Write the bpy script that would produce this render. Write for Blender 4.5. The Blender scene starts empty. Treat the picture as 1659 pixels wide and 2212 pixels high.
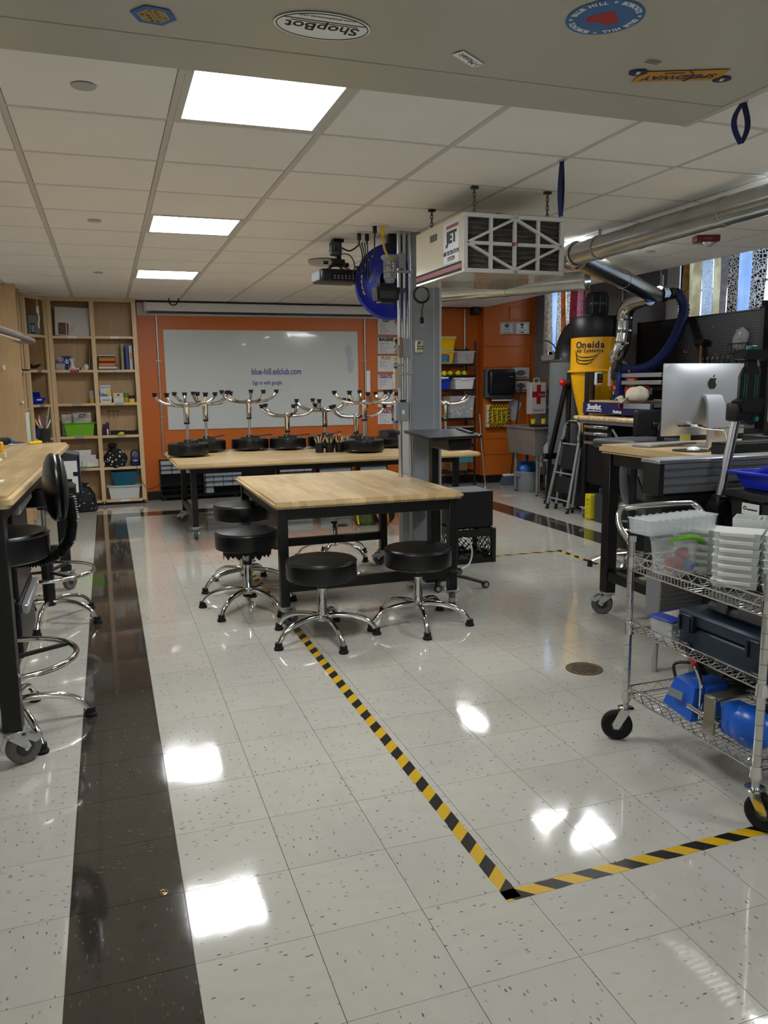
import bpy, bmesh, math, random
from mathutils import Vector, Matrix, Euler
random.seed(7)
scene = bpy.context.scene
COL = scene.collection
PI = math.pi
# ---------------------------------------------------------------- camera (solved from the 12 in floor tiles and 2 ft ceiling grid)
IMW, IMH = 1659.0, 2212.0
YAW, PITCH, ROLL, FPX = .3324, .1599, -.0124, 1710.8
CAMPOS = Vector((-.1207, -1.8374, 1.4257))
_cy, _sy = math.cos(YAW), math.sin(YAW)
FWD = Vector((_sy*math.cos(PITCH), _cy*math.cos(PITCH), -math.sin(PITCH)))
_r0 = Vector((_cy, -_sy, 0)); _u0 = _r0.cross(FWD)
RGT = _r0*math.cos(ROLL)+_u0*math.sin(ROLL)
UPV = _u0*math.cos(ROLL)-_r0*math.sin(ROLL)
cam_d = bpy.data.cameras.new('camera'); cam = bpy.data.objects.new('camera', cam_d); COL.objects.link(cam)
cam_d.sensor_fit = 'HORIZONTAL'; cam_d.sensor_width = 36; cam_d.lens = 36*FPX/IMW
cam_d.clip_start = .05; cam_d.clip_end = 100
mw = Matrix.Identity(4)
for i in range(3):
    mw[i][0] = RGT[i]; mw[i][1] = UPV[i]; mw[i][2] = -FWD[i]; mw[i][3] = CAMPOS[i]
cam.matrix_world = mw
scene.camera = cam
# ---------------------------------------------------------------- world: overcast daylight outside the windows
wd = bpy.data.worlds.new('overcast'); scene.world = wd; wd.use_nodes = True
wd.node_tree.nodes['Background'].inputs[0].default_value = (.72, .83, 1, 1)
wd.node_tree.nodes['Background'].inputs[1].default_value = .9
scene.view_settings.view_transform = 'Standard'
scene.view_settings.look = 'None'
scene.view_settings.gamma = 1
scene.view_settings.use_curve_mapping = False
scene.view_settings.exposure = 2.3
PANEL_W = 7.5      # radiance of the LED ceiling panels

def px(x, y, pl, v):
    """photo pixel -> point on the plane pl = v (a pixel gives a direction, the plane the distance)"""
    d = FWD*FPX + RGT*(x-IMW/2) - UPV*(y-IMH/2)
    i = 'xyz'.index(pl)
    return CAMPOS + d*((v-CAMPOS[i])/d[i])

# ---------------------------------------------------------------- mesh helpers
def frame_to(d):
    d = Vector(d).normalized()
    return d.to_track_quat('Z', 'Y').to_matrix().to_4x4()

class MB:
    def __init__(s): s.bm = bmesh.new()
    def _add(s, verts, faces, M=None):
        vs = [s.bm.verts.new(M @ Vector(v) if M is not None else Vector(v)) for v in verts]
        for f in faces:
            try: s.bm.faces.new([vs[i] for i in f])
            except ValueError: pass
        return vs
    def box(s, x0, x1, y0, y1, z0, z1, b=0, M=None, seg=1):
        vs = s._add([(x0,y0,z0),(x1,y0,z0),(x1,y1,z0),(x0,y1,z0),(x0,y0,z1),(x1,y0,z1),(x1,y1,z1),(x0,y1,z1)],
            [(0,3,2,1),(4,5,6,7),(0,1,5,4),(1,2,6,5),(2,3,7,6),(3,0,4,7)], M)
        if b:
            es = set(e for v in vs for e in v.link_edges)
            bmesh.ops.bevel(s.bm, geom=list(es), offset=b, segments=seg, affect='EDGES', profile=.5)
        return s
    def cbox(s, c, sz, R=(0,0,0), b=0, seg=1):
        M = Matrix.Translation(c) @ Euler(R).to_matrix().to_4x4()
        return s.box(-sz[0]/2, sz[0]/2, -sz[1]/2, sz[1]/2, -sz[2]/2, sz[2]/2, b, M, seg)
    def bar(s, p0, p1, w, h, b=0, up=(0,0,1)):
        p0, p1 = Vector(p0), Vector(p1); d = p1-p0; L = d.length; z = d.normalized()
        x = Vector(up).cross(z)
        if x.length < 1e-4: x = Vector((1,0,0))
        x.normalize(); y = z.cross(x)
        M = Matrix([[x[i],y[i],z[i],p0[i]] for i in range(3)]+[[0,0,0,1]])
        return s.box(-w/2, w/2, -h/2, h/2, 0, L, b, M)
    def cyl(s, p0, p1, r0, r1=None, seg=16, cap=True):
        p0, p1 = Vector(p0), Vector(p1); d = p1-p0
        if r1 is None: r1 = r0
        M = Matrix.Translation(p0) @ frame_to(d); L = d.length
        v = [(r0*math.cos(2*PI*i/seg), r0*math.sin(2*PI*i/seg), 0) for i in range(seg)] + \
            [(r1*math.cos(2*PI*i/seg), r1*math.sin(2*PI*i/seg), L) for i in range(seg)]
        f = [(i, (i+1) % seg, seg+(i+1) % seg, seg+i) for i in range(seg)]
        if cap: f += [tuple(range(seg-1, -1, -1)), tuple(range(seg, 2*seg))]
        s._add(v, f, M); return s
    def lathe(s, prof, c=(0,0,0), d=(0,0,1), seg=24, M=None):
        if M is None: M = Matrix.Translation(c) @ frame_to(d)
        v = []; rings = []
        for r, z in prof:
            if r < 1e-6: rings.append([len(v)]); v.append((0,0,z))
            else:
                rings.append(list(range(len(v), len(v)+seg)))
                v += [(r*math.cos(2*PI*i/seg), r*math.sin(2*PI*i/seg), z) for i in range(seg)]
        f = []
        for a, b in zip(rings, rings[1:]):
            if len(a) == 1 and len(b) == 1: continue
            for i in range(seg):
                j = (i+1) % seg
                if len(a) == 1: f.append((a[0], b[j], b[i]))
                elif len(b) == 1: f.append((a[i], a[j], b[0]))
                else: f.append((a[i], a[j], b[j], b[i]))
        s._add(v, f, M); return s
    def tube(s, pts, r, seg=8, closed=False, smooth=0, cap=True, flat=1.0):
        P = [Vector(p) for p in pts]
        rs = list(r) if isinstance(r, (list, tuple)) else [r]*len(P)
        if smooth:
            Q = []; RQ = []; n = len(P)
            rng = range(n if closed else n-1)
            for i in rng:
                a = P[(i-1) % n] if (closed or i > 0) else P[0]*2-P[1]
                b, c = P[i], P[(i+1) % n]
                d = P[(i+2) % n] if (closed or i+2 < n) else P[-1]*2-P[-2]
                for k in range(smooth):
                    t = k/smooth
                    Q.append(.5*((2*b)+(c-a)*t+(2*a-5*b+4*c-d)*t*t+(3*b-a-3*c+d)*t**3))
                    RQ.append(rs[i]+(rs[(i+1) % n]-rs[i])*t)
            if not closed: Q.append(P[-1]); RQ.append(rs[-1])
            P, rs = Q, RQ
        n = len(P); v = []; f = []
        up = None
        for i in range(n):
            if closed: t = P[(i+1) % n]-P[i-1]
            else: t = P[min(i+1, n-1)]-P[max(i-1, 0)]
            t.normalize()
            if up is None:
                up = Vector((0,0,1)) if abs(t.z) < .9 else Vector((1,0,0))
            x = up.cross(t); x.normalize(); y = t.cross(x); up = y
            for k in range(seg):
                a = 2*PI*k/seg
                v.append(P[i]+x*(rs[i]*math.cos(a))+y*(rs[i]*flat*math.sin(a)))
        for i in range(n if closed else n-1):
            j = (i+1) % n
            for k in range(seg):
                l = (k+1) % seg
                f.append((i*seg+k, i*seg+l, j*seg+l, j*seg+k))
        if cap and not closed:
            f.append(tuple(range(seg-1, -1, -1))); f.append(tuple((n-1)*seg+k for k in range(seg)))
        s._add(v, f); return s
    def prism(s, poly, z0, z1, M=None, b=0):
        n = len(poly)
        vs = s._add([(x,y,z0) for x,y in poly]+[(x,y,z1) for x,y in poly],
            [tuple(range(n-1,-1,-1)), tuple(range(n,2*n))]+[(i,(i+1)%n,n+(i+1)%n,n+i) for i in range(n)], M)
        if b:
            es = [e for v in vs for e in v.link_edges if (e.verts[0] in vs[:n]) == (e.verts[1] in vs[:n])]
            bmesh.ops.bevel(s.bm, geom=list(set(es)), offset=b, segments=2, affect='EDGES')
        return s
    def hull(s, bottom, top):
        """loft two same-length loops with caps"""
        n = len(bottom)
        s._add(list(bottom)+list(top), [tuple(range(n-1,-1,-1)), tuple(range(n,2*n))]+[(i,(i+1)%n,n+(i+1)%n,n+i) for i in range(n)])
        return s
    def tray(s, x0, x1, y0, y1, z0, z1, taper=0, t=.004, M=None):
        """open-top tub with wall thickness, wider at the top by taper"""
        k = taper
        o = [(x0+k,y0+k,z0),(x1-k,y0+k,z0),(x1-k,y1-k,z0),(x0+k,y1-k,z0),(x0,y0,z1),(x1,y0,z1),(x1,y1,z1),(x0,y1,z1)]
        i = [(x0+k+t,y0+k+t,z0+t),(x1-k-t,y0+k+t,z0+t),(x1-k-t,y1-k-t,z0+t),(x0+k+t,y1-k-t,z0+t),(x0+t,y0+t,z1),(x1-t,y0+t,z1),(x1-t,y1-t,z1),(x0+t,y1-t,z1)]
        f = [(0,3,2,1),(0,1,5,4),(1,2,6,5),(2,3,7,6),(3,0,4,7)]
        f += [(8,9,10,11),(8,12,13,9),(9,13,14,10),(10,14,15,11),(11,15,12,8)]
        f += [(4,5,13,12),(5,6,14,13),(6,7,15,14),(7,4,12,15)]
        s._add(o+i, f, M); return s
    def sphere(s, c, r, sc=(1,1,1), seg=16, rings=10, R=(0,0,0)):
        M = Matrix.Translation(c) @ Euler(R).to_matrix().to_4x4() @ Matrix.Diagonal((sc[0],sc[1],sc[2],1))
        pr = [(r*math.sin(PI*i/rings), -r*math.cos(PI*i/rings)) for i in range(rings+1)]
        pr[0] = (0,-r); pr[-1] = (0,r)
        return s.lathe(pr, M=M, seg=seg)
    def torus(s, c, R, r, d=(0,0,1), seg=32, sub=8, a0=0, a1=2*PI):
        M = Matrix.Translation(c) @ frame_to(d)
        full = abs(a1-a0-2*PI) < 1e-6
        n = seg if full else seg+1
        pts = [M @ Vector((R*math.cos(a0+(a1-a0)*i/seg), R*math.sin(a0+(a1-a0)*i/seg), 0)) for i in range(n)]
        return s.tube(pts, r, sub, closed=full)
    def sheet(s, rows, t=0):
        """rows of points -> quad sheet; t gives it thickness along its normal"""
        n, m = len(rows), len(rows[0])
        vs = s._add([p for r in rows for p in r], [(i*m+j,i*m+j+1,(i+1)*m+j+1,(i+1)*m+j) for i in range(n-1) for j in range(m-1)])
        if t:
            fs = list({f for v in vs for f in v.link_faces})
            bmesh.ops.recalc_face_normals(s.bm, faces=fs)
            bmesh.ops.solidify(s.bm, geom=fs, thickness=t)
        return s
    def ngon(s, pts):
        s._add(pts, [tuple(range(len(pts)))]); return s
    def mesh(s, name, smooth=True, ang=38):
        bmesh.ops.recalc_face_normals(s.bm, faces=s.bm.faces)
        me = bpy.data.meshes.new(name); s.bm.to_mesh(me); s.bm.free()
        if smooth:
            me.shade_smooth(); me.set_sharp_from_angle(angle=math.radians(ang))
        return me

def link(name, me, m=None, parent=None, loc=None, rot=None):
    o = bpy.data.objects.new(name, me); COL.objects.link(o)
    if m is not None and me is not None and not me.materials: me.materials.append(m)
    if parent is not None: o.parent = parent
    if loc is not None: o.location = loc
    if rot is not None: o.rotation_euler = rot
    return o
def tag(o, label=None, cat=None, group=None, kind=None):
    if label: o['label'] = label
    if cat: o['category'] = cat
    if group: o['group'] = group
    if kind: o['kind'] = kind
    return o
def obj(name, mb, m, parent=None, label=None, cat=None, group=None, kind=None, loc=None, rot=None, smooth=True, ang=38):
    return tag(link(name, mb.mesh(name, smooth, ang), m, parent, loc, rot), label, cat, group, kind)
def thing(name, label, cat, loc=(0,0,0), rz=0, group=None, rot=None):
    o = bpy.data.objects.new(name, None); COL.objects.link(o); o.empty_display_size = .1
    o.location = loc; o.rotation_euler = rot if rot else (0,0,rz)
    return tag(o, label, cat, group)
def copy_tree(o, parent=None, label=None):
    c = o.copy(); COL.objects.link(c); c.parent = parent
    if label: c['label'] = label
    for ch in list(o.children): copy_tree(ch, c)
    return c
_fonts = {}
def text(body, size, m, parent, loc, rot, name='lettering', align='CENTER', ext=.0004, sx=1.0, bold=0, shear=0, spacing=1.0):
    cu = bpy.data.curves.new('t', 'FONT'); cu.body = body; cu.size = size; cu.align_x = align; cu.align_y = 'CENTER'
    cu.extrude = ext; cu.offset = bold; cu.shear = shear; cu.space_character = spacing; cu.resolution_u = 3
    t = bpy.data.objects.new('t', cu)
    me = bpy.data.meshes.new_from_object(t); me.name = name
    bpy.data.objects.remove(t); bpy.data.curves.remove(cu)
    if sx != 1.0: me.transform(Matrix.Diagonal((sx,1,1,1)))
    me.materials.clear(); me.materials.append(m)
    return link(name, me, m, parent, loc, rot)
WALLTXT = (PI/2, 0, 0)
# ---------------------------------------------------------------- materials
def lin(h):
    h = h.lstrip('#'); o = []
    for i in (0,2,4):
        c = int(h[i:i+2],16)/255; o.append(c/12.92 if c <= .04045 else ((c+.055)/1.055)**2.4)
    return (*o, 1)
MATS = {}
def mat(name, col, rough=.5, metal=0, var=0, vs=6, bump=0, bs=60, coat=0, trans=0, alpha=1, emit=None, es=0, sheen=0, coord='Object', ior=1.45, stretch=None, sss=0, spec=.5):
    if name in MATS: return MATS[name]
    m = bpy.data.materials.new(name); m.use_nodes = True; nt = m.node_tree; N = nt.nodes; L = nt.links
    b = N['Principled BSDF']; c = lin(col) if isinstance(col, str) else col
    b.inputs['Base Color'].default_value = c; b.inputs['Roughness'].default_value = rough; b.inputs['Metallic'].default_value = metal
    b.inputs['Coat Weight'].default_value = coat; b.inputs['Transmission Weight'].default_value = trans; b.inputs['Alpha'].default_value = alpha
    b.inputs['IOR'].default_value = ior; b.inputs['Sheen Weight'].default_value = sheen; b.inputs['Specular IOR Level'].default_value = spec
    if emit: b.inputs['Emission Color'].default_value = lin(emit) if isinstance(emit, str) else emit; b.inputs['Emission Strength'].default_value = es
    tc = None
    def coords(sc=None):
        nonlocal tc
        if tc is None:
            tc = N.new('ShaderNodeTexCoord').outputs['Object'] if coord == 'Object' else N.new('ShaderNodeNewGeometry').outputs['Position']
        if sc is None: return tc
        mp = N.new('ShaderNodeMapping'); mp.inputs['Scale'].default_value = sc; L.new(tc, mp.inputs[0]); return mp.outputs[0]
    if var:
        n = N.new('ShaderNodeTexNoise'); n.inputs['Scale'].default_value = vs; n.inputs['Detail'].default_value = 4; L.new(coords(stretch), n.inputs['Vector'])
        r = N.new('ShaderNodeMapRange'); r.inputs[1].default_value = .3; r.inputs[2].default_value = .7; r.inputs[3].default_value = 1-var; r.inputs[4].default_value = 1+var
        L.new(n.outputs[0], r.inputs[0])
        mx = N.new('ShaderNodeVectorMath'); mx.operation = 'SCALE'; mx.inputs[0].default_value = c[:3]; L.new(r.outputs[0], mx.inputs['Scale'])
        L.new(mx.outputs[0], b.inputs['Base Color'])
    if bump:
        n = N.new('ShaderNodeTexNoise'); n.inputs['Scale'].default_value = bs; n.inputs['Detail'].default_value = 3; L.new(coords(stretch), n.inputs['Vector'])
        bp = N.new('ShaderNodeBump'); bp.inputs['Strength'].default_value = bump; bp.inputs['Distance'].default_value = .002
        L.new(n.outputs[0], bp.inputs['Height']); L.new(bp.outputs[0], b.inputs['Normal'])
    MATS[name] = m; return m
class NT:
    """tiny node helper"""
    def __init__(s, name):
        s.m = bpy.data.materials.new(name); s.m.use_nodes = True; s.nt = s.m.node_tree; s.b = s.nt.nodes['Principled BSDF']; MATS[name] = s.m
    def n(s, t, **k):
        x = s.nt.nodes.new('ShaderNode'+t)
        for a, v in k.items():
            if a.startswith('i'):
                q = a[1:]; x.inputs[int(q) if q.isdigit() else q].default_value = v
            else: setattr(x, a, v)
        return x
    def l(s, a, b): s.nt.links.new(a, b)
    def ramp(s, fac, stops, interp='LINEAR'):
        r = s.n('ValToRGB'); r.color_ramp.interpolation = interp; e = r.color_ramp.elements
        while len(e) < len(stops): e.new(.5)
        for q, (p, c) in zip(e, stops): q.position = p; q.color = lin(c) if isinstance(c, str) else c
        s.l(fac, r.inputs[0]); return r.outputs[0]
    def mixc(s, f, a, b, mode='MIX'):
        x = s.n('Mix', data_type='RGBA', blend_type=mode)
        for i, v in ((0, f), (6, a), (7, b)):
            if hasattr(v, 'is_linked'): s.l(v, x.inputs[i])
            else: x.inputs[i].default_value = lin(v) if isinstance(v, str) else v
        return x.outputs[2]
    def bump(s, h, st=.3, d=.002):
        x = s.n('Bump'); x.inputs['Strength'].default_value = st; x.inputs['Distance'].default_value = d; s.l(h, x.inputs['Height']); s.l(x.outputs[0], s.b.inputs['Normal'])
def wood_mat(name, c1, c2, c3, axis='y', stave=None, rough=.35, grain=1.0, coat=.2):
    """planed maple: fine grain along axis; stave=(width,length) adds glued butcher-block staves"""
    k = NT(name); tc = k.n('TexCoord').outputs['Object']
    sc = {'x': (2,28,28), 'y': (28,2,28), 'z': (28,28,2)}[axis]
    mp = k.n('Mapping'); mp.inputs['Scale'].default_value = sc; k.l(tc, mp.inputs[0])
    nz = k.n('TexNoise', iScale=1.6*grain, iDetail=6, iDistortion=.6); k.l(mp.outputs[0], nz.inputs['Vector'])
    col = k.ramp(nz.outputs[0], [(.3, c1), (.55, c2), (.75, c3)])
    big = k.n('TexNoise', iScale=3.0, iDetail=2); k.l(tc, big.inputs['Vector'])
    col = k.mixc(.5, col, k.ramp(big.outputs[0], [(.35, c3), (.65, c2)]), 'MIX')
    if stave:
        br = k.n('TexBrick', offset=.37); br.inputs['Scale'].default_value = 1; br.inputs['Mortar Size'].default_value = .0006
        br.inputs['Brick Width'].default_value = stave[1]; br.inputs['Row Height'].default_value = stave[0]; br.inputs['Bias'].default_value = 0
        br.inputs['Color1'].default_value = (.70,.68,.64,1); br.inputs['Color2'].default_value = (1.12,1.1,1.08,1); br.inputs['Mortar'].default_value = (.6,.55,.5,1)
        m2 = k.n('Mapping'); m2.inputs['Rotation'].default_value = (0,0,PI/2 if axis == 'y' else 0); k.l(tc, m2.inputs[0]); k.l(m2.outputs[0], br.inputs['Vector'])
        col = k.mixc(.8, col, br.outputs[0], 'MULTIPLY')
    k.l(col, k.b.inputs['Base Color']); k.b.inputs['Roughness'].default_value = rough; k.b.inputs['Coat Weight'].default_value = coat; k.b.inputs['Coat Roughness'].default_value = .25
    k.bump(nz.outputs[0], .06)
    return k.m
MAPLE = wood_mat('maple_plywood', '#a98a60', '#b8986c', '#c7a97e', 'z', rough=.5, coat=.05)
BUTCH = wood_mat('butcher_block', '#bd9d6d', '#d2b586', '#e3cc9f', 'y', (.045, .42), rough=.3, coat=.35)
BUTCHX = wood_mat('butcher_block_long', '#bd9d6d', '#d2b586', '#e3cc9f', 'x', (.045, .5), rough=.3, coat=.35)
STEELBLK = mat('black_powder_coat', '#0d0d0f', .38, var=.1)
BLKVINYL = mat('black_vinyl', '#08090b', .3, bump=.12, bs=260)
BLKPLAS = mat('black_plastic', '#121315', .42)
BLKMATTE = mat('black_matte', '#0b0b0c', .7)
DGREY = mat('dark_grey_plastic', '#34373a', .5)
CHROME = mat('chrome', '#d8d8d6', .09, 1)
ZINC = mat('zinc_steel', '#b9bbbc', .32, .75, var=.08)
ALU = mat('brushed_aluminium', '#b9bbbd', .35, 1)
GALV = mat('galvanised_duct', '#b4b8b6', .24, 1, var=.1, vs=9)
RUBBER = mat('black_rubber', '#0a0a0a', .75)
GRYRUB = mat('grey_rubber', '#5d5a56', .7)
WHITEP = mat('white_plastic', '#dedede', .4)
WHITEPAPER = mat('white_paper', '#e4e4e2', .8)
ORANGE = mat('orange_wall_paint', '#c4651f', .42, var=.03, vs=2, bump=.05, bs=140)
GREYWALL = mat('grey_wall_paint', '#77767a', .6, bump=.05, bs=140)
WHITETRIM = mat('white_trim_paint', '#c4c2bf', .5)
GREYMET = mat('grey_painted_steel', '#8d9197', .45, var=.04)
YELLOW = mat('yellow_plastic', '#eec51a', .4)
BLUEBIN = mat('blue_plastic', '#1530a8', .4)
RED = mat('red_plastic', '#b3161c', .4)
BLACKINK = mat('black_ink', '#0c0c0c', .6)
WHITEINK = mat('white_ink', '#e9e9e9', .5)
def clear_plastic(name, col, alpha=.35, rough=.25):
    return mat(name, col, rough, alpha=alpha, spec=.6)
CLEAR = clear_plastic('clear_plastic', '#e6ecef', .24, .15)
FROST = clear_plastic('frosted_plastic', '#e9eff0', .6, .35)
# ================================================================ STRUCTURE
T = .3048; H = 2.48; WB = 8.60; WJ = 8.42; XR = 5.75; XL = -1.75; YB = -4.4; XS = 4.985
# ---- floor tile materials
def vct(name, base, chips, dark, rough, seed):
    k = NT(name); geo = k.n('NewGeometry').outputs['Position']; rnd = k.n('ObjectInfo').outputs['Random']
    # streak direction alternates tile by tile (quarter-turned laying): the object random picks the stretch axis
    ma = k.n('Mapping'); ma.inputs['Scale'].default_value = (1,.38,1); k.l(geo, ma.inputs[0])
    mb_ = k.n('Mapping'); mb_.inputs['Scale'].default_value = (.38,1,1); k.l(geo, mb_.inputs[0])
    gt = k.n('Math', operation='GREATER_THAN', i1=.5); k.l(rnd, gt.inputs[0])
    mv = k.n('Mix', data_type='VECTOR'); k.l(gt.outputs[0], mv.inputs[0]); k.l(ma.outputs[0], mv.inputs[4]); k.l(mb_.outputs[0], mv.inputs[5])
    vo = k.n('TexVoronoi', iScale=84.0, iRandomness=1.0); k.l(mv.outputs[1], vo.inputs['Vector'])
    d = k.n('Math', operation='LESS_THAN', i1=.2); k.l(vo.outputs['Distance'], d.inputs[0])
    sx = k.n('SeparateColor'); k.l(vo.outputs['Color'], sx.inputs[0])
    pick = k.n('Math', operation='GREATER_THAN', i1=dark); k.l(sx.outputs[0], pick.inputs[0])
    spot = k.n('Math', operation='MULTIPLY'); k.l(d.outputs[0], spot.inputs[0]); k.l(pick.outputs[0], spot.inputs[1])
    tone = k.ramp(sx.outputs[1], [(0, chips[0]), (.5, chips[1]), (1, chips[2])])
    nz = k.n('TexNoise', iScale=22.0, iDetail=4); k.l(mv.outputs[1], nz.inputs['Vector'])
    bc = k.mixc(nz.outputs[0], base[0], base[1])
    var = k.n('MapRange', i3=.965, i4=1.02); k.l(rnd, var.inputs[0])
    sc = k.n('VectorMath', operation='SCALE'); k.l(bc, sc.inputs[0]); k.l(var.outputs[0], sc.inputs['Scale'])
    col = k.mixc(spot.outputs[0], sc.outputs[0], tone)
    k.l(col, k.b.inputs['Base Color'])
    w = k.n('TexNoise', iScale=6.0, iDetail=3); k.l(geo, w.inputs['Vector'])
    rr = k.n('MapRange', i1=.3, i2=.75, i3=rough*.7, i4=rough*1.5); k.l(w.outputs[0], rr.inputs[0]); k.l(rr.outputs[0], k.b.inputs['Roughness'])
    wv = k.n('TexNoise', iScale=11.0, iDetail=2); k.l(geo, wv.inputs['Vector']); k.bump(wv.outputs[0], .05, .004)
    k.b.inputs['Specular IOR Level'].default_value = .55
    k.b.inputs['Coat Weight'].default_value = .35; k.b.inputs['Coat Roughness'].default_value = .03
    return k.m
TILE_L = vct('vinyl_tile_light', ('#b3b0a6', '#bfbcb3'), ('#5d5952', '#8c877c', '#a39d90'), .55, .065, 0)
TILE_D = vct('vinyl_tile_dark', ('#34302b', '#3d3833'), ('#221f1c', '#544e46', '#635c52'), .3, .075, 1)
floor_base = obj('floor', MB().box(XL,XR,YB,WB,-.1,-.003), mat('tile_joint', '#4b463e', .8), kind='structure')
tag(floor_base, 'glossy cream vinyl tile floor with a dark border band')
tile_me = {}
for nm, mt in (('light', TILE_L), ('dark', TILE_D)):
    mb = MB(); g = .0009
    mb.box(g,T-g,g,T-g,-.003,0); tile_me[nm] = mb.mesh('floor_tile', False); tile_me[nm].materials.append(mt)
def vis(x, y, z, m=120):
    d = Vector((x,y,z))-CAMPOS; zz = d.dot(FWD)
    if zz < .1: return None
    u = IMW/2+FPX*d.dot(RGT)/zz; v = IMH/2-FPX*d.dot(UPV)/zz
    return (u,v,zz) if -m < u < IMW+m and -m < v < IMH+m else None
cells = []
BX0, BX1 = 13, 14          # right-hand band column
BY = 24                    # band row at the back (y = 7.31 .. 7.62) shifted below
for i in range(int(math.floor(XL/T)), int(XR/T)+1):
    for j in range(int(math.floor(YB/T)), int(WB/T)+1):
        x, y = i*T, j*T
        if x+T <= XL or y+T <= YB: continue
        dark = (i == -1 and j <= BY) or (j == BY and -1 <= i <= BX0) or (i == BX0 and j <= BY)
        v = vis(x+T/2, y+T/2, 0, 60)
        cells.append((v[2] if v else 999, i, j, dark))
cells.sort()
rest = {True: MB(), False: MB()}
for n, (zz, i, j, dark) in enumerate(cells):
    x, y = i*T, j*T
    if zz < 900 and n < 300:
        link('floor_tile', tile_me['dark' if dark else 'light'], None, floor_base, (x,y-.08 if False else y,0))
    else:
        x0, x1, y0, y1 = max(x,XL)+.0009, min(x+T,XR)-.0009, max(y,YB)+.0009, min(y+T,WB)-.0009
        rest[dark].box(x0,x1,y0,y1,-.003,0)
tag(obj('floor_tiles', rest[False], TILE_L, floor_base, smooth=False), kind='stuff')
tag(obj('floor_band_tiles', rest[True], TILE_D, floor_base, smooth=False), kind='stuff')

# ---- walls
def struct(name, mb, m, label=None, parent=None):
    o = obj(name, mb, m, parent, smooth=False)
    if parent is None: o['kind'] = 'structure'
    if label: o['label'] = label
    return o
wall_back = struct('wall_back', MB().box(XL,4.93,WB,WB+.15,0,2.9).box(4.93,XR+.1,WJ,WB+.15,0,2.9), ORANGE, 'orange painted back wall with a stepped-out panelled bay')
wall_left = struct('wall_left', MB().box(XL-.15,XL,YB,WB+.15,0,2.9), mat('offwhite_wall', '#d6d3cc', .6), 'off-white left wall behind the benches')
wall_front = struct('wall_front', MB().box(XL-.15,XR+.15,YB-.15,YB,0,2.9), MATS['offwhite_wall'], 'off-white wall opposite the orange wall')
WIN = [(4.02,5.37,2.00,2.72), (7.15,8.04,1.80,2.72)]
mb = MB(); ys = [YB] + [q for w_ in WIN for q in w_[:2]] + [WB+.15]
for a in range(0, len(ys), 2): mb.box(XR,XR+.2,ys[a],ys[a+1],0,2.9)
for (a,b_,z0,z1) in WIN: mb.box(XR,XR+.2,a,b_,0,z0); mb.box(XR,XR+.2,a,b_,z1,2.9)
wall_right = struct('wall_right', mb, GREYWALL, 'grey painted right wall with two curtained windows')
baseb = struct('baseboard_back', MB().box(.3,4.93,WB-.012,WB,0,.11).box(4.93,XR,WJ-.012,WJ,0,.11).box(4.918,4.93,WJ-.012,WB,0,.11), mat('black_vinyl_base', '#141416', .5), 'black vinyl baseboard under the orange wall')
struct('baseboard_right', MB().box(XR-.012,XR,YB,WJ-.012,0,.11), MATS['black_vinyl_base'], 'black vinyl baseboard along the grey wall')
# panel mouldings on the stepped-out orange bay
def moulding(n, x0, x1, z0, z1, w=.022):
    mb = MB(); y0, y1 = WJ-.014, WJ
    mb.box(x0,x1,y0,y1,z1-w,z1,.004); mb.box(x0,x1,y0,y1,z0,z0+w,.004); mb.box(x0,x0+w,y0,y1,z0+w,z1-w,.004); mb.box(x1-w,x1,y0,y1,z0+w,z1-w,.004)
    struct('trim_%d' % n, mb, ORANGE, 'orange rectangular panel moulding on the stepped bay')
def wj(x, y): return px(x,y,'y',WJ)
a = wj(1045,745); b_ = wj(1150,793); moulding(1, a.x, 5.66, b_.z, a.z)
a = wj(1100,661); b_ = wj(1152,692); moulding(2, a.x, 5.68, b_.z, a.z)
a = wj(1044,945); b_ = wj(1103,980); moulding(3, a.x, b_.x, b_.z, a.z)
a = wj(1048,803); b_ = wj(1150,930); moulding(4, a.x, 5.66, b_.z, a.z)
# windows on the right wall
PANE = mat('window_glass', '#eaf2f5', .05, trans=1, ior=1.05, alpha=.5)
for n, (y0,y1,z0,z1) in enumerate(WIN):
    w_ = struct('window_%d' % (n+1), MB().box(XR-.02,XR+.06,y0-.1,y0,z0-.1,z1,.004).box(XR-.02,XR+.06,y1,y1+(.2 if n == 0 else .12),z0-.1,z1,.004).box(XR-.05,XR+.06,y0-.12,y1+(.22 if n == 0 else .13),z0-.1,z0,.006).box(XR-.02,XR+.06,y0-.1,y1+.1,z1,z1+.09,.004), WHITETRIM, 'white framed basement window with fabric curtains')
    ns = 3 if n == 0 else 2
    for k in range(ns):
        a = y0+(y1-y0)*k/ns; c = y0+(y1-y0)*(k+1)/ns
        s_ = obj('sash', MB().box(XR+.1,XR+.14,a,a+.035,z0,z1).box(XR+.1,XR+.14,c-.035,c,z0,z1).box(XR+.1,XR+.14,a+.035,c-.035,z0,z0+.035).box(XR+.1,XR+.14,a+.035,c-.035,z1-.035,z1).box(XR+.11,XR+.13,a+.035,c-.035,(z0+z1)/2-.01,(z0+z1)/2+.01), WHITETRIM, w_)
        obj('pane', MB().box(XR+.118,XR+.122,a+.035,c-.035,z0+.035,z1-.035), PANE, s_)
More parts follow.
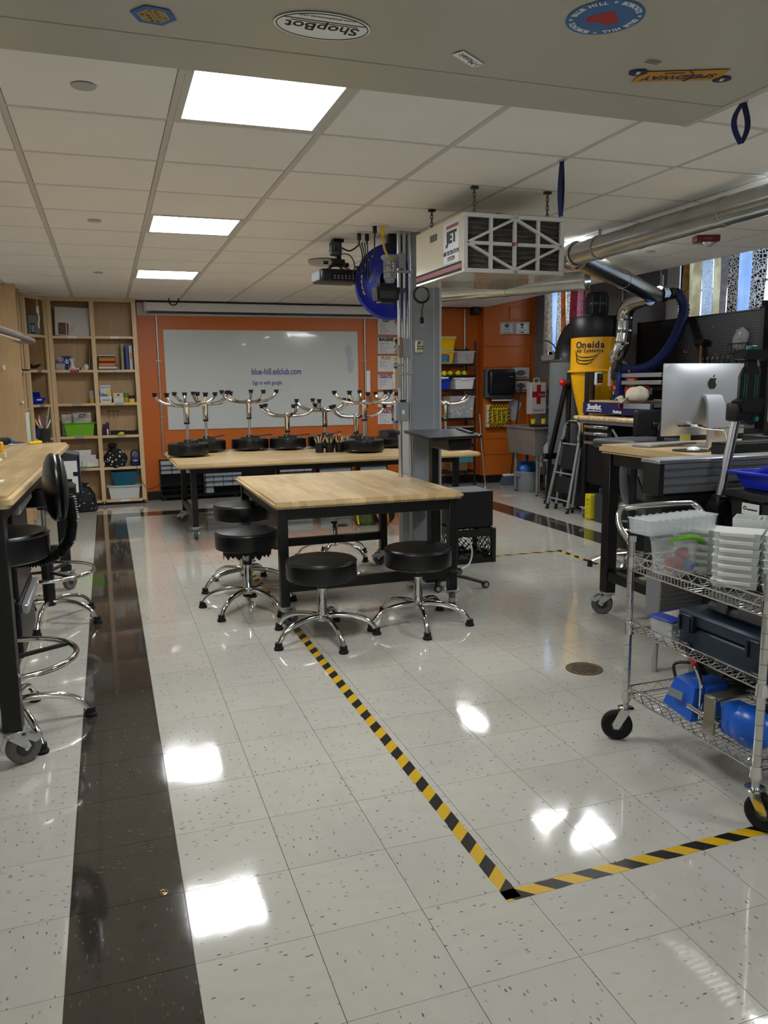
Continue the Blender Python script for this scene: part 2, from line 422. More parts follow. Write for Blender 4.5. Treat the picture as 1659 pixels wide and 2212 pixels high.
# ---- ceiling: slab, raised pocket over the windows, tees and lay-in tiles
CG = .6096; CX0 = -.4185; CY0 = 1.6186
TILEM = mat('ceiling_tile_mineral', '#efede9', .9, bump=.35, bs=420, var=.015, vs=3)
TEEM = mat('ceiling_tee_paint', '#c9c6c1', .55)
ceiling = struct('ceiling', MB().box(XL,XS,YB,WB,H+.03,H+.15).box(XS-.02,XS,YB,WB,H-.004,H+.42).box(XS-.02,XR+.2,YB,WB+.1,H+.42,H+.5), TILEM, 'white suspended ceiling of square lay-in tiles')
i0 = -3; i1 = 9
LIGHTS = [(1,-1),(1,3),(1,7),(6,3),(6,7),(6,-1),(1,-8),(6,-6),(-3,-8)]
hood_zone = lambda x, y: False
tme = MB().box(.014,CG-.014,.014,CG-.014,-.006,.02,.004).mesh('ceiling_tile'); tme.materials.append(TILEM)
for i in range(i0, i1):
    for j in range(-10, 12):
        if (i,j) in LIGHTS: continue
        x, y = CX0+i*CG, CY0+j*CG
        if x > XS-.05 or y > WB-.05: continue
        if x < XL or y < YB or x+CG > XS or y+CG > WB:
            x0, x1, y0, y1 = max(x,XL)+.012, min(x+CG,XS)-.012, max(y,YB)+.012, min(y+CG,WB)-.012
            if x1-x0 > .03 and y1-y0 > .03:
                obj('ceiling_tile', MB().box(x0,x1,y0,y1,H-.006,H+.02,.004), TILEM, ceiling)
        else: link('ceiling_tile', tme, None, ceiling, (x,y,H))
for i in range(i0, i1+1):
    x = CX0+i*CG
    if XL < x < XS: obj('main_tee', MB().box(x-.012,x+.012,YB,WB,H-.004,H+.03), TEEM, ceiling, smooth=False)
for j in range(-10, 13):
    y = CY0+j*CG
    if YB < y < WB: obj('cross_tee', MB().box(XL,XS-.02,y-.012,y+.012,H-.0035,H+.028), TEEM, ceiling, smooth=False)
# ---- LED panels
LED = mat('led_diffuser', '#f4f4f0', .6, emit=(.96,.99,1,1), es=PANEL_W)
FRM = mat('light_frame', '#c9c7c2', .5)
lab = {(1,-1): 'lit square ceiling panel half hidden by the hanging ceiling unit', (1,3): 'lit square ceiling panel midway between hanging unit and orange wall', (1,7): 'lit square ceiling panel closest to the orange wall and screen',
       (6,3): 'lit square ceiling panel behind the air filter box above the duct', (6,7): 'lit square ceiling panel over the sink corner'}
for (i,j) in LIGHTS:
    x, y = max(CX0+i*CG, XL+.02), CY0+j*CG
    t_ = thing('ceiling_light', lab.get((i,j), 'lit square ceiling panel past the large ceiling unit'), 'light', (x,y,H), group='square LED panels in the ceiling')
    obj('frame', MB().box(.012,CG-.012,.012,.04,-.006,.012).box(.012,CG-.012,CG-.04,CG-.012,-.006,.012).box(.012,.04,.04,CG-.04,-.006,.012).box(CG-.04,CG-.012,.04,CG-.04,-.006,.012), FRM, t_)
    obj('diffuser', MB().box(.04,CG-.04,.04,CG-.04,-.003,.012), LED, t_)
# ================================================================ TABLES AND STOOLS
def caster_mesh(R=.06, h=.135, brake=True):
    """swivel caster hanging below z=0 (plate at top), wheel offset"""
    f = MB(); f.box(-.045,.045,-.045,.045,-.008,0,.001); f.cyl((0,0,-.03),(0,0,-.008),.028,.032,14)
    for s in (-1,1):
        M = Matrix(((1,0,0,0),(0,0,1,s*.021),(0,1,0,0),(0,0,0,1)))
        f.prism([(-.032,-.028),(.032,-.028),(.052,-.03-(h-R-.03)*.95),(.034,-(h-R)-.014),(.02,-(h-R)+.005)], -.002, .002, M)
    f.cyl((.03,-.034,-(h-R)),(.03,.034,-(h-R)),.008,seg=8)
    for x in (-.035,.035):
        for y in (-.035,.035): f.cyl((x,y,-.014),(x,y,.0),.007,seg=6)
    if brake: f.prism([(.035,-.02),(.085,-.045),(.1,-.06),(.07,-.07),(.04,-.05)], -.018, .018, Matrix(((1,0,0,0),(0,0,1,0),(0,1,0,0),(0,0,0,1))))
    w = MB(); pr = [(.001,-.013),(R*.5,-.013),(R*.55,-.017),(R*.9,-.018),(R,-.012),(R,.012),(R*.9,.018),(R*.55,.017),(R*.5,.013),(.001,.013)]
    w.lathe(pr, (.03,0,-(h-R)), (0,1,0), 28)
    hb = MB().lathe([(.001,-.0185),(R*.42,-.0185),(R*.48,-.014),(R*.48,.014),(R*.42,.0185),(.001,.0185)], (.03,0,-(h-R)), (0,1,0), 20)
    return f.mesh('caster'), w.mesh('wheel'), hb.mesh('wheel_hub')
CAST_BIG = caster_mesh(.065,.145); CAST_MID = caster_mesh(.055,.125)
def add_caster(parent, cm, loc, rz, wheelm=GRYRUB, metal=ZINC):
    a = link('caster', cm[0], metal, parent, loc, (0,0,rz))
    w = link('wheel', cm[1], wheelm, a); link('wheel_hub', cm[2], DGREY, a)
    return a
def workbench(name, label, x0, x1, y0, y1, zt, th=.042, lw=.055, inset=(.06,.07), rail=.24, apron=.07, topm=BUTCH, casters=CAST_MID, crz=(0,0,0,0), rz=0, side_rails=True, front_rail=True, round_=.018):
    cx, cy = (x0+x1)/2, (y0+y1)/2; W, D = x1-x0, y1-y0
    t = thing(name, label, 'table', (cx,cy,0), rz)
    ch = .145 if casters is CAST_BIG else .125
    mb = MB(); r = .03
    pts = []
    for sx, sy, a0 in ((1,1,0),(-1,1,PI/2),(-1,-1,PI),(1,-1,1.5*PI)):
        for k in range(5):
            a = a0+k*PI/8; pts.append((sx*(W/2-r)+r*math.cos(a), sy*(D/2-r)+r*math.sin(a)))
    mb.prism(pts, zt-th, zt, b=round_*.8)
    obj('tabletop', mb, topm, t, ang=50)
    lx, ly = W/2-inset[0], D/2-inset[1]
    for n, (sx, sy) in enumerate(((-1,-1),(1,-1),(-1,1),(1,1))):
        obj('leg', MB().box(sx*lx-lw/2,sx*lx+lw/2,sy*ly-lw/2,sy*ly+lw/2,ch,zt-th,.003), STEELBLK, t)
        add_caster(t, casters, (sx*lx,sy*ly,ch), crz[n])
    z1 = zt-th
    obj('apron', MB().box(-lx+lw/2,lx-lw/2,-ly-lw*.3,-ly+lw*.3,z1-apron,z1,.002).box(-lx+lw/2,lx-lw/2,ly-lw*.3,ly+lw*.3,z1-apron,z1,.002).box(-lx-lw*.3,-lx+lw*.3,-ly+lw/2,ly-lw/2,z1-apron,z1,.002).box(lx-lw*.3,lx+lw*.3,-ly+lw/2,ly-lw/2,z1-apron,z1,.002), STEELBLK, t)
    if front_rail:
        for sy in (-1,1): obj('lower_rail', MB().box(-lx+lw/2,lx-lw/2,sy*ly-lw*.4,sy*ly+lw*.4,rail-.03,rail+.03,.002), STEELBLK, t)
    if side_rails:
        for sx in (-1,1): obj('lower_rail', MB().box(sx*lx-lw*.4,sx*lx+lw*.4,-ly+lw/2,ly-lw/2,rail-.03,rail+.03,.002), STEELBLK, t)
    return t
ctable = workbench('worktable', 'butcher block worktable on black steel legs ringed by round stools', .75,1.955,2.62,4.10,.758, crz=(.4,-1.9,2.2,2.6), side_rails=False)
btable = workbench('worktable', 'long butcher block table in front of the whiteboard carrying upturned stools', .43,3.44,5.42,7.0,.735, crz=(1.5,.3,2.9,.4), topm=BUTCHX, inset=(.17,.26), rail=.22, front_rail=False)
lbench = workbench('tall_workbench', 'tall butcher block bench beside the maple shelving with stools under it', -1.22,-.425,1.25,4.2,1.05, th=.05, casters=CAST_BIG, crz=(2.6,.5,-1.2,1.0), rz=-.024, topm=BUTCH, lw=.07, inset=(.075,.08), rail=.3, front_rail=True, side_rails=False)
desk = workbench('tall_workbench', 'tall butcher block desk with the silver computer on it', 2.68,4.15,1.37,2.29,1.05, th=.05, casters=CAST_BIG, crz=(0,0,2.5,0), topm=BUTCH, lw=.07, inset=(.055,.075), rail=.25, front_rail=True, side_rails=True)

# ---- round stools: seat, lever, chrome column, five legs with rubber feet
SEATR = .2
def seat_mesh(th=.115, R=SEATR):
    mb = MB()
    mb.lathe([(0,0),(R*.9,0),(R*.985,.008),(R,.02),(R,th-.02),(R*.985,th-.007),(R*.95,th),(R*.5,th+.012),(0,th+.016)], seg=40)
    return mb.mesh('seat', ang=30)
def piping_mesh(th=.115, R=SEATR): return MB().torus((0,0,th-.012), R*1.0, .004, seg=40, sub=6).mesh('piping')
def legs_mesh(R=.31):
    out = []
    mb = MB(); mb.tube([(.02,0,.125),(R*.3,0,.128),(R*.62,0,.115),(R*.86,0,.08),(R,0,.028)], [.016,.016,.0155,.015,.014], 12, smooth=5)
    leg = mb.mesh('leg')
    foot = MB().lathe([(0,0),(.026,0),(.027,.012),(.021,.016),(.02,.04),(.0,.04)], (R,0,0), seg=16).mesh('foot_cap')
    return leg, foot
SEAT_ME = seat_mesh(); PIPE_ME = piping_mesh(); LEG_ME, FOOT_ME = legs_mesh()
BASEHUB = MB().lathe([(0,.1),(.03,.1),(.034,.115),(.034,.15),(.027,.16),(.027,.3),(0,.3)], seg=20).mesh('column')
UNDER = MB().lathe([(0,-.035),(.03,-.035),(.045,-.01),(.09,-.004),(.09,0),(0,0)], seg=20).box(-.1,.1,-.03,.03,-.012,0).mesh('seat_plate')
LEVER = MB().tube([(.02,0,-.018),(.14,.01,-.022),(.2,.012,-.03)], [.005,.005,.005], 6).box(.19,.245,.002,.022,-.036,-.026,.003).mesh('lever')
RAGGED = None
def stool(label, loc, seat_h, rz=0, group='round black stools', up=True, torn=False, collar=True, tilt=None, name='round_stool'):
    """seat_h = height of the seat's underside"""
    t = thing(name, label, 'stool', loc, rz, group)
    s = link('seat', SEAT_ME, BLKVINYL, t, (0,0,seat_h))
    link('piping', PIPE_ME, BLKVINYL, s)
    link('seat_plate', UNDER, BLKPLAS, t, (0,0,seat_h)); link('lever', LEVER, BLKPLAS, t, (0,0,seat_h))
    link('column', BASEHUB, CHROME, t)
    obj('piston', MB().cyl((0,0,.3),(0,0,seat_h-.03),.014,seg=14), ZINC, t)
    obj('collar', MB().cyl((0,0,.292),(0,0,.312),.028,seg=16), BLKPLAS, t)
    for k in range(5):
        l_ = link('leg', LEG_ME, CHROME, t, (0,0,0), (0,0,2*PI*k/5)); link('foot_cap', FOOT_ME, RUBBER, l_)
    if torn:
        mb = MB(); random.seed(3)
        for k in range(22):
            a = 2*PI*k/22; r_ = .15; d = .02+random.random()*.045
            mb.prism([(-.028,0),(.028,0),(.02,-d*.6),(.004,-d),(-.018,-d*.7)], -.002, .002, Matrix.Translation((r_*math.cos(a),r_*math.sin(a),seat_h)) @ Matrix.Rotation(a+PI/2,4,'Z') @ Matrix.Rotation(PI/2,4,'X'))
        obj('torn_lining', mb, BLKMATTE, t, 'torn black lining hanging below the seat')
    if not up: t.rotation_euler = (PI,0,rz); t.location.z = loc[2]+seat_h+.115+.016
    return t
FLAT = lambda h: h
stool('round black stool astride the striped tape at the table corner', (.966,2.407,0), .345, 1.05, torn=False)
stool('round black stool at the table side next to the milk crate', (1.571,2.456,0), .355, -.52)
stool('round black stool with torn lining hanging under its seat', (.672,3.163,0), .40, .2, torn=True)
stool('round black stool half hidden under the table edge, seat raised high', (.74,3.74,0), .49, .95)
stool('round black stool standing behind the worktable beside the floor drain', (1.60,4.42,0), .56, .35)
# upturned stools on the back table (only the height and place differ)
zt = .735
ups = [  # column pixel, y on the table, height of the seat underside, turn, label
 (406,6.33,.502,.25,'upturned round stool on the corner of the long table, nearest the bookcase'),
 (447,6.80,.506,.6,'upturned round stool on the long table, just behind the corner one'),
 (540.5,6.80,.518,.05,'upturned tall round stool alone in front of the whiteboard writing'),
 (622,6.72,.363,-.3,'upturned low round stool beside the pencil cups'),
 (703,6.80,.41,.5,'upturned round stool behind the black pencil cups'),
 (770,6.40,.345,.9,'upturned low round stool nearest the whiteboard edge'),
 (788,5.98,.501,.15,'upturned round stool between the last pencil cup and the grey column'),
 (852,6.45,.478,.7,'upturned round stool on the long table behind the grey column'),
 (963,6.08,.474,.3,'upturned round stool on the long table end beyond the column')]
for (pc, y, sh, rz, lb) in ups:
    stool(lb, (px(pc,960,'y',y).x, y, zt), sh, rz, 'upturned stools on the long table', up=False)

# ---- drafting stools under the tall bench
def draft_stool(label, loc, seat_h, rz, back=True):
    t = thing('drafting_stool', label, 'stool', loc, rz, 'drafting stools at the tall bench')
    s = link('seat', SEAT_ME, BLKVINYL, t, (0,0,seat_h)); link('piping', PIPE_ME, BLKVINYL, s)
    link('seat_plate', UNDER, BLKPLAS, t, (0,0,seat_h))
    obj('column', MB().lathe([(0,.1),(.036,.1),(.036,.36),(.02,.42),(.02,.46),(0,.46)], seg=18), BLKPLAS, t)
    obj('piston', MB().cyl((0,0,.4),(0,0,seat_h-.03),.016,seg=14), ZINC, t)
    r_ = obj('foot_ring', MB().torus((0,0,.31),.27,.0125,seg=44,sub=10), CHROME, t)
    for k in range(3):
        a = 2*PI*k/3+.4
        obj('ring_spoke', MB().bar((.03*math.cos(a),.03*math.sin(a),.31),(.268*math.cos(a),.268*math.sin(a),.31),.02,.014), BLKPLAS, r_)
    for k in range(5):
        l_ = link('leg', LEG_ME, CHROME, t, (0,0,0), (0,0,2*PI*k/5)); link('foot_cap', FOOT_ME, RUBBER, l_)
    if back:
        # oval padded back carried by a bellows-covered arm
        mb = MB(); n = 9; rows = []
        mb.sphere((0,0,0), 1, (.18,.045,.14), 28, 16)
        obj('backrest', mb, BLKVINYL, t, loc=(.232,0,seat_h+.285), rot=(0,math.radians(-8),PI/2))
        obj('backrest_shell', MB().sphere((0,0,0),1,(.176,.028,.136),24,12), BLKPLAS, t, loc=(.257,0,seat_h+.285), rot=(0,math.radians(-8),PI/2))
        pts = [(.05,0,seat_h-.02),(.15,0,seat_h-.025),(.23,0,seat_h+.0),(.28,0,seat_h+.06),(.295,0,seat_h+.15),(.288,0,seat_h+.25)]
        mb = MB(); mb.tube(pts,.018,8,smooth=4)
        # bellows rings
        P = [Vector(p) for p in pts]; acc = []
        for i in range(len(P)-1):
            for k in range(9): acc.append((P[i].lerp(P[i+1],k/9),(P[i+1]-P[i])))
        for c_, d_ in acc: mb.lathe([(.018,-.004),(.027,0),(.018,.004)], c_, d_, 14)
        obj('bellows_arm', mb, BLKPLAS, t)
    return t
draft_stool('drafting stool with curved black backrest on a bellows arm at bench', (-.58,1.68,0), .735, .12, True)
draft_stool('backless drafting stool with chrome foot ring midway along the tall bench', (-.53,3.34,0), .735, .75, False)
# ================================================================ BACK WALL
def wb(x, y, d=0): return px(x, y, 'y', WB-d)
WRITE = mat('purple_marker', '#3f2f86', .6)
# whiteboard 8 x 4 ft
a = wb(352,712); c = wb(774,918)
x0, x1, z0, z1 = a.x, a.x+2.53, .885, a.z
t = thing('whiteboard', 'large glossy whiteboard with purple handwriting on the orange wall', 'whiteboard', ((x0+x1)/2,WB,z0))
hw = (x1-x0)/2; hh = z1-z0
obj('board_panel', MB().box(-hw+.008,hw-.008,-.012,-.001,.008,hh-.008), mat('dry_erase_enamel', '#c9cdcb', .12, coat=.5, var=.015, vs=1.5), t)
obj('edge_trim', MB().box(-hw,hw,-.016,-.001,0,.008).box(-hw,hw,-.016,-.001,hh-.008,hh).box(-hw,-hw+.008,-.016,-.001,.008,hh-.008).box(hw-.008,hw,-.016,-.001,.008,hh-.008), WHITETRIM, t)
p = wb(597,803); text('blue-hill.edclub.com', .115, WRITE, t, (p.x-(x0+x1)/2,-.0135,p.z-z0), WALLTXT, 'handwriting', sx=.72, bold=.0012)
p = wb(577,827); text('Sign in with google', .075, WRITE, t, (p.x-(x0+x1)/2,-.0135,p.z-z0), WALLTXT, 'handwriting', sx=.68, bold=.001)
for k, (u, v) in enumerate(((752,760),(756,790))):
    p = wb(u,v); obj('eraser_smudge', MB().prism([(.05*math.cos(q)+random.uniform(-.01,.01), .1*math.sin(q)) for q in [i*PI/6 for i in range(12)]], 0, .0003, Matrix.Translation((p.x-(x0+x1)/2,-.0122,p.z-z0)) @ Matrix.Rotation(PI/2,4,'X')), mat('faded_marker', '#b3b3c0', .2), t)
# projector screen case under the ceiling + white soffit board
p0 = wb(293,655); p1 = wb(866,668)
struct('trim_5', MB().box(.30,3.85,WB-.03,WB,2.30,2.474), WHITETRIM, 'white board below the ceiling behind the screen case')
struct('trim_6', MB().box(.30,XS,WB-.05,WB-.03,2.455,2.476), mat('red_brown_edge', '#5a2320', .5), 'thin dark red wall angle at the ceiling edge')
t = thing('projector_screen', 'long white roll-up projector screen case above the whiteboard', 'screen', (2.05,WB-.03,2.325))
obj('case', MB().box(-1.65,1.65,-.11,0,.02,.125,.01), WHITEP, t)
obj('end_cap', MB().box(-1.67,-1.65,-.115,0,.01,.13,.006), WHITEP, t); obj('end_cap', MB().box(1.65,1.67,-.115,0,.01,.13,.006), WHITEP, t)
obj('slot_bar', MB().box(-1.6,1.6,-.085,-.02,0,.019), BLKPLAS, t)
obj('pull_hook', MB().torus((-1.62,-.06,.0),.012,.003,(0,1,0),14,5), BLKPLAS, t)
# black cable loop hanging at the ceiling over the case
p = px(375,637,'y',8.2); obj('cable_loop', MB().tube([(p.x-.05,8.2,H),(p.x-.06,8.2,H-.04),(p.x-.03,8.2,H-.085),(p.x+.02,8.2,H-.08),(p.x+.05,8.2,H-.04),(p.x+.055,8.2,H)], .008, 7, smooth=5), BLKPLAS, None, 'short black cable loop at the ceiling above the screen case', 'cable')
# conduits
def conduit(label, pts, r=.011, m=ZINC, clamps=()):
    t = thing('conduit', label, 'conduit', pts[0])
    o = Vector(pts[0]); obj('pipe', MB().tube([Vector(p)-o for p in pts], r, 10), m, t)
    for c in clamps: obj('strap', MB().cbox(Vector(c)-o, (.05,.012,.018), b=.002), m, t)
    return t
xa = wb(336,670,.02).x
conduit('thin steel conduit running down beside the whiteboard to a grey outlet', [(xa,WB-.02,2.30),(xa,WB-.02,.56)], .012, clamps=[(xa,WB-.012,1.75),(xa,WB-.012,1.05)])
xb = wb(787,670,.02).x
conduit('steel conduit between the whiteboard and the posters', [(xb,WB-.02,2.30),(xb,WB-.02,.75)], .012, clamps=[(xb,WB-.012,1.75)])
xc = wb(1004,700,.02).x
conduit('steel conduit rising behind the black wire shelf', [(xc,WB-.02,2.47),(xc,WB-.02,.9)], .014)
p = wb(354,1003,.03)
t = thing('outlet_box', 'grey surface outlet box low on the orange wall with a cord', 'outlet', (p.x,WB,p.z))
obj('box', MB().box(-.055,.055,-.055,0,-.06,.06,.006), GREYMET, t); obj('cover', MB().box(-.05,.05,-.059,-.055,-.055,.055,.002), GREYMET, t)
pl = obj('plug', MB().cyl((.0,-.059,.015),(.0,-.09,.015),.016,seg=12), BLKPLAS, t)
obj('wall_cable', MB().tube([(p.x,WB-.095,p.z+.01),(p.x-.01,WB-.10,p.z-.15),(p.x-.08,WB-.08,.2),(p.x-.2,WB-.06,.15),(.26,8.3,.22),(.20,8.28,.38),(.18,8.30,.475)], .004, 6, smooth=6), BLKPLAS, None, 'thin black cord from grey outlet to the bookcase', 'cord')
p = wb(795,825,.02)
t = thing('wall_box', 'narrow white raceway box beside the whiteboard', 'box', (p.x,WB,p.z))
obj('cover', MB().box(-.03,.03,-.04,0,-.15,.15,.006), WHITEP, t); obj('base_plate', MB().box(-.034,.034,-.006,0,-.155,.155), WHITETRIM, t)
# posters with simple generic figures
SKINS = ['#d9a27c','#7a4a2c','#e0b184','#8a5736','#c58f66','#d9a27c']; HAIRS = ['#a8451d','#1d1310','#d8b24a','#2a1710','#b3461f','#5a2b12']; CLO = ['#d7d7d7','#9c9c98','#3e3e45','#b9b4ac','#c9a02c','#2f3a8c']
POST = [('ASK','#3f8079',['1 what is the','problem?','1 what do you','know to help you','get started?'],687,724),('IMAGINE','#1f4f4a',['1 brainstorm some','ideas','1 pick the best one','1 design and','sketch choices'],728,765),('PLAN','#a7a35c',['1 gather the','materials','1 think of a plan'],768,804),
        ('CREATE','#8a4a8c',['1 make and test','your model','1 follow your','plan'],808,842),('TEST','#b0592a',['1 try it out'],846,880),('REFLECT','#7a2a6e',['1 what did you','expect?','1 what would','you do differently','next time?'],884,917)]
for n, (ti, colr, lines, r0, r1) in enumerate(POST):
    zt_, zb_ = wb(830,r0).z, wb(830,r1).z; xl = wb(815,r0).x; h_ = zt_-zb_; w_ = h_*1.5
    t = thing('poster', {'ASK':'white poster headed ASK in green letters with a red-haired cartoon child','IMAGINE':'white poster headed IMAGINE in dark green letters','PLAN':'white poster headed PLAN in olive letters','CREATE':'white poster headed CREATE in purple letters','TEST':'white poster half hidden behind an upturned stool, above the REFLECT poster','REFLECT':'white poster headed REFLECT in purple letters'}[ti], 'poster', (xl,WB-.001,zb_), group='classroom process posters')
    obj('sheet', MB().box(0,w_,-.002,0,0,h_), mat('poster_paper', '#d8d6d8', .35), t)
    obj('border', MB().box(0,w_,-.0026,-.002,0,.004).box(0,w_,-.0026,-.002,h_-.004,h_).box(0,.004,-.0026,-.002,.004,h_-.004).box(w_-.004,w_,-.0026,-.002,.004,h_-.004), BLACKINK, t)
    if ti != 'TEST': text(ti, .062, mat('ink_'+ti, colr, .6), t, (w_*.36,-.003,h_-.035), WALLTXT, 'heading', sx=.85, bold=.004)
    for k, ln in enumerate(lines): text(ln, .023, mat('grey_ink', '#4d4a50', .6), t, (.02 if ln[0] == '1' else .032,-.003,h_-.085-k*.029), WALLTXT, 'lettering', 'LEFT', sx=.85)
    cx = w_*.84
    f = obj('figure_body', MB().prism([(cx-.04,.01),(cx+.045,.01),(cx+.05,.1),(cx+.03,h_*.55),(cx-.03,h_*.55),(cx-.052,.1)], .0021, .003, Matrix.Rotation(PI/2,4,'X')), mat('print_%d' % n, CLO[n], .6), t)
    hd = [(cx+.032*math.cos(i*PI/8), h_*.70+.034*math.sin(i*PI/8)) for i in range(16)]
    obj('figure_face', MB().prism(hd, .0031, .0036, Matrix.Rotation(PI/2,4,'X')), mat('skin_%d' % n, SKINS[n], .6), f)
    hr = [(cx+.041*math.cos(i*PI/10), h_*.73+.042*math.sin(i*PI/10)) for i in range(11)]+[(cx-.03,h_*.71),(cx,h_*.79),(cx+.03,h_*.71)]
    obj('figure_hair', MB().prism(hr, .0036, .004, Matrix.Rotation(PI/2,4,'X')), mat('hair_%d' % n, HAIRS[n], .6), f)
# speaker high on the wall
p = wb(1026,667,.1)
t = thing('wall_speaker', 'small black loudspeaker high on the orange wall by the ceiling', 'speaker', (p.x,WB,p.z))
obj('cabinet', MB().box(-.055,.055,-.16,-.04,-.085,.085,.012,None,2), BLKPLAS, t)
obj('woofer', MB().lathe([(0,.004),(.012,.006),(.035,-.004),(.042,.004),(.042,0)], (0,-.16,-.02), (0,-1,0), 24), DGREY, t)
obj('tweeter', MB().lathe([(0,.006),(.014,.004),(.016,0)], (0,-.16,.045), (0,-1,0), 16), DGREY, t)
obj('bracket', MB().box(-.02,.02,-.04,0,-.02,.02).box(.04,.075,-.06,0,-.03,.06), BLKPLAS, t)
# V-shaped projecting safety signs
GREEN = mat('sign_green', '#12603a', .5)
def vsign(label, u0, v0, u1, v1, kind):
    a, b_ = wj(u0,v0), wj(u1,v1); w_ = (b_.x-a.x); h_ = a.z-b_.z
    t = thing('safety_sign', label, 'sign', (a.x,WJ,b_.z), group='folded safety signs')
    M = Matrix(((1,0,0,0),(0,1,0,0),(0,0,1,0),(0,0,0,1)))
    f1 = MB(); d = .12; wf = w_*.72
    f1.hull([(0,-.001,0),(wf,-d,0),(wf+.003,-d,0),(.004,-.001,0)], [(0,-.001,h_),(wf,-d,h_),(wf+.003,-d,h_),(.004,-.001,h_)])
    face = obj('front_panel', f1, WHITEP, t)
    obj('return_panel', MB().hull([(wf,-d,0),(w_,-.001,0),(w_+.003,-.001,0),(wf+.003,-d,0)], [(wf,-d,h_),(w_,-.001,h_),(w_+.003,-.001,h_),(wf+.003,-d,h_)]), WHITEP, t)
    ang = math.atan2(-d, wf); L = math.hypot(wf,d)
    R = (PI/2,0,ang)
    def on(u, v, lift=.002):  # u along panel, v up
        return (u*math.cos(ang)+math.sin(ang)*lift, u*math.sin(ang)-math.cos(ang)*lift, v)
    Mx = Matrix.Translation(on(0,0,.0005)) @ Euler(R).to_matrix().to_4x4()
    fr = MB(); q = .01
    for (xa_,xb_,ya_,yb_) in ((.012,L-.012,.012,.017),(.012,L-.012,h_-.017,h_-.012),(.012,.017,.012,h_-.012),(L-.017,L-.012,.012,h_-.012)): fr.box(xa_,xb_,ya_,yb_,0,.001,M=Mx)
    obj('border', fr, GREEN, t)
    if kind == 'aid':
        obj('cross', MB().box(L/2-.012,L/2+.012,h_*.5,h_*.9,0,.001,M=Mx).box(L/2-.035,L/2+.035,h_*.62,h_*.78,0,.0011,M=Mx), GREEN, t)
        ls = ('FIRST AID','STATION')
        for k, l_ in enumerate(ls): text(l_, .03, GREEN, t, on(L/2,h_*.36-k*.035,.0016), R, sx=.8)
    else:
        ic = MB(); 
        ic.prism([(L/2+.024*math.cos(i*PI/8), h_*.8+.024*math.sin(i*PI/8)) for i in range(16)], 0, .001, Mx)
        ic.prism([(L/2-.014,h_*.48),(L/2+.014,h_*.48),(L/2+.02,h_*.6),(L/2-.02,h_*.6)], 0, .001, Mx)
        ic.prism([(L/2-.035,h_*.2),(L/2+.035,h_*.2),(L/2+.012,h_*.1),(L/2-.012,h_*.1)], 0, .001, Mx)
        obj('pictogram', ic, GREEN, t); text('EYE WASH', .03, GREEN, t, on(L/2,h_*.32,.0016), R, sx=.85)
vsign('folded white sign with green cross reading FIRST AID STATION', 1080,697,1109,722,'aid')
vsign('folded white EYE WASH sign with green pictogram', 1113,697,1142,722,'eye')
# paper towel dispenser
a = wj(1043,797); b_ = wj(1103,858); w_ = b_.x-a.x; h_ = a.z-b_.z
t = thing('towel_dispenser', 'black smoked-plastic paper towel dispenser on the orange bay', 'dispenser', ((a.x+b_.x)/2,WJ,b_.z))
obj('back_box', MB().box(-w_/2,w_/2,-.1,0,.0,h_,.012,None,2), mat('grey_dispenser', '#5c5f61', .4), t)
obj('cover', MB().box(-w_/2+.015,w_/2-.015,-.2,-.09,.045,h_-.01,.04,None,4), mat('smoked_plastic', '#1c1e21', .18), t)
obj('lower_panel', MB().box(-w_/2+.07,w_/2-.05,-.205,-.19,.06,h_*.48,.006), BLKPLAS, t)
obj('chute', MB().box(-w_/2+.05,w_/2-.05,-.17,-.04,-.025,.04,.012), DGREY, t)
obj('paper_lip', MB().box(-w_/2+.07,w_/2-.07,-.15,-.149,-.045,-.01), WHITEPAPER, t)
obj('badge', MB().box(w_*.2,w_*.36,-.2012,-.2,h_*.715,h_*.73), mat('silver_ink', '#8f9499', .4), t)
# glove boxes
for k, (v0, v1, lb) in enumerate(((794,818,'upper white disposable glove box beside the towel dispenser'),(823,845,'lower white disposable glove box beside the towel dispenser'))):
    a = wj(1105,v0); b_ = wj(1137,v1); w_ = b_.x-a.x; h_ = a.z-b_.z
    t = thing('glove_box', lb, 'box', (a.x,WJ,b_.z), group='glove boxes in the wall rack')
    obj('carton', MB().box(0,w_,-.09,-.003,0,h_,.002), mat('carton_white', '#bdbab6', .6), t)
    obj('oval_opening', MB().prism([(w_*.42+w_*.3*math.cos(i*PI/10), h_*.52+h_*.26*math.sin(i*PI/10)) for i in range(20)], .0902, .0915, Matrix.Rotation(PI/2,4,'X')), mat('opening_grey', '#55575a', .7), t)
    obj('printed_band', MB().box(.01,w_*.85,-.0908,-.0902,.008,.03), mat('print_red', '#8d4a48', .6), t)
    obj('wire_rack', MB().tube([(.0,-.1,-.005),(w_+.01,-.1,-.005),(w_+.01,-.001,-.005)],.003,5).tube([(.0,-.1,h_*.45),(w_+.01,-.1,h_*.45),(w_+.01,-.001,h_*.45)],.003,5).tube([(w_*.85,-.1,-.005),(w_*.85,-.1,h_*.6)],.003,5), ZINC, t)
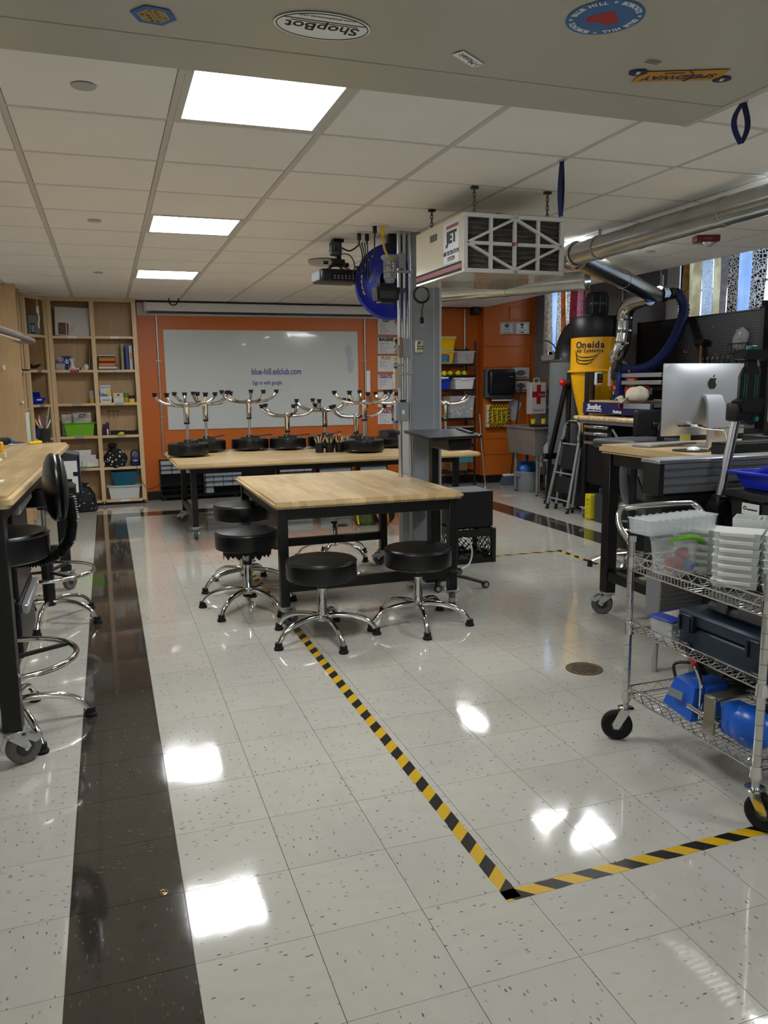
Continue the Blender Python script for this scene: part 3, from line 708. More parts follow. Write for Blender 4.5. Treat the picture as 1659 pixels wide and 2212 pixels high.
# safety data sheets binder in wire rack
a = wj(1046,874); b_ = wj(1093,921); w_ = b_.x-a.x; h_ = a.z-b_.z
SDY = mat('sds_yellow', '#d5bf22', .45); SDR = mat('sds_brown', '#7c2f1a', .5)
t = thing('safety_binder', 'yellow SAFETY DATA SHEETS binder with striped border in a wire rack', 'binder', (a.x,WJ,b_.z))
obj('cover', MB().box(.02,w_,-.1,-.03,0,h_,.004), SDY, t); obj('spine', MB().box(0,.02,-.1,-.03,0,h_,.003), WHITEP, t)
st = MB()
Mx = Matrix.Translation((0,-.1005,0)) @ Matrix.Rotation(PI/2,4,'X')
for k in range(7):
    xx = .03+k*(w_-.03)/7
    for zb in (0.0, h_-.05):
        x2 = min(xx+.05, w_); st.prism([(xx,zb),(min(xx+.03,w_),zb),(min(xx+.066,w_),zb+.05),(min(xx+.036,w_),zb+.05)], 0, .001, Mx)
for k in range(4):
    zz = .05+k*(h_-.1)/4
    for xb_ in (.022, w_-.045): st.prism([(xb_,zz),(xb_+.045,zz+.03),(xb_+.045,zz+.06),(xb_,zz+.03)], 0, .001, Mx)
obj('striped_border', st, SDR, t)
for k, l_ in enumerate(('SAFETY','DATA','SHEETS')): text(l_, .07, BLACKINK, t, (.02+(w_-.02)*(.3+.22*k),-.102,h_*.5), (PI/2,-PI/2,0), sx=.8, bold=.002)
wr = MB()
for zz in (.06,.24): wr.tube([(-.04,-.11,zz),(w_+.03,-.11,zz),(w_+.03,-.002,zz)], .003, 5)
for xx in (.04,w_*.5,w_*.9): wr.tube([(xx,-.11,.24),(xx,-.11,-.006),(xx,-.002,-.006)], .003, 5)
obj('wire_rack', wr, mat('brass_wire', '#a58a3c', .4, .8), t)
# tilted printed sheet
p = wj(1107,885)
obj('notice_sheet', MB().cbox((0,-.004,0),(.2,.001,.28)), mat('notice_paper', '#b9b8bb', .7), None, 'tilted printed notice sheet pinned beside the safety binder', 'paper', loc=(p.x,WJ,p.z), rot=(0,math.radians(24),0))
# ================================================================ MAPLE SHELVING IN THE CORNER
BK = 8.35
SH = [2.032,1.638,1.245,.855,.467,.066]      # shelf top heights
XS_ = [-.705,-.223,.272]                      # stile centres-ish of the two bays
EDGE = wood_mat('maple_face_frame', '#c2a376', '#d0b288', '#dcc199', 'z', rough=.45, coat=.1)
MAPLED = MAPLE
SILV = mat('label_holder', '#9aa0a6', .35, .6)
bc = thing('bookcase', 'maple bookcase with two columns of cubbies against the orange wall', 'bookcase', (0,0,0))
obj('back_panel', MB().box(-.70,.275,8.585,8.598,.02,2.47), MAPLED, bc)
for x0,x1 in ((-.712,-.69),(-.232,-.212),(.253,.275)): obj('side_panel', MB().box(x0,x1,BK+.02,8.585,.02,2.47), MAPLED, bc)
for x0,x1 in ((-.712,-.665),(-.246,-.198),(.228,.278)): obj('stile', MB().box(x0,x1,BK,BK+.02,.05,2.475,.001), EDGE, bc)
obj('top_rail', MB().box(-.665,.228,BK+.001,BK+.02,2.43,2.475), EDGE, bc)
obj('toe_kick', MB().box(-.70,.27,BK+.03,BK+.05,.0,.055).box(.262,.278,BK+.03,8.59,0,.055), BLKMATTE, bc)
for z in SH:
    for x0,x1 in ((-.69,-.232),(-.212,.253)):
        s_ = obj('shelf', MB().box(x0,x1,BK+.02,8.585,z-.02,z), MAPLED, bc)
        xa_, xb_ = (-.665,-.246) if x0 < -.5 else (-.198,.228)
        obj('shelf_edge', MB().box(xa_,xb_,BK+.001,BK+.02,z-.03,z), EDGE, s_)
obj('top_panel', MB().box(-.69,.253,BK+.02,8.585,2.45,2.47), MAPLED, bc)
plates = [(0,0,'w'),(0,1,'w'),(1,0,'r'),(1,1,'s'),(2,0,'s'),(2,1,'s'),(3,0,'s'),(3,1,'s'),(4,0,'s'),(5,1,'w')]
for r_, c_, k in plates:
    xm = (-.455 if c_ == 0 else .02); z = SH[r_]
    obj('label_plate', MB().box(xm-.05,xm+.05,BK-.002,BK+.001,z-.028,z-.003), {'w': WHITEP, 'r': RED, 's': SILV}[k], bc)
# angled corner unit
A_ = Vector((-.93,8.0)); B_ = Vector((-.715,8.35)); D_ = (B_-A_); LAB = D_.length; D_.normalize(); Nn = Vector((D_.y,-D_.x))
cc = thing('corner_shelf', 'angled maple corner shelf unit between bookcase and tall shelving', 'shelf', (A_.x,A_.y,0), math.atan2(D_.y,D_.x))
dp = .30
obj('back_panel', MB().box(0,LAB,dp-.012,dp,.02,2.47), MAPLED, cc)
for x0 in (0,LAB-.02): obj('side_panel', MB().box(x0,x0+.02,.02,dp-.012,.02,2.47), MAPLED, cc)
for x0 in (0,LAB-.045): obj('stile', MB().box(x0,x0+.045,0,.02,.0,2.475,.001), EDGE, cc)
obj('top_rail', MB().box(.045,LAB-.045,.001,.02,2.43,2.475), EDGE, cc)
for z in SH:
    s_ = obj('shelf', MB().box(.02,LAB-.02,.02,dp-.012,z-.02,z), MAPLED, cc); obj('shelf_edge', MB().box(.045,LAB-.045,.001,.02,z-.03,z), EDGE, s_)
for z in SH[1:3]: obj('label_plate', MB().box(LAB*.5-.04,LAB*.5+.04,-.002,.001,z-.028,z-.003), SILV, cc)
def cl(u, v, z):   # corner-unit local -> world
    return Vector((A_.x+D_.x*u-D_.y*v, A_.y+D_.y*u+D_.x*v, z))
CA = math.atan2(D_.y,D_.x)
# tall shelving along the left wall, its end panel facing the room
ts = thing('tall_shelving', 'tall maple shelving with a plain end panel beside the bench', 'shelf', (0,0,0))
obj('end_panel', MB().box(-1.74,-.93,7.2,7.225,.0,2.47,.002), MAPLED, ts)
obj('back_panel', MB().box(-1.74,-1.72,7.225,7.97,.02,2.47), MAPLED, ts); obj('side_panel', MB().box(-1.72,-.95,7.955,7.975,.02,2.47), MAPLED, ts)
for y0 in (7.225,7.58,7.93): obj('stile', MB().box(-.95,-.93,y0,y0+.045,0,2.47), EDGE, ts)
for z in (2.0,1.62,1.22,.8,.4,.06):
    s_ = obj('shelf', MB().box(-1.72,-.95,7.225,7.955,z-.02,z), MAPLED, ts); obj('shelf_edge', MB().box(-.95,-.932,7.27,7.93,z-.03,z), EDGE, s_)
obj('wall_hook', MB().box(-.012,.012,-.004,0,-.02,.03,.003).tube([(0,-.004,-.005),(0,-.02,-.022),(0,-.03,-.01),(0,-.028,.01)],.006,8,smooth=4), WHITEP, None, 'small white adhesive hook on the maple end panel', 'hook', loc=px(9,795,'y',7.199))
obj('push_pin', MB().sphere((0,-.012,0),.014,(1,.8,1)).cyl((0,0,0),(0,-.01,0),.007), WHITEP, None, 'white round push pin on the edge of the maple end panel', 'pin', loc=px(54,869,'y',7.2)+Vector((-.02,0,0)))
# --- things in the tall shelving
def flat(name, label, cat, lo, hi, m, b=.002, group=None, rot=None):
    c = (Vector(lo)+Vector(hi))/2; s_ = Vector(hi)-Vector(lo)
    return obj(name, MB().cbox((0,0,s_.z/2), s_, b=b), m, None, label, cat, group, loc=(c.x,c.y,lo[2]), rot=rot)
flat('folder', 'red folder standing upright in the tall maple shelving', 'folder', (-1.2,7.28,1.63),(-.935,7.36,1.95), mat('red_card','#a51524',.6))
t = thing('cap', 'black cap hanging over the shelf edge under the red folder', 'cap', (-1.02,7.4,1.62))
obj('crown', MB().sphere((0,0,.0),.09,(1,1,.85)), BLKMATTE, t); obj('visor', MB().sphere((.1,0,.0),.07,(1,.9,.12)), BLKMATTE, t)
for k in range(3): flat('paper_stack', 'stack of white sheets standing in the tall maple shelving', 'paper', (-1.15,7.30+.09*k,.80),(-.925+.004*k,7.37+.09*k,1.18), WHITEPAPER, group='upright paper stacks')
flat('folder', 'olive green folder beside the upright white sheets', 'folder', (-1.15,7.62,.80),(-.915,7.67,1.14), mat('olive_card','#84903a',.6))
# --- corner unit contents
t = thing('device_carton', 'grey printed carton showing a tablet device, on the top corner shelf', 'box', cl(.25,.12,SH[0]), CA)
obj('carton', MB().box(-.09,.11,-.06,.06,0,.22,.002), mat('carton_grey','#7c7f7a',.6), t); obj('device_print', MB().box(-.06,.02,-.0612,-.06,.015,.13), BLKMATTE, t); obj('screen_print', MB().box(-.05,.01,-.0618,-.0612,.03,.115), mat('screen_grey','#8d959a',.5), t)
t = thing('camera_bag', 'black bag behind the device carton on the top corner shelf', 'bag', cl(.10,.12,SH[0]), CA)
obj('body', MB().box(-.06,.05,-.05,.1,0,.2,.03,None,3), BLKMATTE, t); obj('strap', MB().tube([(-.04,-.03,.19),(-.02,-.05,.24),(.04,-.05,.23),(.07,-.02,.19)],.007,6,smooth=5), BLKMATTE, t)
mb = MB(); random.seed(5)
for k in range(5):
    c_ = (.08+.05*k,.1+.02*random.random(),.03+.012*(k%3)); mb.torus(c_,.05+.02*random.random(),.008,(random.uniform(-.3,.3),random.uniform(-.4,.4),1),22,6)
obj('cable_coil', mb, BLKPLAS, None, 'heap of coiled black cables in the corner cubby', 'cable', loc=cl(0,0,SH[1]), rot=(0,0,CA))
def bin_(label, loc, rz, w_=.2, d=.26, h=.14, m=BLUEBIN):
    t = thing('stacking_bin', label, 'bin', loc, rz, 'blue stacking bins in the corner shelf')
    mb = MB(); t_ = .004
    mb.box(-w_/2,w_/2,-d/2,d/2,0,t_)
    mb.hull([(-w_/2,-d/2+.05,0),(-w_/2+t_,-d/2+.05,0),(-w_/2+t_,d/2,0),(-w_/2,d/2,0)],[(-w_/2-.02,-d/2+.09,h),(-w_/2-.02+t_,-d/2+.09,h),(-w_/2-.02+t_,d/2,h),(-w_/2-.02,d/2,h)])
    mb.hull([(w_/2-t_,-d/2+.05,0),(w_/2,-d/2+.05,0),(w_/2,d/2,0),(w_/2-t_,d/2,0)],[(w_/2+.02-t_,-d/2+.09,h),(w_/2+.02,-d/2+.09,h),(w_/2+.02,d/2,h),(w_/2+.02-t_,d/2,h)])
    mb.box(-w_/2,w_/2,d/2-t_,d/2,0,h)
    mb.hull([(-w_/2,-d/2+.05,0),(w_/2,-d/2+.05,0),(w_/2,-d/2+.054,0),(-w_/2,-d/2+.054,0)],[(-w_/2-.015,-d/2,h*.55),(w_/2+.015,-d/2,h*.55),(w_/2+.015,-d/2+.006,h*.55),(-w_/2-.015,-d/2+.006,h*.55)])
    obj('bin_body', mb, m, t); obj('label_card', MB().box(-.045,.045,-d/2+.012,-d/2+.014,.045,.072), WHITEPAPER, t)
    return t
bin_('blue open-front stacking bin with white label in corner cubby', cl(.205,.15,SH[2]), CA)
bin_('blue open-front stacking bin behind the pencil cup', cl(.205,.15,SH[3]), CA)
# cord hanging from the ceiling disc over the corner
t = thing('pull_cord', 'white cord with inline switch hanging from a ceiling disc by shelving', 'cord', px(77,622,'y',7.9))
ctop = t.location.copy(); t.location.z = H-.006
obj('ceiling_disc', MB().lathe([(0,-.012),(.07,-.012),(.08,0),(0,0)],seg=24), WHITEP, t)
obj('cord', MB().tube([(0,0,-.012),(.0,0,-.12),(.0,.0,-.16)],.004,6).tube([(0,0,-.22),(.012,0,-.28),(0,0,-.34),(.004,0,-.39)],.008,6,smooth=4), WHITEP, t); obj('inline_switch', MB().box(-.014,.014,-.01,.01,-.225,-.15,.005), WHITEP, t)
# --- bookcase contents -------------------------------------------------
def bk(u, v, y=8.42): return px(u, v, 'y', y)
WBOX = mat('white_carton','#c9c8c6',.55)
t = thing('flat_carton', 'large flat white carton with a small picture leaning in top cubby', 'box', (-.45,8.43,SH[0]), rot=(math.radians(-7),math.radians(2),0))
obj('carton', MB().box(-.19,.20,-.025,.015,0,.335,.002), WBOX, t); obj('picture', MB().box(-.155,-.07,-.0262,-.025,.01,.15), mat('photo_print','#6a4a35',.5,var=.6,vs=40), t); obj('red_stripe', MB().box(-.06,-.042,-.0262,-.025,.01,.145), mat('stripe_red','#8c1f26',.5), t)
for k in range(3): obj('fine_print', MB().box(-.03,.01+.01*k,-.026,-.025,.05+.03*k,.054+.03*k), mat('grey_ink','#4d4a50',.6), t)
# row 2
t = thing('food_container', 'small clear tub of orange pieces on the second bookcase shelf', 'container', (-.61,8.42,SH[1]))
obj('tub', MB().tray(-.05,.055,-.04,.04,0,.07,.006), CLEAR, t); obj('orange_fill', MB().sphere((0,0,.024),.036,(1.1,.9,.6)), mat('orange_bits','#d4622c',.6), t); obj('lid', MB().box(-.053,.058,-.043,.043,.07,.08,.003), CLEAR, t)
t = thing('plastic_bag', 'crumpled clear bag on top of the small clear tub', 'bag', (-.61,8.42,SH[1]+.081)); obj('bag', MB().sphere((0,0,.04),.045,(1.05,.8,.95),10,7), CLEAR, t); obj('contents', MB().sphere((0,0,.03),.028,(1,.8,.8)), mat('pinkish','#a06a60',.6), t)
t = thing('blue_carton', 'dark blue box with white snowflake shapes behind the clear tub', 'box', (-.545,8.49,SH[1])); obj('carton', MB().box(-.06,.06,-.03,.03,0,.165,.002), mat('navy_card','#152a78',.5), t)
mb = MB()
for k in range(3):
    a = k*PI/3; mb.cbox((.015,-.031,.1),(.06,.001,.012),(0,a,0))
for k in range(2):
    a = k*PI/2+.4; mb.cbox((.035,-.031,.045),(.04,.001,.01),(0,a,0))
obj('snow_print', mb, WHITEINK, t)
t = thing('rabbit_figurine', 'small white rabbit figurine with tall ears on the shelf', 'figurine', (-.475,8.40,SH[1])); BW = mat('white_filament','#d8d6d2',.5)
obj('body', MB().sphere((0,0,.03),.028,(1,.9,1.1)).sphere((-.03,-.005,.012),.014).sphere((.03,-.005,.012),.014), BW, t); obj('head', MB().sphere((0,-.004,.072),.022), BW, t)
for s_ in (-1,1): obj('ear', MB().sphere((s_*.012,0,.115),.011,(1,.7,2.6),R=(0,s_*.2,0)), BW, t)
t = thing('egg_figurine', 'white egg-shaped print on the shelf beside the leaning boards', 'figurine', (-.325,8.40,SH[1])); obj('egg', MB().sphere((0,0,.036),.032,(1,1,1.15)), BW, t); obj('egg_base', MB().cyl((0,0,0),(0,0,.006),.03,.024,16), BW, t)
t = thing('usb_gadget', 'small blue and wood gadget between rabbit and egg', 'gadget', (-.40,8.40,SH[1])); obj('blue_block', MB().box(-.03,.02,-.015,.015,0,.03,.003), mat('navy_card','#152a78',.5), t); obj('wood_block', MB().box(.02,.06,-.012,.012,.004,.026,.002), MAPLE, t); obj('cream_label', MB().box(-.025,.0,-.0155,-.015,.008,.026), WHITEP, t)
for k in range(2): flat('thin_board', 'thin pale board leaning upright against the bookcase divider', 'board', (-.292+.024*k,8.40,SH[1]),(-.284+.024*k,8.55,SH[1]+.29-.02*k), mat('grey_board','#a19a90',.6), group='leaning thin boards', rot=(0,math.radians(5),0))
PAPC = ['#2c2d30','#d4d2ce','#cfcfcd','#b7475a','#d7a23a','#c07a35','#3f2a22','#8e2f2b','#d98b28','#e0641f','#6f8a3a','#23262a','#bdbdba']
for k, c_ in enumerate(PAPC):
    w_ = .20+random.uniform(-.012,.018); z = SH[1]+.0135*k
    flat('folder', ['black','white','cream','pink','mustard','tan','brown','dark red','amber','orange','olive','charcoal','pale grey'][k]+' folder in the stacked folders beside the binders', 'folder', (-.185+random.uniform(0,.012),8.39,z),(-.185+w_,8.54,z+.013), mat('paper_'+c_[1:],c_,.7), .001, 'stacked paper folders')
for k, (c_, w_, h_, lb) in enumerate((('#8f8a74',.028,.31,'tall patterned binder beside the folder stack'),('#1b3a86',.034,.29,'blue binder standing between two pale binders'),('#b9c0cb',.036,.285,'pale binder with orange label at the bookcase side'))):
    x0 = .08+[0,.052,.094][k]
    t = thing('binder', lb, 'binder', (x0,8.40,SH[1]), group='binders on the second shelf')
    obj('spine', MB().box(0,w_,0,.006,0,h_,.002), mat('binder_%d' % k,c_,.45,var=.35 if k == 0 else 0,vs=60), t); obj('cover', MB().box(0,.004,.006,.17,0,h_).box(w_-.004,w_,.006,.17,0,h_), MATS['binder_%d' % k], t); obj('pages', MB().box(.005,w_-.005,.008,.16,.004,h_-.006), WHITEPAPER, t)
    if k == 2: obj('spine_label', MB().box(.008,w_-.006,-.001,0,.13,.2), mat('label_orange','#d78a2e',.6), t)
# row 3
t = thing('plastic_cup', 'clear cup upside down on a yellow tub in the third cubby', 'cup', (-.285,8.41,SH[2])); obj('yellow_tub', MB().cyl((0,0,0),(0,0,.055),.026,.029,18), mat('dull_yellow','#b59a2a',.5), t); obj('cup', MB().lathe([(.03,.055),(.022,.15),(0,.15)],seg=18), CLEAR, t)
t = thing('pen_card', 'upright card packet of pens in the white basket', 'packet', (-.125,8.43,SH[2]+.02)); obj('card', MB().box(-.06,.06,0,.004,0,.19,.002), mat('card_white','#c9ccd0',.5), t); obj('yellow_panel', MB().prism([(-.02,.08),(.055,.08),(.055,.15),(.03,.13)],0,.001,Matrix.Rotation(PI/2,4,'X')), YELLOW, t); obj('blue_panel', MB().prism([(-.055,.02),(.05,.02),(.02,.08),(-.05,.1)],0,.001,Matrix.Rotation(PI/2,4,'X')), mat('sky_blue','#4d86b8',.5), t); text('PaperMate', .026, mat('ink_blue','#28407c',.5), t, (0,-.001,.165), WALLTXT)
t = thing('basket', 'white slotted plastic basket holding a pen packet', 'basket', (-.125,8.43,SH[2])); obj('basket_tub', MB().tray(-.068,.068,-.05,.05,0,.075,.008), WHITEP, t)
mb = MB()
for k in range(9): mb.box(-.045+.0105*k,-.041+.0105*k,-.0478,-.0445,.02,.052)
obj('slot', mb, DGREY, t)
t = thing('gift_carton', 'white box with ruffled print under the star box', 'box', (.02,8.42,SH[2])); obj('carton', MB().box(-.06,.06,-.05,.05,0,.065,.003), WBOX, t); obj('ruffle', MB().tube([(-.05,-.051,.05),(-.03,-.052,.02),(0,-.051,.05),(.03,-.052,.02),(.05,-.051,.05)],.004,5,smooth=4), WHITEP, t)
t = thing('star_carton', 'small cream box with black star on top of the ruffled box', 'box', (.02,8.42,SH[2]+.066)); obj('carton', MB().box(-.058,.058,-.045,.045,0,.05,.002), mat('cream_card','#cfc2a2',.5), t)
obj('star', MB().prism([((.02 if i%2==0 else .009)*math.sin(i*PI/5),.026+(.02 if i%2==0 else .009)*math.cos(i*PI/5)) for i in range(10)],.0452,.0462,Matrix.Rotation(PI/2,4,'X')), BLACKINK, t)
t = thing('paint_tub', 'green and yellow tubs stacked beside the star box', 'tub', (.11,8.44,SH[2])); obj('yellow_tub', MB().cyl((0,0,0),(0,0,.06),.028,.028,18), mat('tub_olive','#b3a12b',.5), t); obj('green_tub', MB().cyl((0,0,.06),(0,0,.115),.026,.033,18), mat('tub_green','#5c8d2c',.5), t)
t = thing('paint_tub', 'yellow tub with dark purple lid beside the bookcase side', 'tub', (.175,8.41,SH[2])); obj('tub', MB().cyl((0,0,0),(0,0,.045),.037,.037,20), YELLOW, t); obj('lid', MB().cyl((0,0,.045),(0,0,.085),.036,.036,20), mat('dark_purple','#231c4a',.45), t)
# row 4
LIME = mat('lime_plastic','#6fb41e',.4)
t = thing('lime_tub', 'bright lime green tub holding picture books in the bookcase', 'tub', (-.445,8.43,SH[3])); obj('tub', MB().tray(-.17,.17,-.06,.1,0,.155,.022,.004), LIME, t); obj('rim', MB().box(-.19,.19,-.075,-.058,.15,.16,.003).box(-.19,.19,.1,.112,.15,.16,.003).box(-.19,-.168,-.06,.1,.15,.16,.003).box(.168,.19,-.06,.1,.15,.16,.003), LIME, t)
BOOKS = [('#a7a093',.11,-.04,.27,'picture book titled TALL standing in the lime green tub'),('#b9b4ab',-.02,.02,.25,'pale picture book behind the TALL book'),('#8b6f55',.06,.045,.245,'tan picture book at the back of the lime green tub'),('#c6c4c0',.13,.02,.235,'white picture book leaning at the lime tub end')]
for k, (c_, dx, dy, h_, lb) in enumerate(BOOKS):
    w_ = .2 if k < 3 else .05
    t = thing('picture_book', lb, 'book', (-.46+dx-.06,8.43+dy,SH[3]+.01), group='books in the lime tub'); obj('cover', MB().box(-w_/2,w_/2,0,.012,0,h_,.001), mat('book_%d' % k,c_,.5,var=.45,vs=14), t); obj('pages', MB().box(-w_/2+.004,w_/2+.001,.002,.010,.003,h_-.003), WHITEPAPER, t)
    if k == 0:
        obj('title_block', MB().box(-.04,.045,-.001,0,h_-.06,h_-.015), mat('title_dark','#22201e',.5), t); text('TALL', .042, WHITEINK, t, (.002,-.0014,h_-.038), WALLTXT)
t = thing('wall_decal', 'dark blue dragonfly stems decal on the cubby back', 'decal', (-.05,8.584,1.13)); DB = mat('navy_decal','#1c2550',.5)
for k in range(3):
    x = -.05+.05*k; obj('stem', MB().tube([(x,-.002,0),(x+.004,-.002,-.04),(x-.006,-.002,-.08)],.0022,4), DB, t); 
    for s_ in (-1,1): obj('wing', MB().sphere((x+s_*.012,-.002,.01),.014,(1.1,.06,.4)), DB, t)
for k, (x, h_, c_, lb) in enumerate(((-.165,.13,'#2d1226','tall dark maroon carton in the cubby with decal'),(-.125,.15,'#3a1848','tall purple carton in the cubby with decal'))): flat('slim_carton', lb, 'box', (x-.018,8.43,SH[3]),(x+.018,8.50,SH[3]+h_), mat('slim_%d' % k,c_,.5), group='slim cartons')
flat('glue_stick', 'white glue stick standing before the slim cartons', 'glue', (-.14,8.40,SH[3]),(-.12,8.42,SH[3]+.075), WHITEP, .006)
t = thing('black_tray', 'long black tray on the shelf under the decal', 'tray', (.06,8.46,SH[3])); obj('tray_body', MB().tray(-.16,.16,-.05,.06,0,.05,.005), BLKPLAS, t); obj('tray_content', MB().box(.02,.12,-.02,.03,.03,.055,.004), mat('beige_bits','#b7ad84',.6), t)
t = thing('tape_dispenser', 'small yellow correction tape dispenser before the black tray', 'dispenser', (.03,8.39,SH[3])); obj('shell', MB().sphere((0,0,.018),.02,(1.6,.5,.9)), YELLOW, t); obj('tip', MB().cbox((-.036,0,.01),(.02,.012,.012),b=.002), YELLOW, t)
# row 5
for k in range(4):
    h_ = [.05,.09,.14,.2][k]; w_ = .1
    rows = [[(-.26-.05*k+i*.05+random.uniform(-.006,.006)-.13, 8.40+.03*k+.02*math.sin(i+k), SH[4]+.012+ (h_*(j/3.0)) ) for i in range(5)] for j in range(4)]
    obj('loose_paper', MB().sheet(rows,.001), WHITEPAPER, None, 'crumpled loose white paper heaped in the fifth cubby', 'paper', 'crumpled papers in the cubby')
flat('folder', 'green folder lying flat under the crumpled papers', 'folder', (-.60,8.38,SH[4]),(-.33,8.50,SH[4]+.011), mat('green_card','#4a7d22',.6))
BAGM = NT('black_white_print_cloth'); tcv = BAGM.n('TexCoord').outputs['Object']; vor = BAGM.n('TexVoronoi', iScale=26.0, feature='F1'); BAGM.l(tcv, vor.inputs['Vector']); BAGM.l(BAGM.ramp(vor.outputs['Distance'], [(0,'#d6d3cc'),(.24,'#d6d3cc'),(.27,'#0d0d0e'),(1,'#0d0d0e')],'CONSTANT'), BAGM.b.inputs['Base Color']); BAGM.b.inputs['Roughness'].default_value = .8; BAGM = BAGM.m
t = thing('drawstring_bag', 'round black and white print drawstring bag sagging off the shelf', 'bag', (-.06,8.40,SH[4]))
random.seed(9); mb = MB(); mb.sphere((0,0,.095),.135,(1.02,.62,.95),24,16)
for v in mb.bm.verts: v.co += Vector((random.uniform(-.006,.006),random.uniform(-.006,.006),random.uniform(-.006,.006)))
obj('bag_body', mb, BAGM, t, ang=70); obj('gathered_neck', MB().lathe([(.05,.0),(.035,.03),(.06,.07),(.045,.085),(0,.06)],(-.02,-.01,.20),(-.1,-.2,1),14), BLKMATTE, t); obj('drawstring', MB().tube([(-.02,-.05,.23),(0,-.09,.16),(.02,-.1,.1)],.004,5,smooth=4), BLKMATTE, t)
t = thing('fan_heater', 'small dark blue desk fan with round star grille', 'fan', (.17,8.42,SH[4])); NAVY = mat('navy_plastic','#14194a',.35)
obj('body', MB().box(-.05,.05,-.045,.045,0,.13,.012,None,2), NAVY, t); obj('fan_head', MB().lathe([(0,-.03),(.05,-.03),(.056,0),(.05,.03),(0,.03)],(0,0,.145),(0,1,0),24), NAVY, t)
obj('grille', MB().torus((0,-.032,.145),.032,.004,(0,1,0),24,6).prism([((.026 if i%2==0 else .012)*math.sin(i*PI/6),(.026 if i%2==0 else .012)*math.cos(i*PI/6)) for i in range(12)],0,.004,Matrix.Translation((0,-.03,.145)) @ Matrix.Rotation(PI/2,4,'X')), mat('silver_plastic','#b9bcc4',.3,.5), t); obj('grille_centre', MB().cyl((0,-.034,.145),(0,-.038,.145),.01,seg=14), NAVY, t); obj('silver_badge', MB().box(-.03,.03,-.046,-.045,.07,.076).box(-.02,.02,-.046,-.045,.06,.064), WHITEINK, t)
# row 6
t = thing('shoe_carton', 'white carton with red band on the bottom shelf behind the patterned bag', 'box', (-.5,8.43,SH[5])); obj('carton', MB().box(-.11,.11,-.05,.1,0,.19,.003), WBOX, t); obj('red_band', MB().box(-.11,.11,-.0512,-.05,.14,.15), RED, t)
obj('cable_loop', MB().tube([(-.6,8.40,SH[5]+.2),(-.57,8.41,SH[5]+.26),(-.5,8.42,SH[5]+.25),(-.45,8.42,SH[5]+.21),(-.43,8.44,SH[5]+.195)],.004,6,smooth=6), BLKPLAS, None, 'black cable loop on top of the red-banded carton', 'cable')
TEAL = mat('teal_plastic','#0d5c78',.3,alpha=.85)
t = thing('clear_bin', 'lidded clear storage box of odds and ends on the bottom shelf', 'container', (.02,8.45,SH[5])); obj('tub', MB().tray(-.185,.185,-.07,.12,0,.15,.02), FROST, t); obj('lid', MB().box(-.205,.205,-.09,.13,.15,.165,.006), FROST, t)
mb = MB()
for k in range(7): mb.sphere((-.02+.026*k,-.03,.035+.01*(k%2)),.026,(1,.6,1))
obj('contents', mb, mat('mixed_pastel','#8fa584',.6,var=.5,vs=30), t); obj('white_block', MB().box(-.13,-.03,-.05,.03,.01,.08,.004), WHITEP, t)
t = thing('teal_tub', 'translucent teal tub on top of the lidded clear box', 'tub', (.03,8.45,SH[5]+.166)); obj('tub', MB().tray(-.155,.155,-.07,.1,0,.17,.035), TEAL, t); obj('contents', MB().sphere((0,.01,.1),.1,(1.1,.6,.5)), mat('teal_stuff','#176f5c',.6,var=.4,vs=20), t)
# drawstring bag on the floor
t = thing('drawstring_bag', 'upright black print drawstring bag on the floor against the bookcase', 'bag', px(182,1108,'z',0)+Vector((0,.12,0)))
BAG2 = NT('black_word_print_cloth'); tcv = BAG2.n('TexCoord').outputs['Object']; br = BAG2.n('TexVoronoi', iScale=22.0); BAG2.l(tcv, br.inputs['Vector']); BAG2.l(BAG2.ramp(br.outputs['Distance'], [(0,'#bdbab5'),(.16,'#bdbab5'),(.19,'#131314'),(.5,'#101011'),(.54,'#3a3a3c'),(.57,'#101011')],'CONSTANT'), BAG2.b.inputs['Base Color']); BAG2.b.inputs['Roughness'].default_value = .8
random.seed(4); mb = MB(); mb.lathe([(0,0),(.13,0),(.15,.02),(.145,.12),(.13,.2),(.09,.27),(.05,.3),(.07,.33),(.03,.33),(0,.3)],seg=22)
for v in mb.bm.verts: v.co.y *= .62; v.co += Vector((random.uniform(-.006,.006),random.uniform(-.006,.006),0))
obj('bag_body', mb, BAG2.m, t, ang=70); obj('drawstring', MB().tube([(.02,-.03,.3),(.08,-.05,.28),(.11,-.07,.2),(.12,-.06,.1)],.006,6,smooth=5).tube([(-.02,-.03,.3),(-.05,-.06,.33),(-.02,-.08,.35),(.03,-.05,.31)],.006,6,smooth=5), BLKMATTE, t)
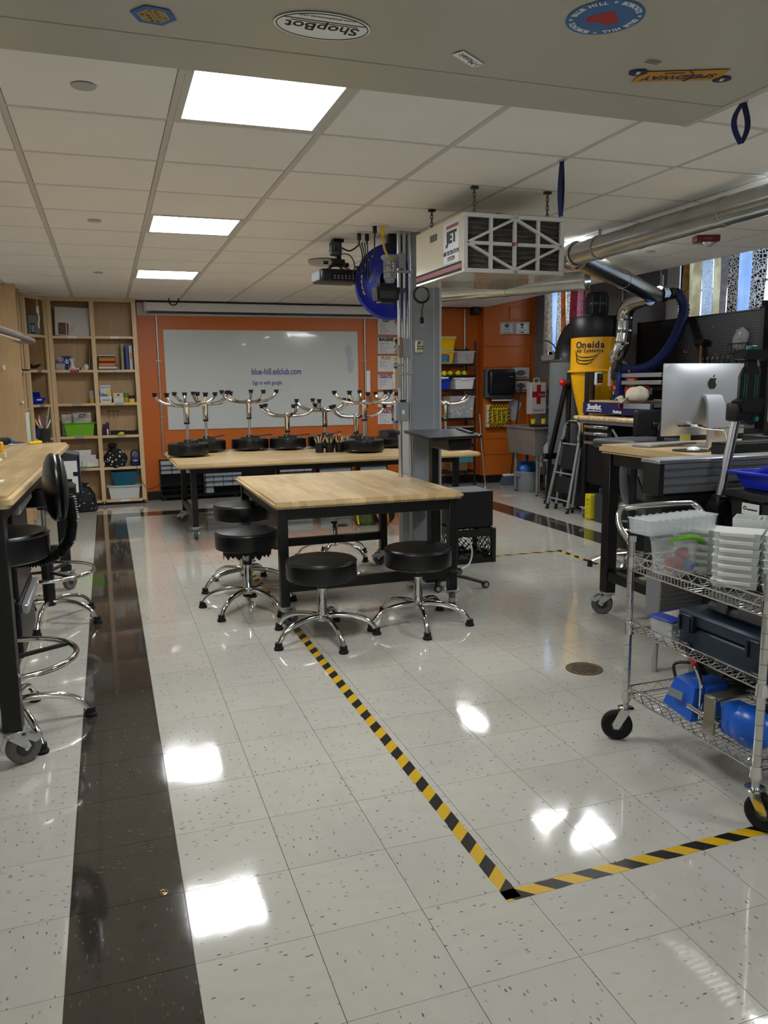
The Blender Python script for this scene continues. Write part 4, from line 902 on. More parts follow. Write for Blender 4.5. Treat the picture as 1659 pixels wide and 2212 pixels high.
# --- on the tall bench
def bz(u, v, z=1.05): return px(u, v, 'z', z)
t = thing('pencil_cup', 'black mesh pencil cup at the far end of the tall bench', 'cup', bz(97,956)+Vector((0,-.02,0)))
MESH = mat('black_wire_mesh','#0c0c0d',.5)
obj('mesh_wall', MB().cyl((0,0,.002),(0,0,.098),.04,seg=22,cap=False), MESH, t); obj('rim', MB().torus((0,0,.1),.04,.003,seg=22,sub=6).torus((0,0,.004),.04,.003,seg=22,sub=6), BLKPLAS, t); obj('base', MB().cyl((0,0,0),(0,0,.003),.04,seg=22), BLKPLAS, t)
PC = [('#dcdcdc','white pen'),('#d9b02a','yellow pencil'),('#a8326e','magenta pen'),('#d9b02a','yellow pencil with pink eraser'),('#d8d8d8','pale marker'),('#3d4f9c','blue pen')]
cup = t.location.copy()
for k, (c_, nm) in enumerate(PC):
    a = k*1.05; tp = Vector((.034*math.cos(a)*1.4,.03*math.sin(a)*1.4,.155+.012*(k%3))); bt = Vector((-.02*math.cos(a),-.02*math.sin(a),.008))
    o_ = thing('pencil' if 'pencil' in nm else 'pen', nm+' in the black mesh cup on the tall bench', 'pencil' if 'pencil' in nm else 'pen', cup, group='pencils in the bench cup')
    obj('barrel', MB().cyl(bt,tp,.0042,seg=7), mat('pencil_'+c_[1:],c_,.4), o_)
    obj('tip', MB().cyl(tp,tp+(tp-bt).normalized()*.012,.0042,.0042 if k == 3 else .0018,7), mat('eraser_pink','#c9787c',.7) if k == 3 else mat('tip_grey','#8c8c8c',.5), o_)
obj('ruler', MB().bar((0,0,.01),(.045,.01,.25),.03,.004), mat('pale_wood','#a5957a',.6), None, 'wooden ruler leaning tall out of the pencil cup', 'ruler', loc=cup)
p0, p1 = bz(32,960,1.06), bz(85,955,1.06)
d_ = (p1-p0); L_ = d_.length
t = thing('screwdriver', 'screwdriver with a translucent yellow handle lying on the bench', 'screwdriver', (p0.x,p0.y,1.06), math.atan2(d_.y,d_.x)); L_ = .24
obj('shaft', MB().cyl((0,0,0),(.12,0,0),.003,seg=8), ZINC, t); obj('handle', MB().lathe([(0,0),(.008,0),(.011,.01),(.009,.03),(.012,.05),(.012,.1),(.008,.115),(0,.115)],(.12,0,0),(1,0,0),12), mat('yellow_acetate','#e2c21c',.25), t)
t = thing('hot_glue_gun', 'black hot glue gun with blue stick end lying on the bench', 'tool', bz(6,965)+Vector((0,0,.0)), .3)
obj('gun_body', MB().box(-.08,.05,-.02,.02,.01,.06,.014,None,2), BLKPLAS, t); obj('grip', MB().cbox((-.06,0,.03),(.04,.036,.06),(0,.5,0),.008), DGREY, t); obj('blue_end', MB().cyl((.05,0,.036),(.078,0,.032),.014,.011,14), mat('tool_blue','#2a5fa8',.4), t); obj('nozzle', MB().cyl((.03,-.03,.012),(.09,-.04,.01),.008,.004,10), ZINC, t)
t = thing('tape_roll_stand', 'yellow tape holder with cream base at the bench edge', 'tape', bz(-6,990)); obj('holder', MB().box(-.05,.035,-.02,.02,.02,.09,.006), mat('tape_yellow','#e0a51a',.4), t); obj('base', MB().box(-.06,.045,-.03,.03,0,.03,.003), mat('cream_plastic','#c8b98e',.5), t)
for k, (u, v) in enumerate(((2,1040),(-2,996))): flat('paper_sheet', ['white printed sheet lying on the bench edge','white sheets with a black clip beside the tape holder'][k], 'paper', (bz(u,v).x-.1,bz(u,v).y-.04,1.0505),(bz(u,v).x+.008,bz(u,v).y+.05,1.052+.01*k), WHITEPAPER, .0005)
# swing-arm lamp hanging in from the left over the bench
LAMPG = mat('lamp_taupe','#5f5450',.35)
e0 = px(62,738,'y',3.6); e1 = px(-60,700,'y',3.0)
t = thing('task_lamp', 'taupe swing-arm lamp head reaching over the tall bench', 'lamp', (-1.1,3.05,1.05))
o = Vector(t.location)
obj('lamp_head', MB().bar(e1-o,e0-o,.10,.035,.012), LAMPG, t); obj('head_top', MB().bar(e1-o+Vector((0,0,.024)),(e0*.8+e1*.2)-o+Vector((0,0,.024)),.06,.014,.004), ALU, t)
obj('diffuser_strip', MB().bar(e1-o+Vector((0,0,-.02)),(e0*.7+e1*.3)-o+Vector((0,0,-.02)),.08,.006), mat('lamp_diffuser','#b9ae98',.6), t)
obj('arm', MB().tube([(0,0,.02),(0,0,.45),e1-o+Vector((-.05,0,.05)),e1-o],.012,8), BLKPLAS, t); obj('clamp_base', MB().cyl((0,0,0),(0,0,.03),.05,seg=18), BLKPLAS, t)
# drawer pedestal under the tall bench
t = thing('drawer_pedestal', 'black drawer pedestal with silver pulls under the tall bench', 'cabinet', (-.87,2.5,0))
obj('body', MB().box(-.28,.28,-.35,.35,.12,.93,.004), STEELBLK, t)
for k, (z0,z1) in enumerate(((.15,.42),(.44,.66),(.68,.90))):
    d_ = obj('drawer', MB().box(.28,.30,-.33,.33,z0,z1,.003), STEELBLK, t); obj('pull', MB().box(.30,.335,-.3,.3,z1-.06,z1-.015,.006), ZINC, d_)
# slant-topped holder fixed to the bench end
t = thing('notice_holder', 'dark slant-topped holder with white notice on the tall bench end', 'holder', (-.56,4.42,.66))
M_ = Matrix.Rotation(PI/2,4,'X')
obj('holder_body', MB().prism([(-.2,0),(.22,0),(.22,.29),(-.2,.385)],-.16,.16,M_,.006), DGREY, t)
obj('notice', MB().box(-.19,.21,-.1635,-.1615,.02,.25), WHITEPAPER, t)
for k in range(4): obj('notice_print', MB().box(.08+.05*(k%3),.12+.05*(k%3),-.1645,-.1636,.04+.05*k,.07+.05*k), BLACKINK, t)
obj('edge_strip', MB().box(.22,.226,-.165,-.15,.0,.292), NAVY, t); obj('bracket', MB().box(-.12,-.06,-.24,-.16,.05,.09), STEELBLK, t)
# ================================================================ COLUMN AND WHAT HANGS ON IT
CY_ = 3.55
col = thing('column', 'grey painted steel column beside the worktable', 'column', (2.08,3.67,0))
COLM = mat('column_grey','#8f949b',.42,var=.03,vs=3)
obj('shaft', MB().box(-.115,.11,-.11,.12,0,H-.004,.006), COLM, col)
obj('corner_bead', MB().box(.055,.062,-.114,-.11,0,H-.004).box(.10,.116,-.118,-.104,0,H-.004,.003), mat('bead_grey','#b0b5ba',.35), col)
def yc(u, v, y=3.5): return px(u, v, 'y', y)
# conduits on the column's flank
for k, (u, r_, z0, lb) in enumerate(((866,.015,.0,'outer steel conduit on the column, nearest the poster wall'),(877,.014,1.17,'middle steel conduit on the column above the junction box'),(888,.012,.0,'inner thin steel conduit hugging the column face'))):
    xx = yc(u,700).x
    t = thing('conduit', lb, 'conduit', (xx,3.53,0), group='conduits on the column'); obj('pipe', MB().cyl((0,0,z0),(0,0,H-.01),r_,seg=12), ZINC, t)
    for zz in (1.5,2.2): obj('clamp', MB().box(-.022,.022,-.018,.012,zz-.01,zz+.01,.002), ZINC, t)
conduit('thin conduit with black cable behind the lectern', [(2.14,3.535,.95),(2.14,3.535,.35)], .009)
a, b_ = yc(868,728,3.47), yc(881,771,3.47)
t = thing('disconnect_switch', 'grey steel disconnect switch with lever on the column conduits', 'switch', ((a.x+b_.x)/2,3.5,b_.z))
hs = a.z-b_.z; obj('box', MB().box(-.012,.04,-.03,.02,0,hs*.92,.004), GREYMET, t); obj('hinged_cover', MB().box(-.04,-.012,-.025,.01,0,hs,.003), mat('beige_metal','#8c7a68',.4,.5), t); obj('lever', MB().bar((-.035,-.02,hs*.6),(-.085,-.03,hs*.3),.014,.01,.003), ZINC, t)
t = thing('conduit_fitting', 'conduit fitting with side stub below the disconnect switch', 'fitting', yc(862,790,3.48)); obj('stub', MB().cyl((-.04,0,0),(.03,0,.008),.009,seg=12), ZINC, t); obj('coupling', MB().cyl((-.012,0,.002),(.008,0,.006),.013,seg=12), ZINC, t)
a, b_ = yc(852,866,3.45), yc(888,910,3.45)
t = thing('junction_box', 'grey junction box with toggle switch low on the column conduits', 'box', ((a.x+b_.x)/2,3.5,b_.z))
hs = a.z-b_.z; obj('box', MB().box(-.01,.05,-.035,.02,0,hs*.95,.004), GREYMET, t); obj('face_plate', MB().box(-.045,-.01,-.03,.015,.005,hs*.95,.003), GREYMET, t); obj('handle', MB().box(-.015,.03,-.045,-.025,hs*.95,hs*.95+.014,.003), BLKPLAS, t); obj('warning_sticker', MB().box(.0,.02,-.0358,-.035,.05,.08), WHITEPAPER, t)
a, b_ = px(855,796,'y',3.46), px(862,838,'y',3.46)
flat('cable_cover', 'beige plastic cable cover between the column conduits', 'cover', (a.x-.004,3.47,b_.z),(b_.x+.008,3.5,a.z), mat('beige_plastic','#a99f86',.5))
a, b_ = px(896,736,'y',3.56), px(912,762,'y',3.56)
t = thing('remote_control', 'cream remote control in a holder on the column face', 'remote', ((a.x+b_.x)/2,3.556,b_.z)); w_ = (b_.x-a.x)/2; hs = a.z-b_.z
CREAM = mat('jet_cream','#cfcbb4',.4); obj('body', MB().box(-w_,w_,-.022,0,0,hs,.008,None,2), CREAM, t); text('JET', .022, BLACKINK, t, (0,-.0228,hs*.8), WALLTXT, bold=.001); mb = MB()
for k in range(2):
    for j in range(3): mb.box(-.02+.016*j,-.009+.016*j,-.023,-.022,hs*.45-.016*k,hs*.45+.01-.016*k)
obj('button', mb, DGREY, t)
t = thing('receptacle_box', 'grey outlet box low on the column under the worktable edge', 'outlet', px(921,1100,'y',3.5)); obj('box', MB().box(-.028,.028,-.04,.04,-.06,.06,.003), GREYMET, t); obj('cover', MB().box(-.025,.025,-.043,-.04,-.055,.055,.001), GREYMET, t)
# hose reel
BLUE = mat('reel_blue','#12218f',.3,var=.06)
rc = px(846,610,'y',3.74)
t = thing('hose_reel', 'large blue hose reel with yellow lettering hung beside the column', 'hose reel', (rc.x,3.74,rc.z), rot=(0,0,math.radians(-14)))
R_ = .262
obj('front_disc', MB().lathe([(R_*.33,.035),(R_*.36,.05),(R_*.62,.04),(R_*.66,.028),(R_*.93,.02),(R_,.03),(R_*1.0,.0),(R_*.33,.0)],(0,-.05,0),(0,-1,0),56), BLUE, t)
obj('rear_disc', MB().lathe([(.02,.0),(R_*.96,.01),(R_,-.01),(R_,-.02),(.02,-.012)],(0,.07,0),(0,-1,0),48), BLUE, t)
obj('drum', MB().cyl((0,-.05,0),(0,.07,0),R_*.34,seg=30), mat('reel_dark','#0a1040',.4), t); obj('hose', MB().torus((0,-.03,0),R_*.8,.018,(0,1,0),44,8).torus((0,.01,0),R_*.8,.018,(0,1,0),44,8).torus((0,.045,0),R_*.8,.018,(0,1,0),44,8), mat('hose_cream','#b9a877',.6), t)
obj('hub', MB().lathe([(0,.02),(.05,.02),(.07,.0),(.085,-.02)],(0,-.08,0),(0,-1,0),28), mat('reel_dark','#0a1040',.4), t)
obj('mount_bracket', MB().box(-.03,.05,-.1,.1,.2,.34,.006).box(-.09,.12,-.06,.06,.33,.35,.004), BLKPLAS, t)
word = 'GOODYEAR'
for i, ch in enumerate(word):
    a = math.radians(202-i*10.5); rr = R_*.79
    text(ch, .05, mat('reel_yellow','#c8b51e',.5), t, (rr*math.cos(a),-.0725,rr*math.sin(a)), (PI/2,-(a-PI/2),0), bold=.0015)
# caged industrial lamp
p = px(842,588,'y',3.44)
t = thing('caged_lamp', 'wire caged industrial lamp with glass jar on the column', 'lamp', (p.x,3.44,p.z))
obj('cap', MB().lathe([(0,.11),(.055,.11),(.062,.095),(.05,.08),(.03,.078),(0,.078)],seg=20), GREYMET, t); obj('glass_jar', MB().lathe([(.036,.078),(.036,-.03),(.028,-.06),(.012,-.075),(0,-.076)],seg=18), mat('jar_glass','#cfd3d2',.05,alpha=.35), t); obj('bulb', MB().lathe([(.012,.075),(.02,.03),(.022,-.01),(.012,-.035),(0,-.04)],seg=14), mat('bulb_amber','#7a4a22',.3), t)
for zz, rr in ((.045,.044),(0.0,.044),(-.04,.041)): obj('cage_ring', MB().torus((0,0,zz),rr,.003,seg=20,sub=6), GREYMET, t)
for k in range(6):
    a = k*PI/3+.3; obj('cage_wire', MB().tube([(.044*math.cos(a),.044*math.sin(a),.08),(.044*math.cos(a),.044*math.sin(a),-.03),(.026*math.cos(a),.026*math.sin(a),-.072),(0,0,-.09)],.0028,6), GREYMET, t)
obj('side_box', MB().box(.055,.11,-.03,.05,.03,.13,.012,None,2).cyl((.04,0,.09),(.08,0,.09),.028,seg=14), GREYMET, t)
# dark box unit hanging below the lamp
p = px(833,640,'y',3.44)
t = thing('siren_box', 'black angular box unit on the column beneath the caged lamp', 'box', (p.x,3.44,p.z)); obj('housing', MB().hull([(-.075,-.05,-.03),(.075,-.05,-.03),(.075,.05,-.03),(-.075,.05,-.03)],[(-.085,-.06,.055),(.085,-.06,.055),(.085,.06,.055),(-.085,.06,.055)]).box(-.05,.06,-.055,.05,-.045,-.028), BLKPLAS, t)
obj('mount_arm', MB().box(-.045,.05,-.02,.03,.055,.085).bar((.05,0,.03),(.16,.05,.05),.03,.03), BLKPLAS, t); obj('front_panel', MB().box(-.06,.06,-.062,-.055,-.02,.03,.002), DGREY, t)
# projector on ceiling pole
p = px(728,599,'y',3.95)
t = thing('projector', 'black projector hung from a ceiling pole before the column', 'projector', (p.x,3.95,p.z), rot=(0,0,.06))
obj('case', MB().box(-.16,.16,-.12,.12,-.045,.045,.022,None,3), BLKPLAS, t); obj('vent_end', MB().box(-.168,-.155,-.09,.09,-.035,.035,.006), mat('vent_grey','#6b6e70',.5), t); obj('port_panel', MB().box(-.09,.13,-.1225,-.119,-.032,.02,.002), BLKMATTE, t); mb = MB()
for k in range(7): mb.cyl((-.06+.028*k,-.123,-.005),(-.06+.028*k,-.126,-.005),.005,seg=8); mb.box(-.065+.028*k,-.052+.028*k,-.1245,-.1225,-.024,-.018)
obj('port', mb, ZINC, t)
ht = H-p.z
mx = px(733,516,'z',H).x-p.x
obj('ceiling_plate', MB().box(-.03,.05,-.03,.03,ht-.03,ht-.008,.002), BLKPLAS, t); obj('pole', MB().box(-.005,.03,-.018,.018,.12,ht-.03), BLKPLAS, t); obj('mount_head', MB().box(-.055,.055,-.04,.04,.075,.125,.008).cyl((-.07,0,.1),(-.105,0,.1),.012,seg=10).cyl((.06,0,.09),(.09,0,.09),.016,seg=10), BLKPLAS, t)
for s_ in (-1,1): obj('mount_leg', MB().bar((s_*.03,-.03,.08),(s_*.09,-.05,.045),.014,.01).bar((s_*.03,.03,.08),(s_*.09,.05,.045),.014,.01), BLKPLAS, t)
def apple(parent, m, c, s, name='fruit_emblem', R=WALLTXT):
    """bitten-fruit emblem: body outline + leaf, flat print"""
    mb = MB(); Mx = Matrix.Translation(c) @ Euler(R).to_matrix().to_4x4()
    body = [(0,.36),(.12,.42),(.26,.42),(.38,.34),(.31,.24),(.28,.10),(.33,-.05),(.43,-.14),(.35,-.32),(.24,-.46),(.13,-.49),(0,-.44),(-.13,-.49),(-.24,-.46),(-.36,-.30),(-.44,-.06),(-.43,.16),(-.35,.33),(-.22,.42),(-.1,.41)]
    mb.prism([(x*s,y*s) for x,y in body],0,.0006,Mx); mb.prism([(x*s,y*s) for x,y in [(0,.46),(.02,.58),(.1,.7),(.19,.73),(.19,.62),(.12,.5)]],0,.0006,Mx)
    return obj(name, mb, m, parent)
p2 = px(725,538,'y',3.88)
t = thing('media_box', 'small rounded grey computer box strapped to the projector pole', 'computer', (p2.x,3.88,p2.z)); obj('case', MB().box(-.045,.045,-.02,.025,-.05,.05,.016,None,3), mat('space_grey','#4c5058',.35,.6), t); apple(t, BLACKINK, (0,-.0205,0), .028); obj('strap', MB().box(-.047,.047,-.022,.028,-.016,-.012), BLKPLAS, t)
# wifi access point on the ceiling
p3 = px(700,568,'z',H-.03)
t = thing('access_point', 'round white access point on the ceiling beyond the projector', 'access point', (p3.x,p3.y,H-.006)); obj('disc', MB().lathe([(0,-.045),(.10,-.042),(.13,-.03),(.135,-.01),(.12,0),(0,0)],seg=36), mat('ap_white','#a7a7a5',.45), t); obj('status_ring', MB().torus((0,0,-.043),.05,.002,seg=24,sub=5), WHITEP, t)
# ceiling outlets with plugs, and their cables
for k, (u, v, lb) in enumerate(((818,484,'white ceiling outlet plate feeding the yellow cord'),(784,500,'white ceiling outlet plate feeding the projector cables'))):
    q = px(u,v,'z',H); t = thing('ceiling_outlet', lb, 'outlet', (q.x,q.y,H-.0065), .12); obj('plate', MB().box(-.06,.06,-.04,.04,-.008,0,.002), WHITEP, t)
    for s_ in (-1,1): obj('plug', MB().box(-.012+s_*.03,.012+s_*.03,-.012,.012,-.055,-.008,.003).cyl((s_*.03,0,-.055),(s_*.03,0,-.075),.007,.005,8), YELLOW if (k == 0 and s_ > 0) else BLKPLAS, t)
def cable(label, pts, r, m=BLKPLAS, group=None): return obj('cable', MB().tube(pts, r, 7, smooth=6), m, None, label, 'cable', group)
q0 = px(818,484,'z',H); q1 = px(784,500,'z',H); pj = Vector((p.x,3.95,p.z))
YC = mat('yellow_cord','#c9a81e',.5)
cable('yellow extension cord drooping from ceiling outlet to the column lamp', [(q0.x+.03,q0.y,H-.075),(q0.x+.04,q0.y,H-.16),(q0.x+.09,q0.y+.02,H-.22),(1.82,3.44,H-.21),(1.87,3.45,H-.20)], .008, YC)
cable('black cable from the ceiling outlet falling to the projector plug knot', [(q0.x-.03,q0.y,H-.07),(q0.x-.03,q0.y+.02,H-.2),(1.66,3.6,H-.34),(pj.x+.16,3.83,pj.z+.05)], .005)
for k in range(4):
    dx = .012*k
    cable('black projector cable dropping from the ceiling outlet', [(q1.x-.03+.02*k,q1.y,H-.075),(q1.x-.02+.02*k,q1.y+.02*(k-2),H-.17),(q1.x+.02*k-.01,q1.y+.05,H-.27-.01*k),(pj.x+.10+dx,3.80,pj.z+.06),(pj.x+.08+.03*k,3.82,pj.z-.005)], .0045, group='projector cables')
cable('black cable looping from media box to the ceiling outlet', [(p2.x+.045,3.88,p2.z+.01),(p2.x+.1,3.86,p2.z-.012),(p2.x+.15,3.82,p2.z+.02),(q1.x-.03,q1.y,H-.07)], .006)
cable('thin black cable curving from media box down to the projector', [(p2.x+.045,3.88,p2.z-.03),(p2.x+.1,3.87,p2.z-.04),(p2.x+.13,3.85,p2.z-.1),(p2.x+.12,3.83,pj.z-.0)], .004)
mb = MB()
for k in range(6): mb.torus((.01*k-.03,.006*(k%3),.012*(k%2)),.035,.006,(1,.3*(k-2),.5*(k%2)),18,6)
obj('cable_knot', mb, BLKPLAS, None, 'tangled black cable bundle at the projector side', 'cable', loc=(pj.x+.17,3.80,pj.z+.03))
# ================================================================ AIR FILTER BOX
J = thing('air_filter', 'cream hanging air filtration box with white grille and red stripe', 'air filter', (2.055,2.55,2.02))
SHINY = mat('jet_cream_gloss','#cfc9b2',.16,coat=.6)
obj('cabinet', MB().box(-.31,.31,-.295,.35,0,.31,.004).box(-.31,.31,-.335,-.295,0,.006).box(-.31,.31,-.335,-.295,.304,.31).box(-.31,-.304,-.335,-.295,.006,.304).box(.304,.31,-.335,-.295,.006,.304), SHINY, J)
FRG = mat('filter_frame','#c7c6c4',.5); y0 = -.35
fr = MB(); W2, H1 = .31, .31
fr.box(-W2,W2,y0,y0+.02,0,.022,.003).box(-W2,W2,y0,y0+.02,H1-.022,H1,.003).box(-W2,-W2+.026,y0,y0+.02,.022,H1-.022,.003).box(W2-.026,W2,y0,y0+.02,.022,H1-.022,.003)
obj('grille_frame', fr, FRG, J)
for xx in (-.145,0,.145): obj('grille_bar', MB().box(xx-.009,xx+.009,y0+.001,y0+.018,.02,H1-.02), FRG, J)
obj('grille_bar', MB().box(-W2+.02,W2-.02,y0+.002,y0+.017,H1/2-.009,H1/2+.009), FRG, J)
for (ax,az,bx,bz_) in ((-W2+.02,H1/2,0,H1-.02),(0,H1-.02,W2-.02,H1/2),(W2-.02,H1/2,0,.02),(0,.02,-W2+.02,H1/2)):
    obj('grille_bar', MB().bar((ax,y0+.009,az),(bx,y0+.009,bz_),.014,.019,up=(0,1,0)), FRG, J)
PLEAT = mat('filter_pleat','#57544e',.9,var=.2,vs=30)
rows = []
for k in range(61):
    z = .01+k*(H1-.02)/60; yy = y0+.035+.009*math.sin(k*2*PI/6.0)
    rows.append([(-W2+.015+i*(2*W2-.03)/20, yy+.003*math.sin(i*1.7+k*.4), z+.003*math.sin(i*.9)) for i in range(21)])
obj('pleated_filter', MB().sheet(rows), PLEAT, J)
text('JET', .022, mat('jet_red','#8b1c24',.5), J, (.0,y0-.0008,H1/2), WALLTXT, 'badge', sx=1.4, bold=.001)
for zz in (H1-.006,.004): obj('clip', MB().box(-.012,.012,y0-.006,y0,zz-.012,zz+.012,.002), ZINC, J)
# left flank graphics (facing -x)
LF = (PI/2,0,-PI/2)
obj('silver_panel', MB().box(-.3112,-.31,-.29,-.08,.07,.29), mat('label_silver','#b3b4b6',.4,.3), J)
obj('red_band', MB().box(-.3122,-.3112,-.28,-.12,.255,.272), mat('jet_red','#8b1c24',.5), J)
text('JET', .085, BLACKINK, J, (-.3124,-.19,.205), LF, sx=1.15, bold=.004); text('AIR FILTRATION', .034, BLACKINK, J, (-.3124,-.185,.125), LF, sx=.85); text('SYSTEM', .034, BLACKINK, J, (-.3124,-.185,.092), LF, sx=.85)
obj('black_stripe', MB().box(-.3115,-.31,-.322,.345,.012,.062), BLKMATTE, J); obj('red_stripe', MB().box(-.3122,-.3115,-.322,.345,.026,.05), mat('jet_maroon','#8e3a44',.45), J)
obj('switch_recess', MB().box(-.313,-.31,.02,.12,.225,.262,.002), BLKPLAS, J)
for (cx_,cy_,lb) in ((1.83,2.25,'chain over the grille corner of the air filter on its logo side'),(2.28,2.25,'chain over the grille corner of the air filter away from its logo side'),(1.83,2.85,'chain at the rear of the air filter on the logo side'),(2.28,2.85,'chain at the rear of the air filter away from logo')):
    t = thing('hanging_chain', lb, 'chain', (cx_,cy_,2.331), group='chains holding the air filter'); top = H-.006-2.331
    obj('ceiling_bracket', MB().box(-.02,.02,-.012,.012,top-.012,top), DGREY, t)
    n = 6; 
    for k in range(n):
        z = .012+k*(top-.03)/(n-1)
        pts = [(.0075*math.cos(a),0,z+.0165*math.sin(a)) for a in [i*PI/6 for i in range(12)]]
        if k % 2: pts = [(y_,x_,z_) for x_,y_,z_ in pts]
        obj('chain_link', MB().tube(pts,.0028,6,closed=True), mat('dark_zinc','#6d675e',.4,.8), t)
# coiled black cord hanging at the rear of the filter
p = px(911,636,'y',3.35)
t = thing('coiled_cable', 'coiled black power cord with plug hanging under the air filter', 'cord', (p.x,3.35,p.z)); mb = MB()
for k in range(4): mb.torus((.002*k,.006*k,0),.052+.003*(k%2),.006,(0.05*k,1,0),26,6)
obj('coil', mb, BLKPLAS, t); obj('lead', MB().tube([(0,0,-.05),(.012,0,-.07),(.0,0,-.1),(.0,0,-.13),(.003,0,-.15)],.005,6,smooth=4).tube([(-.02,0,.05),(-.01,-.05,.11),(.0,-.2,.12),(.02,-.47,.1)],.004,6,smooth=4), BLKPLAS, t); obj('plug', MB().box(-.013,.013,-.01,.01,-.195,-.15,.004), BLKPLAS, t); obj('prong', MB().box(-.008,-.005,-.004,.004,-.215,-.195).box(.005,.008,-.004,.004,-.215,-.195), ZINC, t)
# ================================================================ LARGE CEILING UNIT OVERHEAD WITH STICKERS
UZ = 2.20; UY = .31
U = thing('ceiling_unit', 'huge pale sheet-metal unit hung from the ceiling with stickers underneath', 'ventilation unit', (0,0,UZ))
UM = mat('unit_beige_metal','#b4b1a4',.33,var=.02,vs=2)
obj('housing', MB().box(-1.7,1.62,-1.6,UY,.004,H-UZ-.008,.004), UM, U)
for n, (y0_, y1_) in enumerate(((-1.6,-.155),(-.153,.135),(.137,UY))): obj('bottom_panel', MB().box(-1.7,1.615,y0_,y1_,-.001+.0015*(n%2),.004,.0008), UM, U)
obj('side_channel', MB().box(1.6,1.625,-1.6,UY,-.004,.04,.002), mat('unit_edge','#bdbab0',.35), U)
obj('vent_slats', MB().box(1.1,1.5,-.62,-.60,-.004,0).box(1.1,1.5,-.58,-.56,-.004,0).box(1.1,1.5,-.54,-.52,-.004,0), DGREY, U)
for (u, v) in ((1350,211),(1306,235)): q = px(u,v,'z',UZ); obj('rivet', MB().sphere((q.x,q.y,-.001),.006,(1,1,.4)), UM, U)
def under(u, v): q = px(u,v,'z',UZ-.002); return Vector((q.x,q.y,-.002))
def ell(rx, ry, n=36): return [(rx*math.cos(2*PI*i/n), ry*math.sin(2*PI*i/n)) for i in range(n)]
# stickers face down; text is flipped so that it reads from below, upside down towards the viewer
def sticker(label, u, v, rz=0): 
    c = under(u,v); return thing('sticker', label, 'sticker', (c.x,c.y,UZ-.0022), rot=(PI,0,rz+PI), group='stickers under the ceiling unit')
STB = mat('sticker_blue','#2f62a8',.5); STW = mat('sticker_white','#f2f2f0',.5); STN = mat('sticker_navy','#20204a',.5)
s_ = sticker('blue hexagon sticker showing tiled island board', 332,34,.1); hx = lambda r: [(r*math.cos(i*PI/3), r*.95*math.sin(i*PI/3)) for i in range(6)]
obj('blue_border', MB().prism(hx(.048),0,.0006), STB, s_); obj('inner_hex', MB().prism(hx(.034),.0006,.0009), mat('sticker_sand','#b49a55',.6), s_); mb = MB()
random.seed(2); k = 0
for i in range(-2,3):
    for j in range(-2,3):
        if abs(i+j) <= 2:
            x_, y_ = .012*(i+j*.5), .0105*j; obj('hex_dot', MB().prism([(x_+.0052*math.cos(q*PI/3),y_+.0052*math.sin(q*PI/3)) for q in range(6)],.0009,.0012), mat('dot_%d' % (k%4),['#7a5a30','#8a7d3a','#5e4a34','#9c8a52'][k%4],.6), s_); k += 1
s_ = sticker('white oval sticker with black lettering under the ceiling unit', 697,57,.0)
obj('white_oval', MB().prism(ell(.108,.066),0,.0006), STW, s_); obj('black_ring', MB().tube([(x,y,.0008) for x,y in ell(.102,.060)],.0012,4,closed=True), BLACKINK, s_)
text('ShopBot', .048, BLACKINK, s_, (0,.004,.0007), (0,0,0), sx=1.0, bold=.0006); text('www.shopbottools.com', .013, BLACKINK, s_, (0,-.043,.0007), (0,0,0)); obj('rule', MB().box(-.075,.075,-.018,-.015,.0006,.0011).box(-.09,.09,-.027,-.0235,.0006,.0011), BLACKINK, s_)
s_ = sticker('round blue sticker with a red heart and ring of white letters', 1307,38,.0)
obj('blue_disc', MB().prism(ell(.083,.083),0,.0006), mat('sticker_sky','#3c6aa0',.5), s_)
obj('heart', MB().prism([(.038*x,.034*y) for x,y in [(0,-1),(.55,-.4),(.95,.15),(.9,.6),(.6,.85),(.25,.8),(0,.5),(-.25,.8),(-.6,.85),(-.9,.6),(-.95,.15),(-.55,-.4)]],.0006,.0011), mat('sticker_red','#a8262c',.5), s_)
ring = 'BOBCATS * BLUE HILL * BOBCATS * BLUE HILL * '
for i, ch in enumerate(ring):
    if ch == ' ': continue
    a = PI/2-2*PI*i/len(ring); text(ch, .0175, STW, s_, (.069*math.cos(a),.069*math.sin(a),.0007), (0,0,a-PI/2), bold=.0004)
s_ = sticker('small tilted white strip sticker with one black word', 1012,128,.6)
obj('strip', MB().box(-.05,.05,-.016,.016,0,.0006), STW, s_); text('Mosaic', .026, BLACKINK, s_, (.006,0,.0007), (0,0,0)); obj('arrow_mark', MB().prism([(-.048,-.012),(-.036,.0),(-.048,.014),(-.04,.0)],.0006,.001), mat('mosaic_green','#39463a',.5), s_)
s_ = sticker('yellow sticker with slanted dark lettering and two round badges', 1470,164,-.4)
obj('yellow_field', MB().prism([(-.115,-.032),(.10,-.036),(.118,.03),(-.10,.036)],0,.0006), mat('sticker_amber','#c08a1e',.5), s_)
text('SPEEDWAY', .036, STN, s_, (0,.004,.0007), (0,0,0), sx=1.02, bold=.0012, shear=.25); text('motors', .017, STN, s_, (.02,-.022,.0007), (0,0,0), shear=.2, bold=.0006)
for (x_, y_) in ((-.115,.034),(.115,-.034)):
    d_ = obj('round_logo', MB().prism([(x_+.024*math.cos(i*PI/12),y_+.02*math.sin(i*PI/12)) for i in range(24)],.0006,.0011), STN, s_); text('S', .022, STW, d_, (x_,y_,.0013), (0,0,0), bold=.001)
obj('swoosh', MB().torus((.01,0,.0009),.04,.0022,seg=20,sub=4,a0=-.9,a1=.9), STN, s_)
s_ = sticker('tiny silver rating label with printed lines', 1410,134,.05); 
for k in range(3): obj('print_line', MB().box(-.02,.02,-.01+.008*k,-.007+.008*k,0,.0005), mat('print_grey','#5f5d55',.6), s_)
